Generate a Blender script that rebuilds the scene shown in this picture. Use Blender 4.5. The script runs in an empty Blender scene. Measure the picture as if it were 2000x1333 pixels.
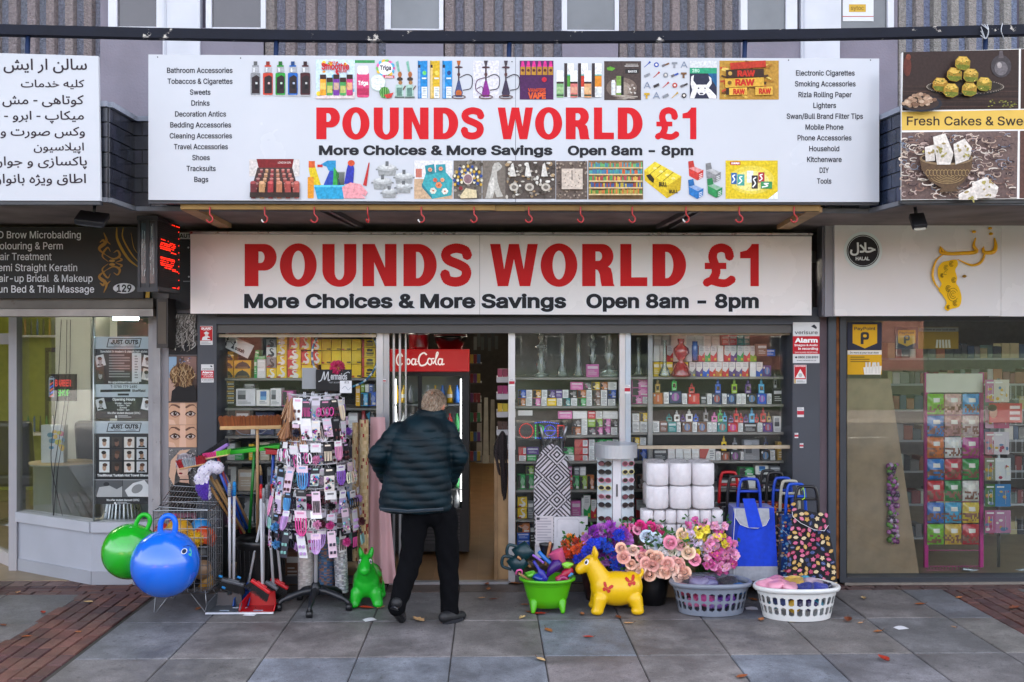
import bpy,bmesh,math,random,os,unicodedata
from mathutils import Vector,Matrix,geometry
S=bpy.context.scene
R=random.Random(7)
# ---------------------------------------------------------------- camera, sky, sun, exposure
F_PX,CAM_Z,CAM_Y,YAW=1944.0,2.05,-8.4,math.radians(1.32)
cd=bpy.data.cameras.new('camera');cam=bpy.data.objects.new('camera',cd)
S.collection.objects.link(cam);S.camera=cam
cam.location=(0,CAM_Y,CAM_Z);cam.rotation_euler=(math.radians(90),0,-YAW)
cd.lens=35.0;cd.sensor_width=36.0;cd.clip_end=500;cd.clip_start=.05
SUN_EL,SUN_AZ=math.radians(36),math.radians(18) # azimuth clockwise from +Y
w=bpy.data.worlds.new('World');S.world=w;w.use_nodes=True
nt=w.node_tree;bg=nt.nodes['Background']
sky=nt.nodes.new('ShaderNodeTexSky');sky.sky_type='NISHITA';sky.sun_disc=False
sky.sun_elevation=SUN_EL;sky.sun_rotation=SUN_AZ;sky.air_density=.55;sky.dust_density=7.0;sky.ozone_density=1.0
hs=nt.nodes.new('ShaderNodeHueSaturation');hs.inputs['Saturation'].default_value=.36;nt.links.new(sky.outputs[0],hs.inputs['Color']);nt.links.new(hs.outputs[0],bg.inputs[0]);bg.inputs[1].default_value=0.15
sl=bpy.data.lights.new('sun','SUN');sl.energy=3.5;sl.angle=math.radians(.6);sl.color=(1,.94,.86)
so=bpy.data.objects.new('sun',sl);S.collection.objects.link(so)
sd=Vector((math.sin(SUN_AZ)*math.cos(SUN_EL),math.cos(SUN_AZ)*math.cos(SUN_EL),math.sin(SUN_EL)))
so.rotation_euler=sd.to_track_quat('Z','Y').to_euler();so.location=sd*40
S.view_settings.view_transform='Standard';S.view_settings.look='None';S.view_settings.gamma=1
S.view_settings.exposure=3.32
S.render.engine='CYCLES'
S.cycles.use_denoising=True;S.cycles.max_bounces=7;S.cycles.diffuse_bounces=3;S.cycles.glossy_bounces=3
S.cycles.transparent_max_bounces=20;S.cycles.transmission_bounces=4;S.cycles.sample_clamp_indirect=4
S.cycles.caustics_reflective=False;S.cycles.caustics_refractive=False
# ---------------------------------------------------------------- helpers
cy,sy_=math.cos(YAW),math.sin(YAW)
def P(px,py,Y):
 "point of the plane y = Y seen at picture position (px, py)"
 a=(px-1000)/F_PX;b=(666.5-py)/F_PX
 t=(Y-CAM_Y)/(cy - a*sy_)
 return Vector((t*(sy_ + a*cy),Y,CAM_Z + t*b))
def G(px,py,z=0.0):
 "point of the level z seen at (px, py)"
 a=(px-1000)/F_PX;b=(666.5-py)/F_PX
 t=(z-CAM_Z)/b
 return Vector((t*(sy_ + a*cy),CAM_Y + t*(cy - a*sy_),z))
def YG(py):return G(1000,py).y
def SC(Y):return (Y-CAM_Y)/F_PX # metres per picture unit at depth Y
_cc={}
def c(h):
 if not isinstance(h,str):return h
 if h not in _cc:
  s=h.lstrip('#')
  if len(s) == 3:s=''.join(q*2 for q in s)
  v=[int(s[i:i+2],16)/255 for i in (0,2,4)]
  _cc[h]=tuple(q/12.92 if q <= .04045 else ((q+.055)/1.055)**2.4 for q in v)
 return _cc[h]
def jit(h,a=.12,rr=R):
 q=c(h);k=1 + rr.uniform(-a,a)
 return tuple(min(.95,x*k*(1+rr.uniform(-a,a)*.3)) for x in q)
def mixc(a,b,t):a,b=c(a),c(b);return tuple(x*(1-t)+y*t for x,y in zip(a,b))
MATS={}
def amat(name,rough=.5,metal=0.,spec=.5,bump=None,var=None,coat=0.,sheen=0.,emit=0.,wear=None,rvar=0.):
 "procedural material: the thing's own colour (attribute Col) varied by noise"
 if name in MATS:return MATS[name]
 m=bpy.data.materials.new(name);m.use_nodes=True;t=m.node_tree;n=t.nodes;L=t.links.new
 b=n['Principled BSDF'];at=n.new('ShaderNodeAttribute');at.attribute_name='Col'
 col=at.outputs['Color'];tc=n.new('ShaderNodeTexCoord');co=tc.outputs['Object']
 sc,am=var or (6,.10)
 nz=n.new('ShaderNodeTexNoise');nz.inputs['Scale'].default_value=sc;nz.inputs['Detail'].default_value=5;L(co,nz.inputs['Vector'])
 mr=n.new('ShaderNodeMapRange');mr.inputs[1].default_value=.3;mr.inputs[2].default_value=.7
 mr.inputs[3].default_value=1-am;mr.inputs[4].default_value=1+am*.6;L(nz.outputs[0],mr.inputs[0])
 mx=n.new('ShaderNodeMix');mx.data_type='RGBA';mx.blend_type='MULTIPLY';mx.inputs[0].default_value=1
 L(col,mx.inputs[6]);L(mr.outputs[0],mx.inputs[7]);col=mx.outputs[2]
 if wear: # (scale, threshold, hex)
  wn=n.new('ShaderNodeTexNoise');wn.inputs['Scale'].default_value=wear[0];wn.inputs['Detail'].default_value=6;wn.inputs['Roughness'].default_value=.65
  L(co,wn.inputs['Vector'])
  st=n.new('ShaderNodeMapRange');st.inputs[1].default_value=wear[1];st.inputs[2].default_value=wear[1]+.03;L(wn.outputs[0],st.inputs[0])
  m2=n.new('ShaderNodeMix');m2.data_type='RGBA';L(st.outputs[0],m2.inputs[0]);L(col,m2.inputs[6]);m2.inputs[7].default_value=(*c(wear[2]),1)
  col=m2.outputs[2]
 L(col,b.inputs['Base Color'])
 b.inputs['Roughness'].default_value=rough;b.inputs['Metallic'].default_value=metal
 b.inputs['Specular IOR Level'].default_value=spec;b.inputs['Coat Weight'].default_value=coat;b.inputs['Coat Roughness'].default_value=.12
 b.inputs['Sheen Weight'].default_value=sheen
 if rvar:
  r2=n.new('ShaderNodeMapRange');r2.inputs[1].default_value=.3;r2.inputs[2].default_value=.7
  r2.inputs[3].default_value=max(.03,rough-rvar);r2.inputs[4].default_value=min(1,rough+rvar);L(nz.outputs[0],r2.inputs[0]);L(r2.outputs[0],b.inputs['Roughness'])
 if emit:L(col,b.inputs['Emission Color']);b.inputs['Emission Strength'].default_value=emit
 if bump: # (scale, strength, distance)
  bn=n.new('ShaderNodeTexNoise');bn.inputs['Scale'].default_value=bump[0];bn.inputs['Detail'].default_value=4;L(co,bn.inputs['Vector'])
  bp=n.new('ShaderNodeBump');bp.inputs['Strength'].default_value=bump[1];bp.inputs['Distance'].default_value=bump[2]
  L(bn.outputs[0],bp.inputs['Height']);L(bp.outputs[0],b.inputs['Normal'])
 MATS[name]=m;return m
def glassmat(name,tint=(1,1,1),refl=1.0,rough=0.,body=0.,bodyc=(1,1,1),bump=None):
 "thin sheet: clear, with fresnel reflection and (body) a little cloudy film"
 m=bpy.data.materials.new(name);m.use_nodes=True;t=m.node_tree;n=t.nodes;L=t.links.new
 n.remove(n['Principled BSDF']);out=n['Material Output']
 tr=n.new('ShaderNodeBsdfTransparent');tr.inputs[0].default_value=(*tint,1)
 gl=n.new('ShaderNodeBsdfGlossy');gl.inputs['Roughness'].default_value=rough
 fr=n.new('ShaderNodeFresnel');fr.inputs[0].default_value=1.5
 mu=n.new('ShaderNodeMath');mu.operation='MULTIPLY';mu.inputs[1].default_value=refl;mu.use_clamp=True;L(fr.outputs[0],mu.inputs[0])
 base=tr.outputs[0]
 if body:
  df=n.new('ShaderNodeBsdfDiffuse');df.inputs[0].default_value=(*bodyc,1)
  m0=n.new('ShaderNodeMixShader');m0.inputs[0].default_value=body;L(base,m0.inputs[1]);L(df.outputs[0],m0.inputs[2]);base=m0.outputs[0]
  if body < .3:
   tc0=n.new('ShaderNodeTexCoord');n0=n.new('ShaderNodeTexNoise');n0.inputs['Scale'].default_value=3;n0.inputs['Detail'].default_value=6
   L(tc0.outputs['Object'],n0.inputs['Vector']);r0=n.new('ShaderNodeMapRange');r0.inputs[1].default_value=.35;r0.inputs[2].default_value=.75;r0.inputs[3].default_value=body*.4;r0.inputs[4].default_value=body*2
   L(n0.outputs[0],r0.inputs[0]);L(r0.outputs[0],m0.inputs[0])
 if bump:
  tc=n.new('ShaderNodeTexCoord');bn=n.new('ShaderNodeTexNoise');bn.inputs['Scale'].default_value=bump[0];bn.inputs['Detail'].default_value=3
  bp=n.new('ShaderNodeBump');bp.inputs['Strength'].default_value=bump[1];bp.inputs['Distance'].default_value=.02
  L(tc.outputs['Object'],bn.inputs['Vector']);L(bn.outputs[0],bp.inputs['Height']);L(bp.outputs[0],gl.inputs['Normal']);L(bp.outputs[0],fr.inputs['Normal'])
 ms=n.new('ShaderNodeMixShader');L(mu.outputs[0],ms.inputs[0]);L(base,ms.inputs[1]);L(gl.outputs[0],ms.inputs[2]);L(ms.outputs[0],out.inputs[0])
 MATS[name]=m;return m
PLASTIC=amat('plastic',.32,var=(5,.06));GLOSS=amat('glossy_plastic',.18,var=(4,.05),coat=.3)
MATTE=amat('matte',.8,var=(14,.14));PRINT=amat('print',.5,var=(9,.05),spec=.25);PHOTO=amat('photo_print',.5,var=(60,.28),spec=.25);SATINP=amat('carton',.45,var=(20,.08))
METAL=amat('metal',.35,metal=1,var=(18,.12),rvar=.12);WIREM=amat('wire',.3,metal=.85,var=(20,.1))
FABRIC=amat('fabric',.9,sheen=.25,bump=(140,.35,.004),var=(30,.14));SKIN=amat('skin',.55,var=(25,.08))
HAIRM=amat('hair',.6,bump=(160,.6,.004),var=(60,.25))
PAINT=amat('painted_metal',.45,var=(3,.10),bump=(30,.08,.003),wear=None,rvar=.1)
WOODM=amat('wood',.6,var=(7,.22),bump=(50,.2,.003));GLOW=amat('lamp',.5,emit=1.0)
LEAFM=amat('leaf',.6,var=(40,.25));FLOWER=amat('petal',.75,sheen=.2,var=(40,.12))
GLASS=glassmat('window_glass',(.97,.985,.98),.38,0,.006,(.6,.65,.68));CLEAR=glassmat('clear_plastic',(.97,.97,.97),.8,.08,.04,(.8,.8,.85),(25,.5))
BONGG=glassmat('coloured_glass',(.86,.93,.88),2.4,.04,.17,(.72,.84,.72))
FILM=glassmat('wrap_film',(.96,.96,.97),.4,.15,.008,(.9,.9,.95),(30,.6))
def tag(o,label=None,cat=None,group=None,kind=None):
 if label:o['label']=label
 if cat:o['category']=cat
 if group:o['group']=group
 if kind:o['kind']=kind
 return o
def thing(name,label,cat,loc=(0,0,0),group=None):
 o=bpy.data.objects.new(name,None);o.empty_display_size=.05;S.collection.objects.link(o);o.location=loc
 return tag(o,label,cat,group)
def gloc(o):
 v=Vector(o.location)
 while o.parent:o=o.parent;v += Vector(o.location)
 return v
class MB:
 "collects coloured faces in world coordinates; build() links them as ONE mesh object"
 def __init__(s):s.v=[];s.f=[];s.k=[];s.sm=[];s.mi=[];s.T=None;s.smooth=False;s.m=0
 def add(s,pts,faces,col,smooth=None):
  n=len(s.v);T=s.T
  s.v += [T @ Vector(p) if T else Vector(p) for p in pts]
  cc_=[c(q) for q in col] if isinstance(col,list) else None
  c1=None if cc_ else c(col)
  for i,q in enumerate(faces):
   s.f.append([n+j for j in q]);s.k.append(cc_[i] if cc_ else c1);s.sm.append(s.smooth if smooth is None else smooth);s.mi.append(s.m)
  return s
 def poly(s,pts,col):return s.add(pts,[list(range(len(pts)))],col)
 def box(s,x0,x1,y0,y1,z0,z1,col,front=None):
  p=[(x,y,z) for x in (x0,x1) for y in (y0,y1) for z in (z0,z1)]
  f=[[0,1,3,2],[4,6,7,5],[0,4,5,1],[2,3,7,6],[0,2,6,4],[1,5,7,3]]
  return s.add(p,f,[col,col,front or col,col,col,col],False)
 def rbox(s,cx,cy_,cz,wx,wy,wz,col,r=.01,rot=None):
  "box with chamfered edges, centre and size"
  old=s.T;M=Matrix.Translation((cx,cy_,cz)) @ (rot.to_4x4() if rot else Matrix.Identity(4));s.T=old @ M if old else M
  bm=bmesh.new();bmesh.ops.create_cube(bm,size=1)
  for q in bm.verts:q.co=Vector((q.co.x*wx,q.co.y*wy,q.co.z*wz))
  bmesh.ops.bevel(bm,geom=list(bm.edges),offset=min(r,.45*min(wx,wy,wz)),segments=2,affect='EDGES',profile=.5)
  bm.verts.index_update()
  s.add([tuple(q.co) for q in bm.verts],[[q.index for q in f.verts] for f in bm.faces],col);bm.free();s.T=old;return s
 def tube(s,pts,r,col,n=8,cap=True,closed=False,sx=1.):
  pts=[Vector(p) for p in pts];m=len(pts);rs=r if isinstance(r,(list,tuple)) else [r]*m
  up=Vector((0,0,1));V=[];prev=None
  for i,p in enumerate(pts):
   a=pts[(i-1) % m] if (closed or i) else p;b=pts[(i+1) % m] if (closed or i < m-1) else p
   d=(b-a).normalized() if (b-a).length > 1e-9 else Vector((0,0,1))
   if prev is None:u=d.orthogonal().normalized()
   else:
    u=prev - d*prev.dot(d);u=u.normalized() if u.length > 1e-6 else d.orthogonal().normalized()
   prev=u;v2=d.cross(u)
   for k in range(n):
    t=2*math.pi*k/n;V.append(p + (u*math.cos(t)*sx + v2*math.sin(t))*rs[i])
  Fc=[]
  for i in range(m if closed else m-1):
   j=(i+1) % m
   for k in range(n):Fc.append([i*n+k,i*n+(k+1) % n,j*n+(k+1) % n,j*n+k])
  if cap and not closed:Fc += [list(range(n))[::-1],[(m-1)*n+k for k in range(n)]]
  cl=col if not isinstance(col,list) else [q for q in col for _ in range(n)] + [col[-1]]*2
  return s.add(V,Fc,cl,n > 5)
 def lathe(s,prof,ctr,col,n=24,sx=1.,sy=1.,rot=None,smooth=True,arc=(0,2*math.pi)):
  "prof: list of (radius, z[, colour])"
  ctr=Vector(ctr);full=abs(arc[1]-arc[0]-2*math.pi) < 1e-6;m=n if full else n+1;V=[]
  for q in prof:
   for k in range(m):
    t=arc[0]+(arc[1]-arc[0])*k/n;p=Vector((q[0]*math.cos(t)*sx,q[0]*math.sin(t)*sy,q[1]))
    V.append((rot @ p if rot else p)+ctr)
  Fc=[];cl=[]
  for i in range(len(prof)-1):
   for k in range(n):
    a=k;b=(k+1) % m
    Fc.append([i*m+a,i*m+b,(i+1)*m+b,(i+1)*m+a]);cl.append(prof[i][2] if len(prof[i]) > 2 else col)
  return s.add(V,Fc,cl,smooth)
 def ball(s,ctr,r,col,nu=20,nv=12,rot=None,fn=None):
  rx,ry,rz=r if isinstance(r,(tuple,list)) else (r,r,r);ctr=Vector(ctr);V=[];Fc=[];cl=[]
  for i in range(nv+1):
   a=math.pi*i/nv
   for k in range(nu):
    t=2*math.pi*k/nu;p=Vector((math.sin(a)*math.cos(t)*rx,math.sin(a)*math.sin(t)*ry,math.cos(a)*rz))
    V.append((rot @ p if rot else p)+ctr)
  for i in range(nv):
   for k in range(nu):
    Fc.append([i*nu+k,(i+1)*nu+k,(i+1)*nu+(k+1) % nu,i*nu+(k+1) % nu]);cl.append(fn((k+.5)/nu,(i+.5)/nv) if fn else col)
  return s.add(V,Fc,cl,True)
 def grid(s,fn,nu,nv,col,smooth=True,cf=None):
  V=[fn(i/nu,j/nv) for j in range(nv+1) for i in range(nu+1)]
  Fc=[[j*(nu+1)+i,j*(nu+1)+i+1,(j+1)*(nu+1)+i+1,(j+1)*(nu+1)+i] for j in range(nv) for i in range(nu)]
  cl=[cf((i+.5)/nu,(j+.5)/nv) for j in range(nv) for i in range(nu)] if cf else col
  return s.add(V,Fc,cl,smooth)
 def prism(s,pts,d,col,side=None):
  "extrude planar 3-D polygon by vector d"
  n=len(pts);d=Vector(d);V=[Vector(p) for p in pts];V += [p+d for p in V]
  Fc=[list(range(n)),[2*n-1-i for i in range(n)]] + [[i,i+n,(i+1) % n+n,(i+1) % n] for i in range(n)]
  return s.add(V,Fc,[col,col]+[side or col]*n,False)
 def build(s,name,mat,parent=None,label=None,cat=None,group=None,kind=None,origin=None):
  me=bpy.data.meshes.new(name)
  if parent is not None:o0=gloc(parent)
  elif origin is not None:o0=Vector(origin)
  else:
   xs=[p.x for p in s.v];ys=[p.y for p in s.v];zs=[p.z for p in s.v]
   o0=Vector(((min(xs)+max(xs))/2,(min(ys)+max(ys))/2,min(zs)))
  me.from_pydata([tuple(p-o0) for p in s.v],[],s.f)
  ca=me.color_attributes.new('Col','FLOAT_COLOR','CORNER');buf=[]
  for f,k in zip(s.f,s.k):buf += [k[0],k[1],k[2],1.0]*len(f)
  ca.data.foreach_set('color',buf)
  me.polygons.foreach_set('use_smooth',s.sm)
  for q in (mat if isinstance(mat,(list,tuple)) else [mat]):me.materials.append(q)
  me.polygons.foreach_set('material_index',s.mi);me.update()
  o=bpy.data.objects.new(name,me);S.collection.objects.link(o)
  if parent is not None:o.parent=parent
  else:o.location=o0
  return tag(o,label,cat,group,kind)
def dup(o,d=(0,0,0),parent=None,label=None,group=None):
 q=o.copy();S.collection.objects.link(q)
 if parent is not None:q.parent=parent
 else:q.location=Vector(o.location)+Vector(d)
 if label:q['label']=label
 if group:q['group']=group
 for ch in list(o.children):dup(ch,parent=q)
 return q
# ---- lettering
FD=bpy.utils.system_resource('DATAFILES',path='fonts')
def font(k):
 try:
  for f in sorted(os.listdir(FD)):
   if f.startswith(k):return bpy.data.fonts.load(os.path.join(FD,f))
 except Exception:pass
 return None
INTER,ARAB=font('Inter'),font('NotoSansArabic')
_tcache={}
def fill_loops(loops):
 "non-zero union of closed 2-D loops -> verts, triangles (no overlapping faces)"
 V=[];E=[]
 for lp in loops:
  n=len(V);V += [Vector(p) for p in lp];E += [(n+i,n+(i+1) % len(lp)) for i in range(len(lp))]
 r=geometry.delaunay_2d_cdt(V,E,[],0,1e-6);vv,ff=r[0],r[2];out=[]
 bb=[(min(p[0] for p in l),max(p[0] for p in l),min(p[1] for p in l),max(p[1] for p in l)) for l in loops]
 for t in ff:
  x=sum(vv[i].x for i in t)/len(t);y=sum(vv[i].y for i in t)/len(t);wn=0
  for l,b in zip(loops,bb):
   if not (b[0] <= x <= b[1] and b[2] <= y <= b[3]):continue
   px_,py_=l[-1]
   for qx,qy in l:
    if (py_ <= y) != (qy <= y):
     d=(qx-px_)*(y-py_)-(x-px_)*(qy-py_)
     if qy > py_:
      if d > 0:wn += 1
     elif d < 0:wn -= 1
    px_,py_=qx,qy
  if wn:out.append(list(t))
 return [(p.x,p.y) for p in vv],out
def grow(l,d):
 "move a closed outline outwards by d (mitred)"
 q=[p for i,p in enumerate(l) if abs(p[0]-l[i-1][0])+abs(p[1]-l[i-1][1]) > 1e-5];n=len(q);out=[]
 for i in range(n):
  (ax,ay),(bx,by),(ex,ey)=q[i-1],q[i],q[(i+1) % n]
  l1=math.hypot(bx-ax,by-ay);l2=math.hypot(ex-bx,ey-by)
  n1=((by-ay)/l1,-(bx-ax)/l1);n2=((ey-by)/l2,-(ex-bx)/l2);sx,sy2=n1[0]+n2[0],n1[1]+n2[1];k=sx*sx+sy2*sy2
  k=2/max(k,.5);out.append((bx+sx*k*d,by+sy2*k*d))
 return out
def glyphs(s,fnt,off,res):
 key=(s,fnt.name if fnt else '',off,res)
 if key in _tcache:return _tcache[key]
 cu=bpy.data.curves.new('t','FONT');cu.body=s;cu.size=1;cu.fill_mode='NONE';cu.resolution_u=res
 if fnt:cu.font=fnt
 ob=bpy.data.objects.new('t',cu);S.collection.objects.link(ob)
 dg=bpy.context.evaluated_depsgraph_get();me=bpy.data.meshes.new_from_object(ob.evaluated_get(dg))
 pts=[(q.co.x,q.co.y) for q in me.vertices];nx={}
 for e in me.edges:a,b=e.vertices;nx.setdefault(a,[]).append(b);nx.setdefault(b,[]).append(a)
 seen=set();loops=[]
 for i in range(len(pts)):
  if i in seen or i not in nx:continue
  lp=[i];seen.add(i);cur=i
  while True:
   q=[j for j in nx[cur] if j not in seen]
   if not q:break
   cur=(cur+1) if (cur+1) in q else q[0];seen.add(cur);lp.append(cur)
  if len(lp) > 2:loops.append([pts[j] for j in lp])
 bpy.data.objects.remove(ob);bpy.data.curves.remove(cu);bpy.data.meshes.remove(me)
 if off and loops:
  sg=1 if sum(l[i-1][0]*l[i][1]-l[i][0]*l[i-1][1] for l in loops for i in range(len(l))) > 0 else -1
  loops=[grow(l,off*sg) for l in loops]
 r=fill_loops(loops) if loops else ([],[])
 _tcache[key]=r;return r
_af={}
for _u in list(range(0xFB50,0xFE00))+list(range(0xFE70,0xFEFF)):
 _d=unicodedata.decomposition(chr(_u)).split()
 if _d and _d[0] in ('<isolated>','<final>','<initial>','<medial>') and all(len(x) == 4 for x in _d[1:]):
  _af.setdefault((''.join(chr(int(x,16)) for x in _d[1:]),{'isolated':'s','final':'f','initial':'i','medial':'m'}[_d[0][1:-1]]),chr(_u))
def persian(s):
 "joined letter shapes in visual (left to right) order"
 s=s.replace('لا','\ue000');ch=lambda q:'لا' if q == '\ue000' else q;out=[]
 nxt=lambda q:(ch(q),'i') in _af;prv=lambda q:(ch(q),'f') in _af
 for i,q in enumerate(s):
  p=i > 0 and nxt(s[i-1]) and prv(q);n_=i < len(s)-1 and nxt(q) and prv(s[i+1])
  out.append(_af.get((ch(q),'m' if p and n_ else 'f' if p else 'i'),ch(q)) if (p or n_) else _af.get((ch(q),'s'),ch(q)))
 return ''.join(reversed(out))
class Pr:
 "flat printing given in picture units on the plane y = Y (or through mapf), each shape a hair in front of the last"
 def __init__(s,mb,Y=0.,mapf=None,step=.00035,lift=.0012):
  s.mb=mb;s.Y=Y;s.n=0;s.step=step;s.lift=lift;s.mapf=mapf or (lambda x,y,d:P(x,y,s.Y-d))
 def d(s):s.n += 1;return s.lift+s.n*s.step
 def poly(s,pts,col,d=None):
  d=d or s.d()
  if len(pts) > 4:
   v,t=fill_loops([pts]);s.mb.add([s.mapf(x,y,d) for x,y in v],t,col,False)
  else:s.mb.poly([s.mapf(x,y,d) for x,y in pts],col)
  return s
 def loops(s,loops,col):v,t=fill_loops(loops);d=s.d();s.mb.add([s.mapf(x,y,d) for x,y in v],t,col,False);return s
 def rect(s,x0,y0,x1,y1,col,rot=0,d=None):
  p=[(x0,y1),(x1,y1),(x1,y0),(x0,y0)]
  if rot:
   a=math.radians(rot);mx,my=(x0+x1)/2,(y0+y1)/2
   p=[(mx+(x-mx)*math.cos(a)-(y-my)*math.sin(a),my+(x-mx)*math.sin(a)+(y-my)*math.cos(a)) for x,y in p]
  return s.poly(p,col,d)
 def ell(s,cx,cy_,rx,ry,col,n=16,a0=0,a1=360,rot=0,d=None):
  full=a1-a0 >= 360;k=n if full else n+1;p=[];q=math.radians(rot)
  for i in range(k):
   t=math.radians(a0+(a1-a0)*i/n);x,y=rx*math.cos(t),-ry*math.sin(t)
   p.append((cx+x*math.cos(q)-y*math.sin(q),cy_+x*math.sin(q)+y*math.cos(q)))
  d=d or s.d();s.mb.poly([s.mapf(x,y,d) for x,y in p],col);return s
 def rrect(s,x0,y0,x1,y1,r,col):
  p=[]
  for ax,ay,a in ((x1-r,y0+r,0),(x0+r,y0+r,90),(x0+r,y1-r,180),(x1-r,y1-r,270)):
   p += [(ax+r*math.cos(math.radians(a+t)),ay-r*math.sin(math.radians(a+t))) for t in (0,30,60,90)]
  d=s.d();s.mb.poly([s.mapf(x,y,d) for x,y in p],col);return s
 def line(s,pts,w,col,taper=False,closed=False):
  s.poly2(stroke(pts,w,taper,closed),col);return s
 def poly2(s,quads,col):
  d=s.d();v,t=fill_loops(quads);s.mb.add([s.mapf(x,y,d) for x,y in v],t,col,False)
 def text(s,t,x0,x1,y0,y1,col,off=0.,fnt=INTER,res=3,fit=True):
  "ink box x0..x1, y0 (top)..y1 (bottom)"
  v,tr=glyphs(t,fnt,off,res)
  if not v:return s
  a,b=min(p[0] for p in v),max(p[0] for p in v);e,f=min(p[1] for p in v),max(p[1] for p in v)
  kx=(x1-x0)/(b-a);ky=(y1-y0)/(f-e);d=s.d()
  s.mb.add([s.mapf(x0+(p[0]-a)*kx,y1-(p[1]-e)*ky,d) for p in v],tr,col,False);return s
def stroke(pts,w,taper=False,closed=False):
 "outline loops (one quad per segment, a small disc per joint) of a thick line"
 out=[];m=len(pts);W=w if isinstance(w,(list,tuple)) else [w*(1-.8*abs(2*i/(m-1)-1)) if taper else w for i in range(m)]
 for i in range(m if closed else m-1):
  (ax,ay),(bx,by)=pts[i],pts[(i+1) % m];L_=math.hypot(bx-ax,by-ay) or 1;nx,ny=-(by-ay)/L_,(bx-ax)/L_;wa,wb=W[i]/2,W[(i+1) % m]/2
  q=[(ax+nx*wa,ay+ny*wa),(ax-nx*wa,ay-ny*wa),(bx-nx*wb,by-ny*wb),(bx+nx*wb,by+ny*wb)]
  out.append(q)
  if (closed or i > 0):out.append([(ax+wa*math.cos(t*math.pi/4),ay-wa*math.sin(t*math.pi/4)) for t in range(8)])
 def ccw(q):return sum(q[i-1][0]*q[i][1]-q[i][0]*q[i-1][1] for i in range(len(q))) > 0
 return [q if ccw(q) else q[::-1] for q in out]
def arc(cx,cy_,rx,ry,a0,a1,n=12):return [(cx+rx*math.cos(math.radians(a0+(a1-a0)*i/n)),cy_-ry*math.sin(math.radians(a0+(a1-a0)*i/n))) for i in range(n+1)]
def bez(p,n=8):
 "smooth curve through points (Catmull-Rom)"
 p=[Vector(q) for q in p];out=[]
 for i in range(len(p)-1):
  a=p[i-1] if i else p[0]*2-p[1];b,d=p[i],p[i+1];e=p[i+2] if i+2 < len(p) else p[-1]*2-p[-2]
  for k in range(n):
   t=k/n;out.append(.5*((2*b)+(d-a)*t+(2*a-5*b+4*d-e)*t*t+(3*b-a-3*d+e)*t**3))
 out.append(p[-1]);return out
def bez2(p,n=8):return [(q.x,q.y) for q in bez([(x,y,0) for x,y in p],n)]
NTH=['leftmost','second from left','third from left','fourth from left','fifth from left','sixth from left','seventh from left','eighth from left','ninth from left','tenth from left',
       'eleventh from left','twelfth from left','thirteenth from left','fourteenth from left','fifteenth from left','sixteenth from left','seventeenth from left','eighteenth from left','nineteenth from left','twentieth from left']

def capsule(mb,p0,p1,r0,r1,sx=1.,n=14):
 "tapered limb with round ends"
 p0,p1=Vector(p0),Vector(p1);d=(p1-p0).normalized();pts=[];rs=[]
 for k in range(4):a=math.pi/2*(1-k/4);pts.append(p0-d*r0*math.sin(a));rs.append(max(.001,r0*math.cos(a)))
 pts += [p0,p1];rs += [r0,r1]
 for k in range(1,5):a=math.pi/2*k/4;pts.append(p1+d*r1*math.sin(a));rs.append(max(.001,r1*math.cos(a)))
 mb.tube(pts,rs,'#888',n,sx=sx)
def blob(mb,voxel,smooth=4,disp=None,colf=None,col='#888'):
 "fuse the overlapping pieces of mb into one smooth skin and return it as a new MB"
 me=bpy.data.meshes.new('t');me.from_pydata([tuple(p) for p in mb.v],[],mb.f);me.update()
 ob=bpy.data.objects.new('t',me);S.collection.objects.link(ob)
 m=ob.modifiers.new('r','REMESH');m.mode='VOXEL';m.voxel_size=voxel
 if smooth:q=ob.modifiers.new('s','SMOOTH');q.iterations=smooth;q.factor=.5
 m2=bpy.data.meshes.new_from_object(ob.evaluated_get(bpy.context.evaluated_depsgraph_get()))
 V=[v.co.copy() for v in m2.vertices];N=[v.normal.copy() for v in m2.vertices];Fc=[list(f.vertices) for f in m2.polygons]
 bpy.data.objects.remove(ob);bpy.data.meshes.remove(me);bpy.data.meshes.remove(m2)
 if disp:V=[v+n*disp(v,n) for v,n in zip(V,N)]
 out=MB();cl=[colf(sum((V[i] for i in f),Vector())/len(f)) for f in Fc] if colf else col
 return out.add(V,Fc,cl,True)
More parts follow.
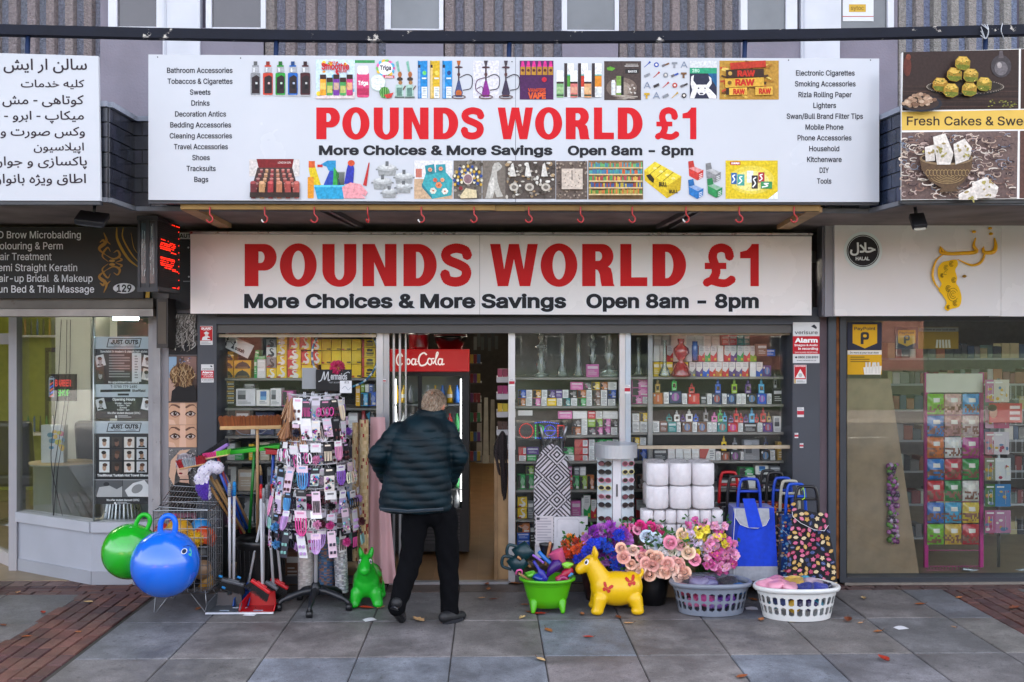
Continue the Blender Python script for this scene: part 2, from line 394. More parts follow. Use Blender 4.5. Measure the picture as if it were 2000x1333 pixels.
# ---------------------------------------------------------------- the setting: ground
def ground():
 rr=random.Random(3)
 mb=MB()
 mb.box(-40,40,-9.6,1.2,-.30,-.012,'#3a3733');mb.build('pavement_bed',MATTE,kind='structure')
 m=bpy.data.materials.new('paving');m.use_nodes=True;t=m.node_tree;n=t.nodes;L=t.links.new;b=n['Principled BSDF']
 at=n.new('ShaderNodeAttribute');at.attribute_name='Col';tc=n.new('ShaderNodeTexCoord')
 def noise(sc,det=6,ro=.6):
  q=n.new('ShaderNodeTexNoise');q.inputs['Scale'].default_value=sc;q.inputs['Detail'].default_value=det;q.inputs['Roughness'].default_value=ro;L(tc.outputs['Object'],q.inputs['Vector']);return q.outputs[0]
 def rng(s,a,b_,c_,d):q=n.new('ShaderNodeMapRange');L(s,q.inputs[0]);[setattr(q.inputs[i+1],'default_value',x) for i,x in enumerate((a,b_,c_,d))];return q.outputs[0]
 def mul(a,s):q=n.new('ShaderNodeMix');q.data_type='RGBA';q.blend_type='MULTIPLY';q.inputs[0].default_value=1;L(a,q.inputs[6]);L(s,q.inputs[7]);return q.outputs[2]
 big=noise(1.3);mid=noise(7,8,.7);fine=noise(120,3,.8);spots=noise(34,2,.5)
 col=mul(mul(mul(mul(mul(at.outputs['Color'],rng(big,.3,.7,.74,1.22)),rng(mid,.3,.72,.8,1.14)),rng(fine,.3,.7,.66,1.32)),rng(spots,.64,.72,1,.62)),rng(noise(2.6,9,.75),.42,.62,.72,1.12))
 L(col,b.inputs['Base Color']);L(rng(big,.35,.65,.42,.75),b.inputs['Roughness'])
 vo=n.new('ShaderNodeTexVoronoi');vo.inputs['Scale'].default_value=5;vo.inputs['Randomness'].default_value=1;L(tc.outputs['Object'],vo.inputs['Vector']);col=mul(col,rng(vo.outputs['Distance'],.07,.085,.68,1));L(col,b.inputs['Base Color'])
 bp=n.new('ShaderNodeBump');bp.inputs['Strength'].default_value=.5;bp.inputs['Distance'].default_value=.004
 ad=n.new('ShaderNodeMath');ad.operation='ADD';L(fine,ad.inputs[0]);L(mid,ad.inputs[1]);L(ad.outputs[0],bp.inputs['Height']);L(bp.outputs[0],b.inputs['Normal'])
 # slab grid: columns 0.605 m, rows 0.827 m
 x_ref=G(875,1333).x;cw=.607;rows=[YG(1156),YG(1212),YG(1282)];rh=rows[1]-rows[2]
 ys=[rows[2]-rh*k for k in range(4,0,-1)]+[rows[2],rows[1],rows[0]]
 tones=['#6f6c6d','#736f6e','#6b6a6c','#777473','#6e6e73','#726d6e','#696a70']
 mb=MB()
 def slab(x0,x1,y0,y1,col,z=0.,g=.0045,tilt=0.):
  q=[tilt*rr.uniform(-1,1) for _ in range(4)]
  p=[(x0+g,y0+g,z+q[0]),(x1-g,y0+g,z+q[1]),(x1-g,y1-g,z+q[2]),(x0+g,y1-g,z+q[3])]
  e=.005;a=[(x0+g-.002,y0+g-.002,-.011),(x1-g+.002,y0+g-.002,-.011),(x1-g+.002,y1-g+.002,-.011),(x0+g-.002,y1-g+.002,-.011)]
  i=[(p[0][0]+e,p[0][1]+e,z+q[0]),(p[1][0]-e,p[1][1]+e,z+q[1]),(p[2][0]-e,p[2][1]-e,z+q[2]),(p[3][0]+e,p[3][1]-e,z+q[3])]
  o=[(u[0],u[1],u[2]-.004) for u in p]
  mb.add(i+o+a,[[0,1,2,3]]+[[4+k,4+(k+1) % 4,(k+1) % 4,k] for k in range(4)]+[[8+k,8+(k+1) % 4,4+(k+1) % 4,4+k] for k in range(4)],jit(col,.05,rr),False)
 xl1=G(75,1333).x;xl0=G(-126,1333).x;xr0=G(1875,1170).x;xr1=xr0+.62
 for r in range(len(ys)-1):
  k0=-20
  for k in range(k0,22):
   x0=x_ref+k*cw;x1=x0+cw
   if x1 <= xl0+.05 or x0 >= xl1-.1:
    if x0 >= xl1-.1 and x0 < xl1:x0=xl1
    if x0 < xr0 < x1:x1=xr0
    if x0 < xr1 < x1:x0=xr1
    if x1 <= xr0+.001 or x0 >= xr1-.001:
     blue=r == 3 and k in (-2,0,-1) or rr.random() < .12
     slab(x0,x1,ys[r],ys[r+1],'#737882' if blue and ys[r] < -1.6 else rr.choice(tones),tilt=.002)
 # lane of bricks running away from the kerb on each side, and the strip along the shop fronts
 bt=['#5e3a35','#68423a','#573534','#6d473f','#5c3f3e','#4f3133']
 def bricks(x0,x1,y0,y1,along,tn=bt,l=.21,w_=.1):
  if along == 'y':
   nx=round((x1-x0)/w_);w2=(x1-x0)/nx
   for i in range(nx):
    y=y0-rr.uniform(0,l)
    while y < y1:
     a,b_=max(y,y0),min(y+l,y1)
     if b_-a > .03:slab(x0+i*w2,x0+(i+1)*w2,a,b_,rr.choice(tn),rr.uniform(-.003,.002),.005,.002)
     y += l
  else:
   ny=round((y1-y0)/w_);w2=(y1-y0)/ny
   for i in range(ny):
    x=x0-rr.uniform(0,l)
    while x < x1:
     a,b_=max(x,x0),min(x+l,x1)
     if b_-a > .03:slab(a,b_,y0+i*w2,y0+(i+1)*w2,rr.choice(tn),rr.uniform(-.003,.002),.005,.002)
     x += l
 bricks(xl0,xl1,ys[0],rows[0],'y');bricks(xr0,xr1,ys[0],rows[0],'y')
 xa,xb=G(330,1156).x,G(1640,1156).x
 bricks(-9,xa,rows[0],rows[0]+.3,'x');bricks(-9,xa,rows[0]+.3,1.1,'x',['#6e5a55','#77605c','#6a504c','#5d4f4e','#806a66'],.15,.15)
 bricks(xb,9,rows[0],.09,'x',['#5e4440','#644a46','#553c3a'])
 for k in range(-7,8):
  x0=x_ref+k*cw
  if x0+cw > xa and x0 < xb:slab(max(x0,xa),min(x0+cw,xb),rows[0],.0,rr.choice(['#5a504a','#60554f','#554a46']))  # darker strip: slab variation plus some canopy shade put into the colour
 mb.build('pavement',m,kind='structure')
 # the street behind the camera: seen in the glass, and lit by the same sky
 mb=MB();mb.box(-40,40,-9.75,-9.6,-.3,-.005,'#77736e');mb.build('kerb',MATTE,kind='structure')
 mb=MB();mb.box(-90,90,-18,-9.75,-.35,-.13,'#3b3b3d')
 for i in range(-12,13):mb.box(i*6,i*6+3,-13.95,-13.85,-.126,-.125,'#c8c8c0')
 mb.build('road',MATTE,kind='structure')
 mb=MB();mb.box(-90,90,-21,-18,-.35,-.01,'#77706a');mb.build('far_pavement',MATTE,kind='structure')
 mb=MB();mb.box(-200,200,-150,-21,-.4,-.02,'#3a4624');mb.build('verge',MATTE,kind='structure')
 for i,(x,wd,h,col) in enumerate(((-22,20,7.5,'#7a4a3a'),(2,16,6.4,'#35302e'),(22,18,8.2,'#6e4438'))):
  b_=thing('brick_house',['wide red brick house across the road on one side','low dark slate house straight across the road','tall dark brick house across the road on the other side'][i],'house',(x,-62,0))
  q=MB();q.box(x-wd/2,x+wd/2,-70,-62,-.1,h,col);q.build('wall',amat('far_brick',.85,var=(3,.2)),b_)
  q=MB();q.prism([(x-wd/2-.3,-61.6,h),(x-wd/2-.3,-70.4,h),(x-wd/2-.3,-66,h+2.6)],(wd+.6,0,0),'#4a4448');q.build('roof',MATTE,b_)
  for k in range(int(wd/3)):
   for z in (1,3.9):
    q=MB();xx=x-wd/2+1+k*3;q.box(xx,xx+1.3,-61.98,-61.9,z,z+1.4,'#8c8c88');f=q.build('window',PAINT,b_)
    q=MB();q.box(xx+.08,xx+1.22,-61.9,-61.89,z+.08,z+1.32,'#20262c');q.build('pane',GLOSS,f)
 tr=random.Random(11)
 for i,(x,y,h) in enumerate(((-13,-25.6,5.5),(-5.2,-27.4,5.0),(4.5,-25.7,5.8),(12.5,-26.5,5))):
  t_=thing('street_tree',['tree at one end of the row across the road','smallest tree in the row across the road','tallest tree in the row across the road','tree at the other end of the row across the road'][i],'tree',(x,y,0),'trees across the road')
  q=MB();q.tube([(x,y,-.1),(x+.05,y,1.2),(x-.05,y,h*.5),(x,y,h*.8)],[.16,.13,.1,.04],'#4a3c30',9)
  for k in range(7):
   a=tr.uniform(0,6.28);z=h*tr.uniform(.4,.62);q.tube([(x,y,z),(x+math.cos(a)*.8,y+math.sin(a)*.8,z+.7),(x+math.cos(a)*1.5,y+math.sin(a)*1.5,z+1.6)],[.05,.035,.015],'#4a3c30',6)
  q.build('trunk',MATTE,t_)
  q=MB()
  for k in range(1500):
   a=tr.uniform(0,6.28);e=tr.uniform(-1,1);r_=tr.uniform(.35,1)**.5*(1+.25*math.sin(3*a+i));rad=h*.3
   p=Vector((x+rad*r_*math.cos(a)*math.sqrt(1-e*e),y+rad*r_*math.sin(a)*math.sqrt(1-e*e),h*.68+h*.3*e*r_))
   u=Vector((tr.uniform(-1,1),tr.uniform(-1,1),tr.uniform(-1,1))).normalized()*tr.uniform(.08,.17);v2=u.orthogonal().normalized()*u.length*.7
   q.add([p-u,p+v2,p+u,p-v2],[[0,1,2,3]],jit(tr.choice(['#5c5a1e','#6d5a1c','#47541f','#7a5a20']),.2,tr))
  q.build('crown',LEAFM,t_)
ground()
# ---------------------------------------------------------------- upper storey
RIB=amat('rough_render',.9,bump=(75,1.0,.02),var=(40,.3));SMOOTH=amat('smooth_render',.85,bump=(60,.5,.006),var=(2.2,.16))
def upper():
 b=thing('shop_building','ribbed grey rendered upper storey with white framed windows above the shop signs','building',(0,0,3.6))
 zt=6.0;z0=P(1000,250,0).z
 def X(px,Y=0):return P(px,60,Y).x
 rr=random.Random(5);mb=MB()
 def ribs(p0,p1,ca,cb):
  x0,x1=X(p0),X(p1);n=max(1,round((x1-x0)/.158));d=(x1-x0)/n
  for i in range(n):
   a=x0+i*d;w_=d*.60;q=jit(ca,.07,rr)
   mb.add([(a,.05,z0),(a+.014,0,z0),(a+w_-.014,0,z0),(a+w_,.05,z0),(a+d,.05,z0),(a,.05,zt),(a+.014,0,zt),(a+w_-.014,0,zt),(a+w_,.05,zt),(a+d,.05,zt)],
                   [[0,1,6,5],[1,2,7,6],[2,3,8,7],[3,4,9,8]],[q,q,q,jit(cb,.06,rr)],False)
 for p0,p1 in ((-60,197),(515,754),(866,1098),(1207,1447),(1752,1992),(1996,2120)):
  mb=MB();ribs(p0,p1,*(('#857b7c','#7b7e8d') if p0 < 1700 else ('#8f8a88','#7d86a2')));mb.build('ribbed_wall',RIB,b)
 mb=MB();mb.box(-16,16,.052,.2,z0,zt,'#5d5866');mb.box(-16,16,.2,10,2.9,9.5,'#5d5866');mb.build('backing_wall_and_sun_block',SMOOTH,b)  # second box: unseen mass added to keep sun off the shop front
 mb=MB();sill=P(1000,62,0).z
 for p0,p1,yb in ((197,321,60),(393,515,60),(754,866,62),(1098,1207,62),(1447,1562,58),(1637,1752,56)):
  mb=MB();mb.box(X(p0),X(p1),-.012,.05,z0,P(1000,yb,0).z,jit('#827d8b',.05,rr));mb.build('rendered_panel',SMOOTH,b)
 for p0,p1 in ((197,214),(1742,1752)):mb=MB();mb.box(X(p0),X(p1),-.01,.05,sill-.02,zt,'#7b7683');mb.build('rendered_panel',SMOOTH,b)
 for p0,p1 in ((321,393),(1562,1637)):
  mb=MB();mb.box(X(p0),X(p1),-.04,.05,z0,zt,'#c9ccd6');mb.box(X(p0)+.015,X(p0)+.03,-.047,-.04,z0,zt,'#b4b8c4');mb.build('pilaster',PAINT,b)
 for a0,a1,b1,b0 in ((214,231,308,321),(404,415,511,520),(752,764,858,866),(1097,1107,1200,1208),(1445,1458,1533,1555),(1637,1640,1731,1743)):
  zb=sill;mb=MB();Y0=-.03
  mb.box(X(a0),X(a1),Y0,.05,zb,zt,'#d2d4de');mb.box(X(b1),X(b0),Y0,.05,zb,zt,'#d2d4de');mb.box(X(a1),X(b1),Y0+.01,.05,zb,zb+.012,'#c9cbd6')
  f=mb.build('window',PAINT,b)
  mb=MB();mb.box(X(a1),X(b1),.0,.006,zb+.012,zt,'#3f3a40' if a0 < 600 else '#62656a');mb.build('pane',amat('dull_glass',.12,var=(1.6,.35),coat=.5),f)
  if a0 == 404:pass
 mb=MB();p=Pr(mb,0,step=.0006,lift=.004)
 p.rect(1646,-30,1706,42,'#d9dbe0');p.rect(1645,32,1706,33.5,'#b05048');p.rect(1658,9,1691,24,'#c9a33a');p.tx('sytoc',1662,1687,20,8,'#5a4520');mb.build('window_card',PRINT,b)
def _tx(s,t,x0,x1,base,cap,col,off=0.,fnt=INTER,res=3):
 v,tr=glyphs(t,fnt,off,res)
 if not v:return s
 h,_=glyphs('H',fnt,off,res);ch=max(q[1] for q in h);b0=min(q[1] for q in h)
 a,b=min(q[0] for q in v),max(q[0] for q in v);kx=(x1-x0)/(b-a);ky=cap/(ch-b0);d=s.d()
 s.mb.add([s.mapf(x0+(q[0]-a)*kx,base-(q[1]-b0)*ky,d) for q in v],tr,col,False);return s
Pr.tx=_tx
upper()
# ---------------------------------------------------------------- rail above the signs
def rail():
 r=thing('rail','peeling dark blue steel rail running above the shop signs','railing',(0,-1.45,3.9))
 STEEL=amat('peeling_paint',.5,var=(5,.25),spec=.2,wear=(7,.63,'#c4beb8'),bump=(25,.3,.004))
 def zz(px):return 60+14*(1-((px-1000)/1000)**2)
 mb=MB();xs=[-80,40,300,540,780,1000,1230,1455,1700,1925,2080];h=.034
 pts=[P(x,zz(x),-1.45) for x in xs]
 for a,b in zip(pts,pts[1:]):
  q=[(a.x,y,a.z+s*h) for y,s in ((-1.484,-1),(-1.416,-1),(-1.416,1),(-1.484,1))];q2=[(b.x,y,b.z+s*h) for y,s in ((-1.484,-1),(-1.416,-1),(-1.416,1),(-1.484,1))]
  mb.add(q+q2,[[0,1,5,4],[1,2,6,5],[2,3,7,6],[3,0,4,7]],'#0a1022',False)
 mb.build('rail',STEEL,r)
 for i,(px,bot) in enumerate(((55,120),(540,125),(995,128),(1455,126),(1925,108))):
  p=P(px,zz(px),-1.45);q=P(px-4,bot+70,-1.45)
  mb=MB();mb.tube([p+Vector((0,0,-.03)),q],.017,'#1f2f52',8);mb.build('post',STEEL,r)
 mb=MB();p=P(1925,62,-1.49)
 for k in range(3):mb.tube(bez([p+Vector((-.03+.02*k,0,.05)),p+Vector((.01,-.02,0)),p+Vector((.0,0,-.05)),p+Vector((-.04,-.01,.03-.03*k))]),.003,'#b9bcc4',5)
 mb.tube(bez([p+Vector((.12,0,.06)),p+Vector((.1,-.02,0)),p+Vector((.13,0,-.05))]),.003,'#b9bcc4',5);mb.build('wire_tie',MATTE,r)
rail()
# ---------------------------------------------------------------- canopy
def canopy():
 k=thing('canopy','dark tiled canopy jutting out over the pavement behind the signs','canopy',(0,-.6,3.0))
 rr=random.Random(8);zs=3.0;zt=3.6;xl,xr=P(262,300,-1.3).x,P(1700,300,-1.3).x
 xl2,xr2=P(212,300,-1.74).x,P(1765,300,-1.74).x
 prof=[(-7,-1.74),(xl2,-1.74),(xl,-1.3),(xr,-1.3),(xr2,-1.74),(7,-1.74)]
 mb=MB();cap=MB()
 for (ax,ay),(bx,by) in zip(prof,prof[1:]):
  L_=math.hypot(bx-ax,by-ay);ux,uy=(bx-ax)/L_,(by-ay)/L_;nx,ny=uy,-ux
  mb.add([(ax,ay,zs),(bx,by,zs),(bx,by,zt),(ax,ay,zt)],[[0,1,2,3]],'#15161d',False)
  if L_ < 1.2 or True:
   lo,hi=0,L_
   if ax < -6:lo=L_-1.0
   if bx > 6:hi=.6
   if ax == xl:hi=L_
   for row in range(6):
    x=lo-(.06 if row % 2 else 0);z=zs+row*.1
    while x < hi:
     a,b_=max(x,lo)+.004,min(x+.12,hi)-.004
     if b_-a > .01 and not (ax == xl and .35 < a < L_-.35):
      q=[(ax+ux*t+nx*.008,ay+uy*t+ny*.008,zz) for t,zz in ((a,z+.005),(b_,z+.005),(b_,z+.095),(a,z+.095))]
      q2=[(ax+ux*t,ay+uy*t,zz) for t,zz in ((a,z+.002),(b_,z+.002),(b_,z+.098),(a,z+.098))]
      mb.add(q+q2,[[0,1,2,3]]+[[4+i,4+(i+1) % 4,(i+1) % 4,i] for i in range(4)],jit('#2a3146' if ax > 0 else '#2b2d38',.25,rr),False)
     x += .12
  cap.prism([(ax+nx*.03,ay+ny*.03,zt),(bx+nx*.03,by+ny*.03,zt),(bx-nx*.12,by-ny*.12,zt),(ax-nx*.12,ay-ny*.12,zt)],(0,0,.035),'#8d93a2')
  cap.prism([(ax+nx*.02,ay+ny*.02,zs-.03),(bx+nx*.02,by+ny*.02,zs-.03),(bx-nx*.02,by-ny*.02,zs-.03),(ax-nx*.02,ay-ny*.02,zs-.03)],(0,0,.03),'#6d7078')
 mb.build('tiled_fascia',amat('glazed_tile',.25,var=(12,.3),bump=(30,.3,.004)),k);cap.build('coping',MATTE,k)
 mb=MB();pts=[(x,y+.02,zs) for x,y in prof]+[(7,.4,zs),(-7,.4,zs)]
 mb.prism(pts,(0,0,.03),'#8f827a');mb.build('soffit',amat('dirty_board',.85,var=(2.5,.4),bump=(20,.2,.01)),k)
 mb=MB();mb.prism([(x,y+.05,zt-.04) for x,y in prof]+[(7,.1,zt-.04),(-7,.1,zt-.04)],(0,0,.03),'#55565c');mb.build('roof',MATTE,k)
 # boards and steel arms under the soffit
 mb=MB();a,b_=P(355,404,-1.42),P(1600,404,-1.42);x0,x1=a.x,b_.x
 cuts=[x0,P(968,404,-1.42).x,P(1025,404,-1.42).x,x1]
 for i in range(3):mb.box(cuts[i]+.001,cuts[i+1]-.001,-1.45+.004*(i == 1),-1.40,a.z-.022-.004*(i == 1),a.z+.028,jit('#8f6c34',.1,rr))
 mb.build('timber_batten',WOODM,k)
 for p0,p1,wd,col,mt,nm in ((370,440,.10,'#c8a274',WOODM,'timber_arm'),(1590,1530,.11,'#c8a274',WOODM,'timber_arm'),(618,690,.035,'#4a4444',PAINT,'steel_arm'),(640,706,.03,'#4a4444',PAINT,'steel_arm'),(1352,1285,.035,'#4a4444',PAINT,'steel_arm'),(1370,1310,.03,'#4a4444',PAINT,'steel_arm')):
  q=MB();a=P(p0,404,-1.38);b2=P(p1,440,-.3);z=zs-.001
  q.prism([(a.x-wd/2,-1.39,z),(a.x+wd/2,-1.39,z),(b2.x+wd/2,-.3,z),(b2.x-wd/2,-.3,z)],(0,0,-.035),col);q.build(nm,mt,k)
canopy()
def hooks():
 lab=['beside the left timber arm',None]
 hx=[410,517,614,718,823,926,1033,1134,1235,1340,1444,1551];rr=random.Random(4)
 for i,px in enumerate(hx):
  p=P(px,410,-1.46);mb=MB();a=rr.uniform(-.5,.5) if i not in (3,) else 1.3;ca,sa=math.cos(a),math.sin(a)
  path=[(0,.02),(0,-.03),(.012,-.045),(.022,-.06),(.016,-.082),(-.004,-.088),(-.022,-.076),(-.022,-.066)]
  pts=bez([p+Vector((x*ca,x*sa,z)) for x,z in path],5);n=len(pts)-1
  tip=i in (1,4,9);mb.tube(pts,.0055,['#b02a2c' if not (tip and t > n*.72) else '#d8d4d0' for t in range(n)],7)
  mb.build('hook',PLASTIC,label=f'red S-hook on the yellow batten, {NTH[i]} of twelve' + (', white tip' if tip else ''),cat='hook',group='red hooks hanging under the big sign')
hooks()
# ---------------------------------------------------------------- heavy sign letters
def heavy(ch,x0,x1,y0,y1):
 "outline loops of a heavy capital filling the box"
 W,H=x1-x0,y1-y0
 def m(p):return [(x0+x*W,y0+y*H) for x,y in p]
 def area(q):return sum(q[i-1][0]*q[i][1]-q[i][0]*q[i-1][1] for i in range(len(q)))
 def o(p,hole=False):
  q=m(p);return q if (area(q) > 0) != hole else q[::-1]
 el=lambda cx,cy,rx,ry,a0,a1,n=14:[(cx+rx*math.cos(math.radians(a0+(a1-a0)*i/n)),cy-ry*math.sin(math.radians(a0+(a1-a0)*i/n))) for i in range(n+1)]
 if ch == 'P':return [o([(0,0)]+el(.62,.315,.38,.315,90,-90)+[(.43,.63),(.43,1),(0,1)]),o([(.43,.18)]+el(.5,.315,.12,.135,90,-90)+[(.43,.45)],True)]
 if ch == 'R':return [o([(0,0)]+el(.62,.29,.34,.29,90,-90)+[(.41,.58),(.41,1),(0,1)]),o([(.41,.18)]+el(.5,.29,.11,.11,90,-90)+[(.41,.40)],True),o([(.40,.5),(.72,.5),(.88,.58),(.93,.72),(.96,.94),(1,1),(.6,1),(.57,.9),(.54,.72),(.48,.62),(.40,.60)])]
 if ch == 'O':return [o(el(.5,.5,.5,.515,0,360,40)[:-1]),o(el(.5,.5,.175,.34,0,360,30)[:-1],True)]
 if ch == 'D':return [o([(0,0),(.45,0)]+el(.45,.5,.55,.5,90,-90,24)+[(0,1)]),o([(.38,.19),(.42,.19)]+el(.42,.5,.20,.31,90,-90,18)+[(.38,.81)],True)]
 if ch == 'U':return [o([(0,0),(.36,0),(.36,.66)]+el(.5,.66,.14,.19,180,360,12)+[(.64,0),(1,0),(1,.62)]+el(.5,.62,.5,.395,360,180,26))]
 if ch == 'N':return [o([(0,0),(.36,0),(.66,.56),(.66,0),(1,0),(1,1),(.65,1),(.34,.43),(.34,1),(0,1)])]
 if ch == 'L':return [o([(0,0),(.41,0),(.41,.79),(1,.79),(1,1),(0,1)])]
 if ch == 'W':return [o([(0,0),(.215,0),(.295,.6),(.395,0),(.605,0),(.705,.6),(.785,0),(1,0),(.84,1),(.62,1),(.5,.36),(.38,1),(.16,1)])]
 if ch == '1':return [o([(.62,0),(1,0),(1,1),(.55,1),(.55,.34),(0,.34),(0,.19),(.35,.15),(.55,.06)])]
 if ch == 'S':
  cl=[(.86,.30),(.78,.155),(.5,.10),(.24,.16),(.175,.28),(.28,.39),(.55,.475),(.78,.575),(.825,.72),(.72,.85),(.48,.90),(.22,.845),(.14,.68)]
  pts=bez2([(x*W,y*H) for x,y in cl],5);n=len(pts);q=stroke(pts,[.30*W]*n)
  return [[(x0+x,y0+y) for x,y in l] for l in q]
 if ch == '£':
  cl=[(.86,.33),(.80,.16),(.58,.09),(.34,.15),(.27,.32),(.36,.52),(.38,.70),(.22,.90)]
  q=stroke(bez2([(x*W,y*H) for x,y in cl],5),.30*W)
  q += stroke([(0,.52*H),(.74*W,.52*H)],.15*H)
  q += stroke(bez2([(.03*W,.93*H),(.22*W,.87*H),(.5*W,.92*H),(.75*W,.92*H),(.97*W,.82*H)],5),.19*H)
  return [[(x0+x,y0+y) for x,y in l] for l in q]
HP=[('P',617.8,664),('O',668.5,721.8),('U',730,779),('N',788,837),('D',847,895),('S',900,946),('W',972,1041),('O',1045,1098),('R',1105,1152),('L',1160,1199),('D',1206.5,1255),('£',1282,1324),('1',1333,1360)]
def board(mb,x0,y0,x1,y1,Y,th,col,yr0=None,yr1=None):
 "panel whose front lies on y = Y; yr0 / yr1 give the top / bottom at its right end"
 yr0=y0 if yr0 is None else yr0;yr1=y1 if yr1 is None else yr1
 mb.prism([P(x0,y1,Y),P(x1,yr1,Y),P(x1,yr0,Y),P(x0,y0,Y)],(0,th,0),col)
SIGNW=amat('sign_sheet',.22,var=(1.6,.06),coat=.15,rvar=.06)
GREYSH=amat('brushed_sheet',.26,var=(1.5,.05),coat=.25,rvar=.08)
def wl(s,Y,rows,cap,col,off):
 for t,a,b,y in rows:mb=MB();Pr(mb,Y).tx(t,a,b,y,cap,col,off);mb.build('lettering',PRINT,s)
def big_sign():
 Y=-1.5
 s=thing('shop_sign','large white upper sign with red lettering, product pictures and two word lists','sign',P(1005,395,Y))
 mb=MB()
 board(mb,290,107,1006.6,391,Y,.025,'#c0c3cb',112,395);board(mb,1007.4,112,1717,395,Y,.025,'#c0c3cb',115,395);mb.build('panel',SIGNW,s)
 mb=MB();board(mb,290,391.5,1716,398,Y+.02,.05,'#3b3d44',395.5,400);mb.build('bottom_trim',PAINT,s)
 mb=MB();p=Pr(mb,Y)
 for x,y in ((308,112),(470,114),(1700,118),(1540,118),(1000,121)):p.ell(x,y,1.3,1.3,'#3a3a40',8)
 mb.build('screw',METAL,s)
 mb=MB();p=Pr(mb,Y);lp=[]
 for ch,a,b in HP:lp += heavy(ch,a,b,210.5,272.5)
 p.loops(lp,'#cc0618');mb.build('lettering',PRINT,s,'big red shop name')
 wl(s,Y,[('More Choices & More Savings',623,1079,303.5),('Open 8am - 8pm',1109,1354,304)],19,'#16171f',.034)
 L1=[('Bathroom Accessories',932,1298),('Tobaccos & Cigarettes',935,1298),('Sweets',1060,1175),('Drinks',1068,1170),('Decoration Antics',977,1262),('Bedding Accessories',950,1290),('Cleaning Accessories',947,1295),('Travel Accessories',971,1272),('Shoes',1073,1171),('Tracksuits',1041,1204),('Bags',1084,1163)]
 wl(s,Y,[(t,a/2.857,b/2.857,143.2+i*21.3) for i,(t,a,b) in enumerate(L1)],10.6,'#1c1c28',.016)
 L2=[('Electronic Cigarettes',727,1055),('Smoking Accessories',721,1060),('Rizla Rolling Paper',741,1038),('Lighters',824,951),('Swan/Bull Brand Filter Tips',675,1101),('Mobile Phone',780,992),('Phone Accessories',736,1037),('Household',801,969),('Kitchenware',789,982),('DIY',859,911),('Tools',844,925)]
 wl(s,Y,[(t,1300+a/2.857,1300+b/2.857,148.4+i*21.1) for i,(t,a,b) in enumerate(L2)],10.6,'#1c1c28',.016)
 rr=random.Random(21)
 def pic(label,fn):
  mb=MB();fn(Pr(mb,Y,step=.00022));mb.build('picture',PHOTO,s,label)
 def mods(p):
  for i,col in enumerate(('#8b8d92','#c8402c','#2f9c3c','#1f62b8','#4a2026')):
   x=499+24.3*i
   p.rect(x-10,186,x+11,187.5,'#c8c8cc');p.rrect(x-9.5,143,x+9.5,186,2,col);p.poly([(x-7,152),(x+2,147),(x+8,151),(x+8,183),(x-7,183)],'#2e2226');p.rect(x-1,159,x+5,174,'#15151a');p.rect(x,161,x+4,165,mixc(col,'#ffffff',.5))
   p.rect(x-6.5,131,x+6.5,142,'#aeb0b6');p.rect(x-4,133,x-1,141,'#e4e6ea');p.rect(x-6.5,128,x+6.5,131,col);p.rect(x-3.5,120.5,x+3.5,128,mixc(col,'#222222',.6))
 pic('five coloured vape kits in a row',mods)
 def smoothie(p):
  p.rect(617,117,693,193,'#cfe6f4')
  for i in range(26):p.ell(rr.uniform(620,690),rr.choice((rr.uniform(119,128),rr.uniform(165,190),rr.uniform(140,190))),rr.uniform(2,5),rr.uniform(2,5),rr.choice(('#e2622c','#f0a030','#d83040','#7ab84a','#6ec4ea','#f4d040')),9)
  p.poly([(617,189),(693,180),(693,193),(617,193)],'#e8d6d8')
  for i,col in enumerate(('#e8a02c','#5a9c48','#7a3aa0','#4aa05a','#c83a7c')):
   x=631+i*13;y0=152 if i % 2 else 146
   p.rrect(x-6,y0,x+6,187,2,col);p.rect(x-6,y0,x+6,y0+9,'#3a2420');p.rect(x-5,y0+16,x+5,y0+30,mixc(col,'#ffe080',.5))
  p.text('TAKE A',641,661,120,125,'#c83030',.02);p.text('Smoothie',628,682,123,137,'#cc2430',.03);p.text('BREAK',657,678,137,142,'#cc2430',.02)
 pic('fruit drink advert with five bottles',smoothie)
 def triga(p):
  p.rect(693,118,732,123.5,'#3f9a5c');p.rrect(697,142,721,191,4,'#d8487a');p.rect(697,173,721,186,'#b82c58');p.rrect(698,129,720,146,4,'#eee8ee');p.text('Triga',699,719,158,169,'#ffffff',.03)
  for i in range(14):a=i*.449;p.ell(753+14*math.cos(a),134+13*math.sin(a),5,5,('#e06aa8','#58b4dc','#f0c848','#7cc46a')[i % 4],8)
  p.ell(753,134,14,13,'#f4f2f6',20);p.text('Triga',742,764,128,140,'#28242c',.03);p.rect(750,148,770,153,'#d04058');p.text('200ml',752,768,149,152.4,'#fff',.02)
  p.ell(738,162,15,16,'#cfe4dc',24);p.ell(738,162,13.4,14.4,'#f2f4f6',24)
  for k in range(5):p.rect(731,154+k*4,745,155+k*4,'#b8c8c4')
  p.ell(751,181,10,11,'#3d7f34',16)
  for k in (-6,-2,2,6):p.line([(751+k,171),(751+k*1.2,181),(751+k,191)],1.2,'#8fc070')
  p.poly([(750,186),(769,181),(764,191),(756,193)],'#cf4038')
 pic('pink bottle with watermelon and round badge',triga)
 def bongs(p):
  for x in (779,799):
   p.poly([(x-6,122),(x-1,119),(x+2,140),(x-2,141)],'#7fb8a4');p.ell(x+2,146,4,6,'#b06a3c',10);p.ell(x+2,155,6,4,'#40342e',10);p.ell(x+3,162,4,4,'#a87848',10);p.poly([(x-6,166),(x+8,166),(x+9,190),(x-7,190)],'#a9c8bc');p.rect(x-4,172,x+6,188,'#5f8478');p.rect(x-8,189,x+11,192,'#5c6a66');p.line([(x+8,176),(x+13,168)],2.5,'#6a5c50')
 pic('two glass water pipes',bongs)
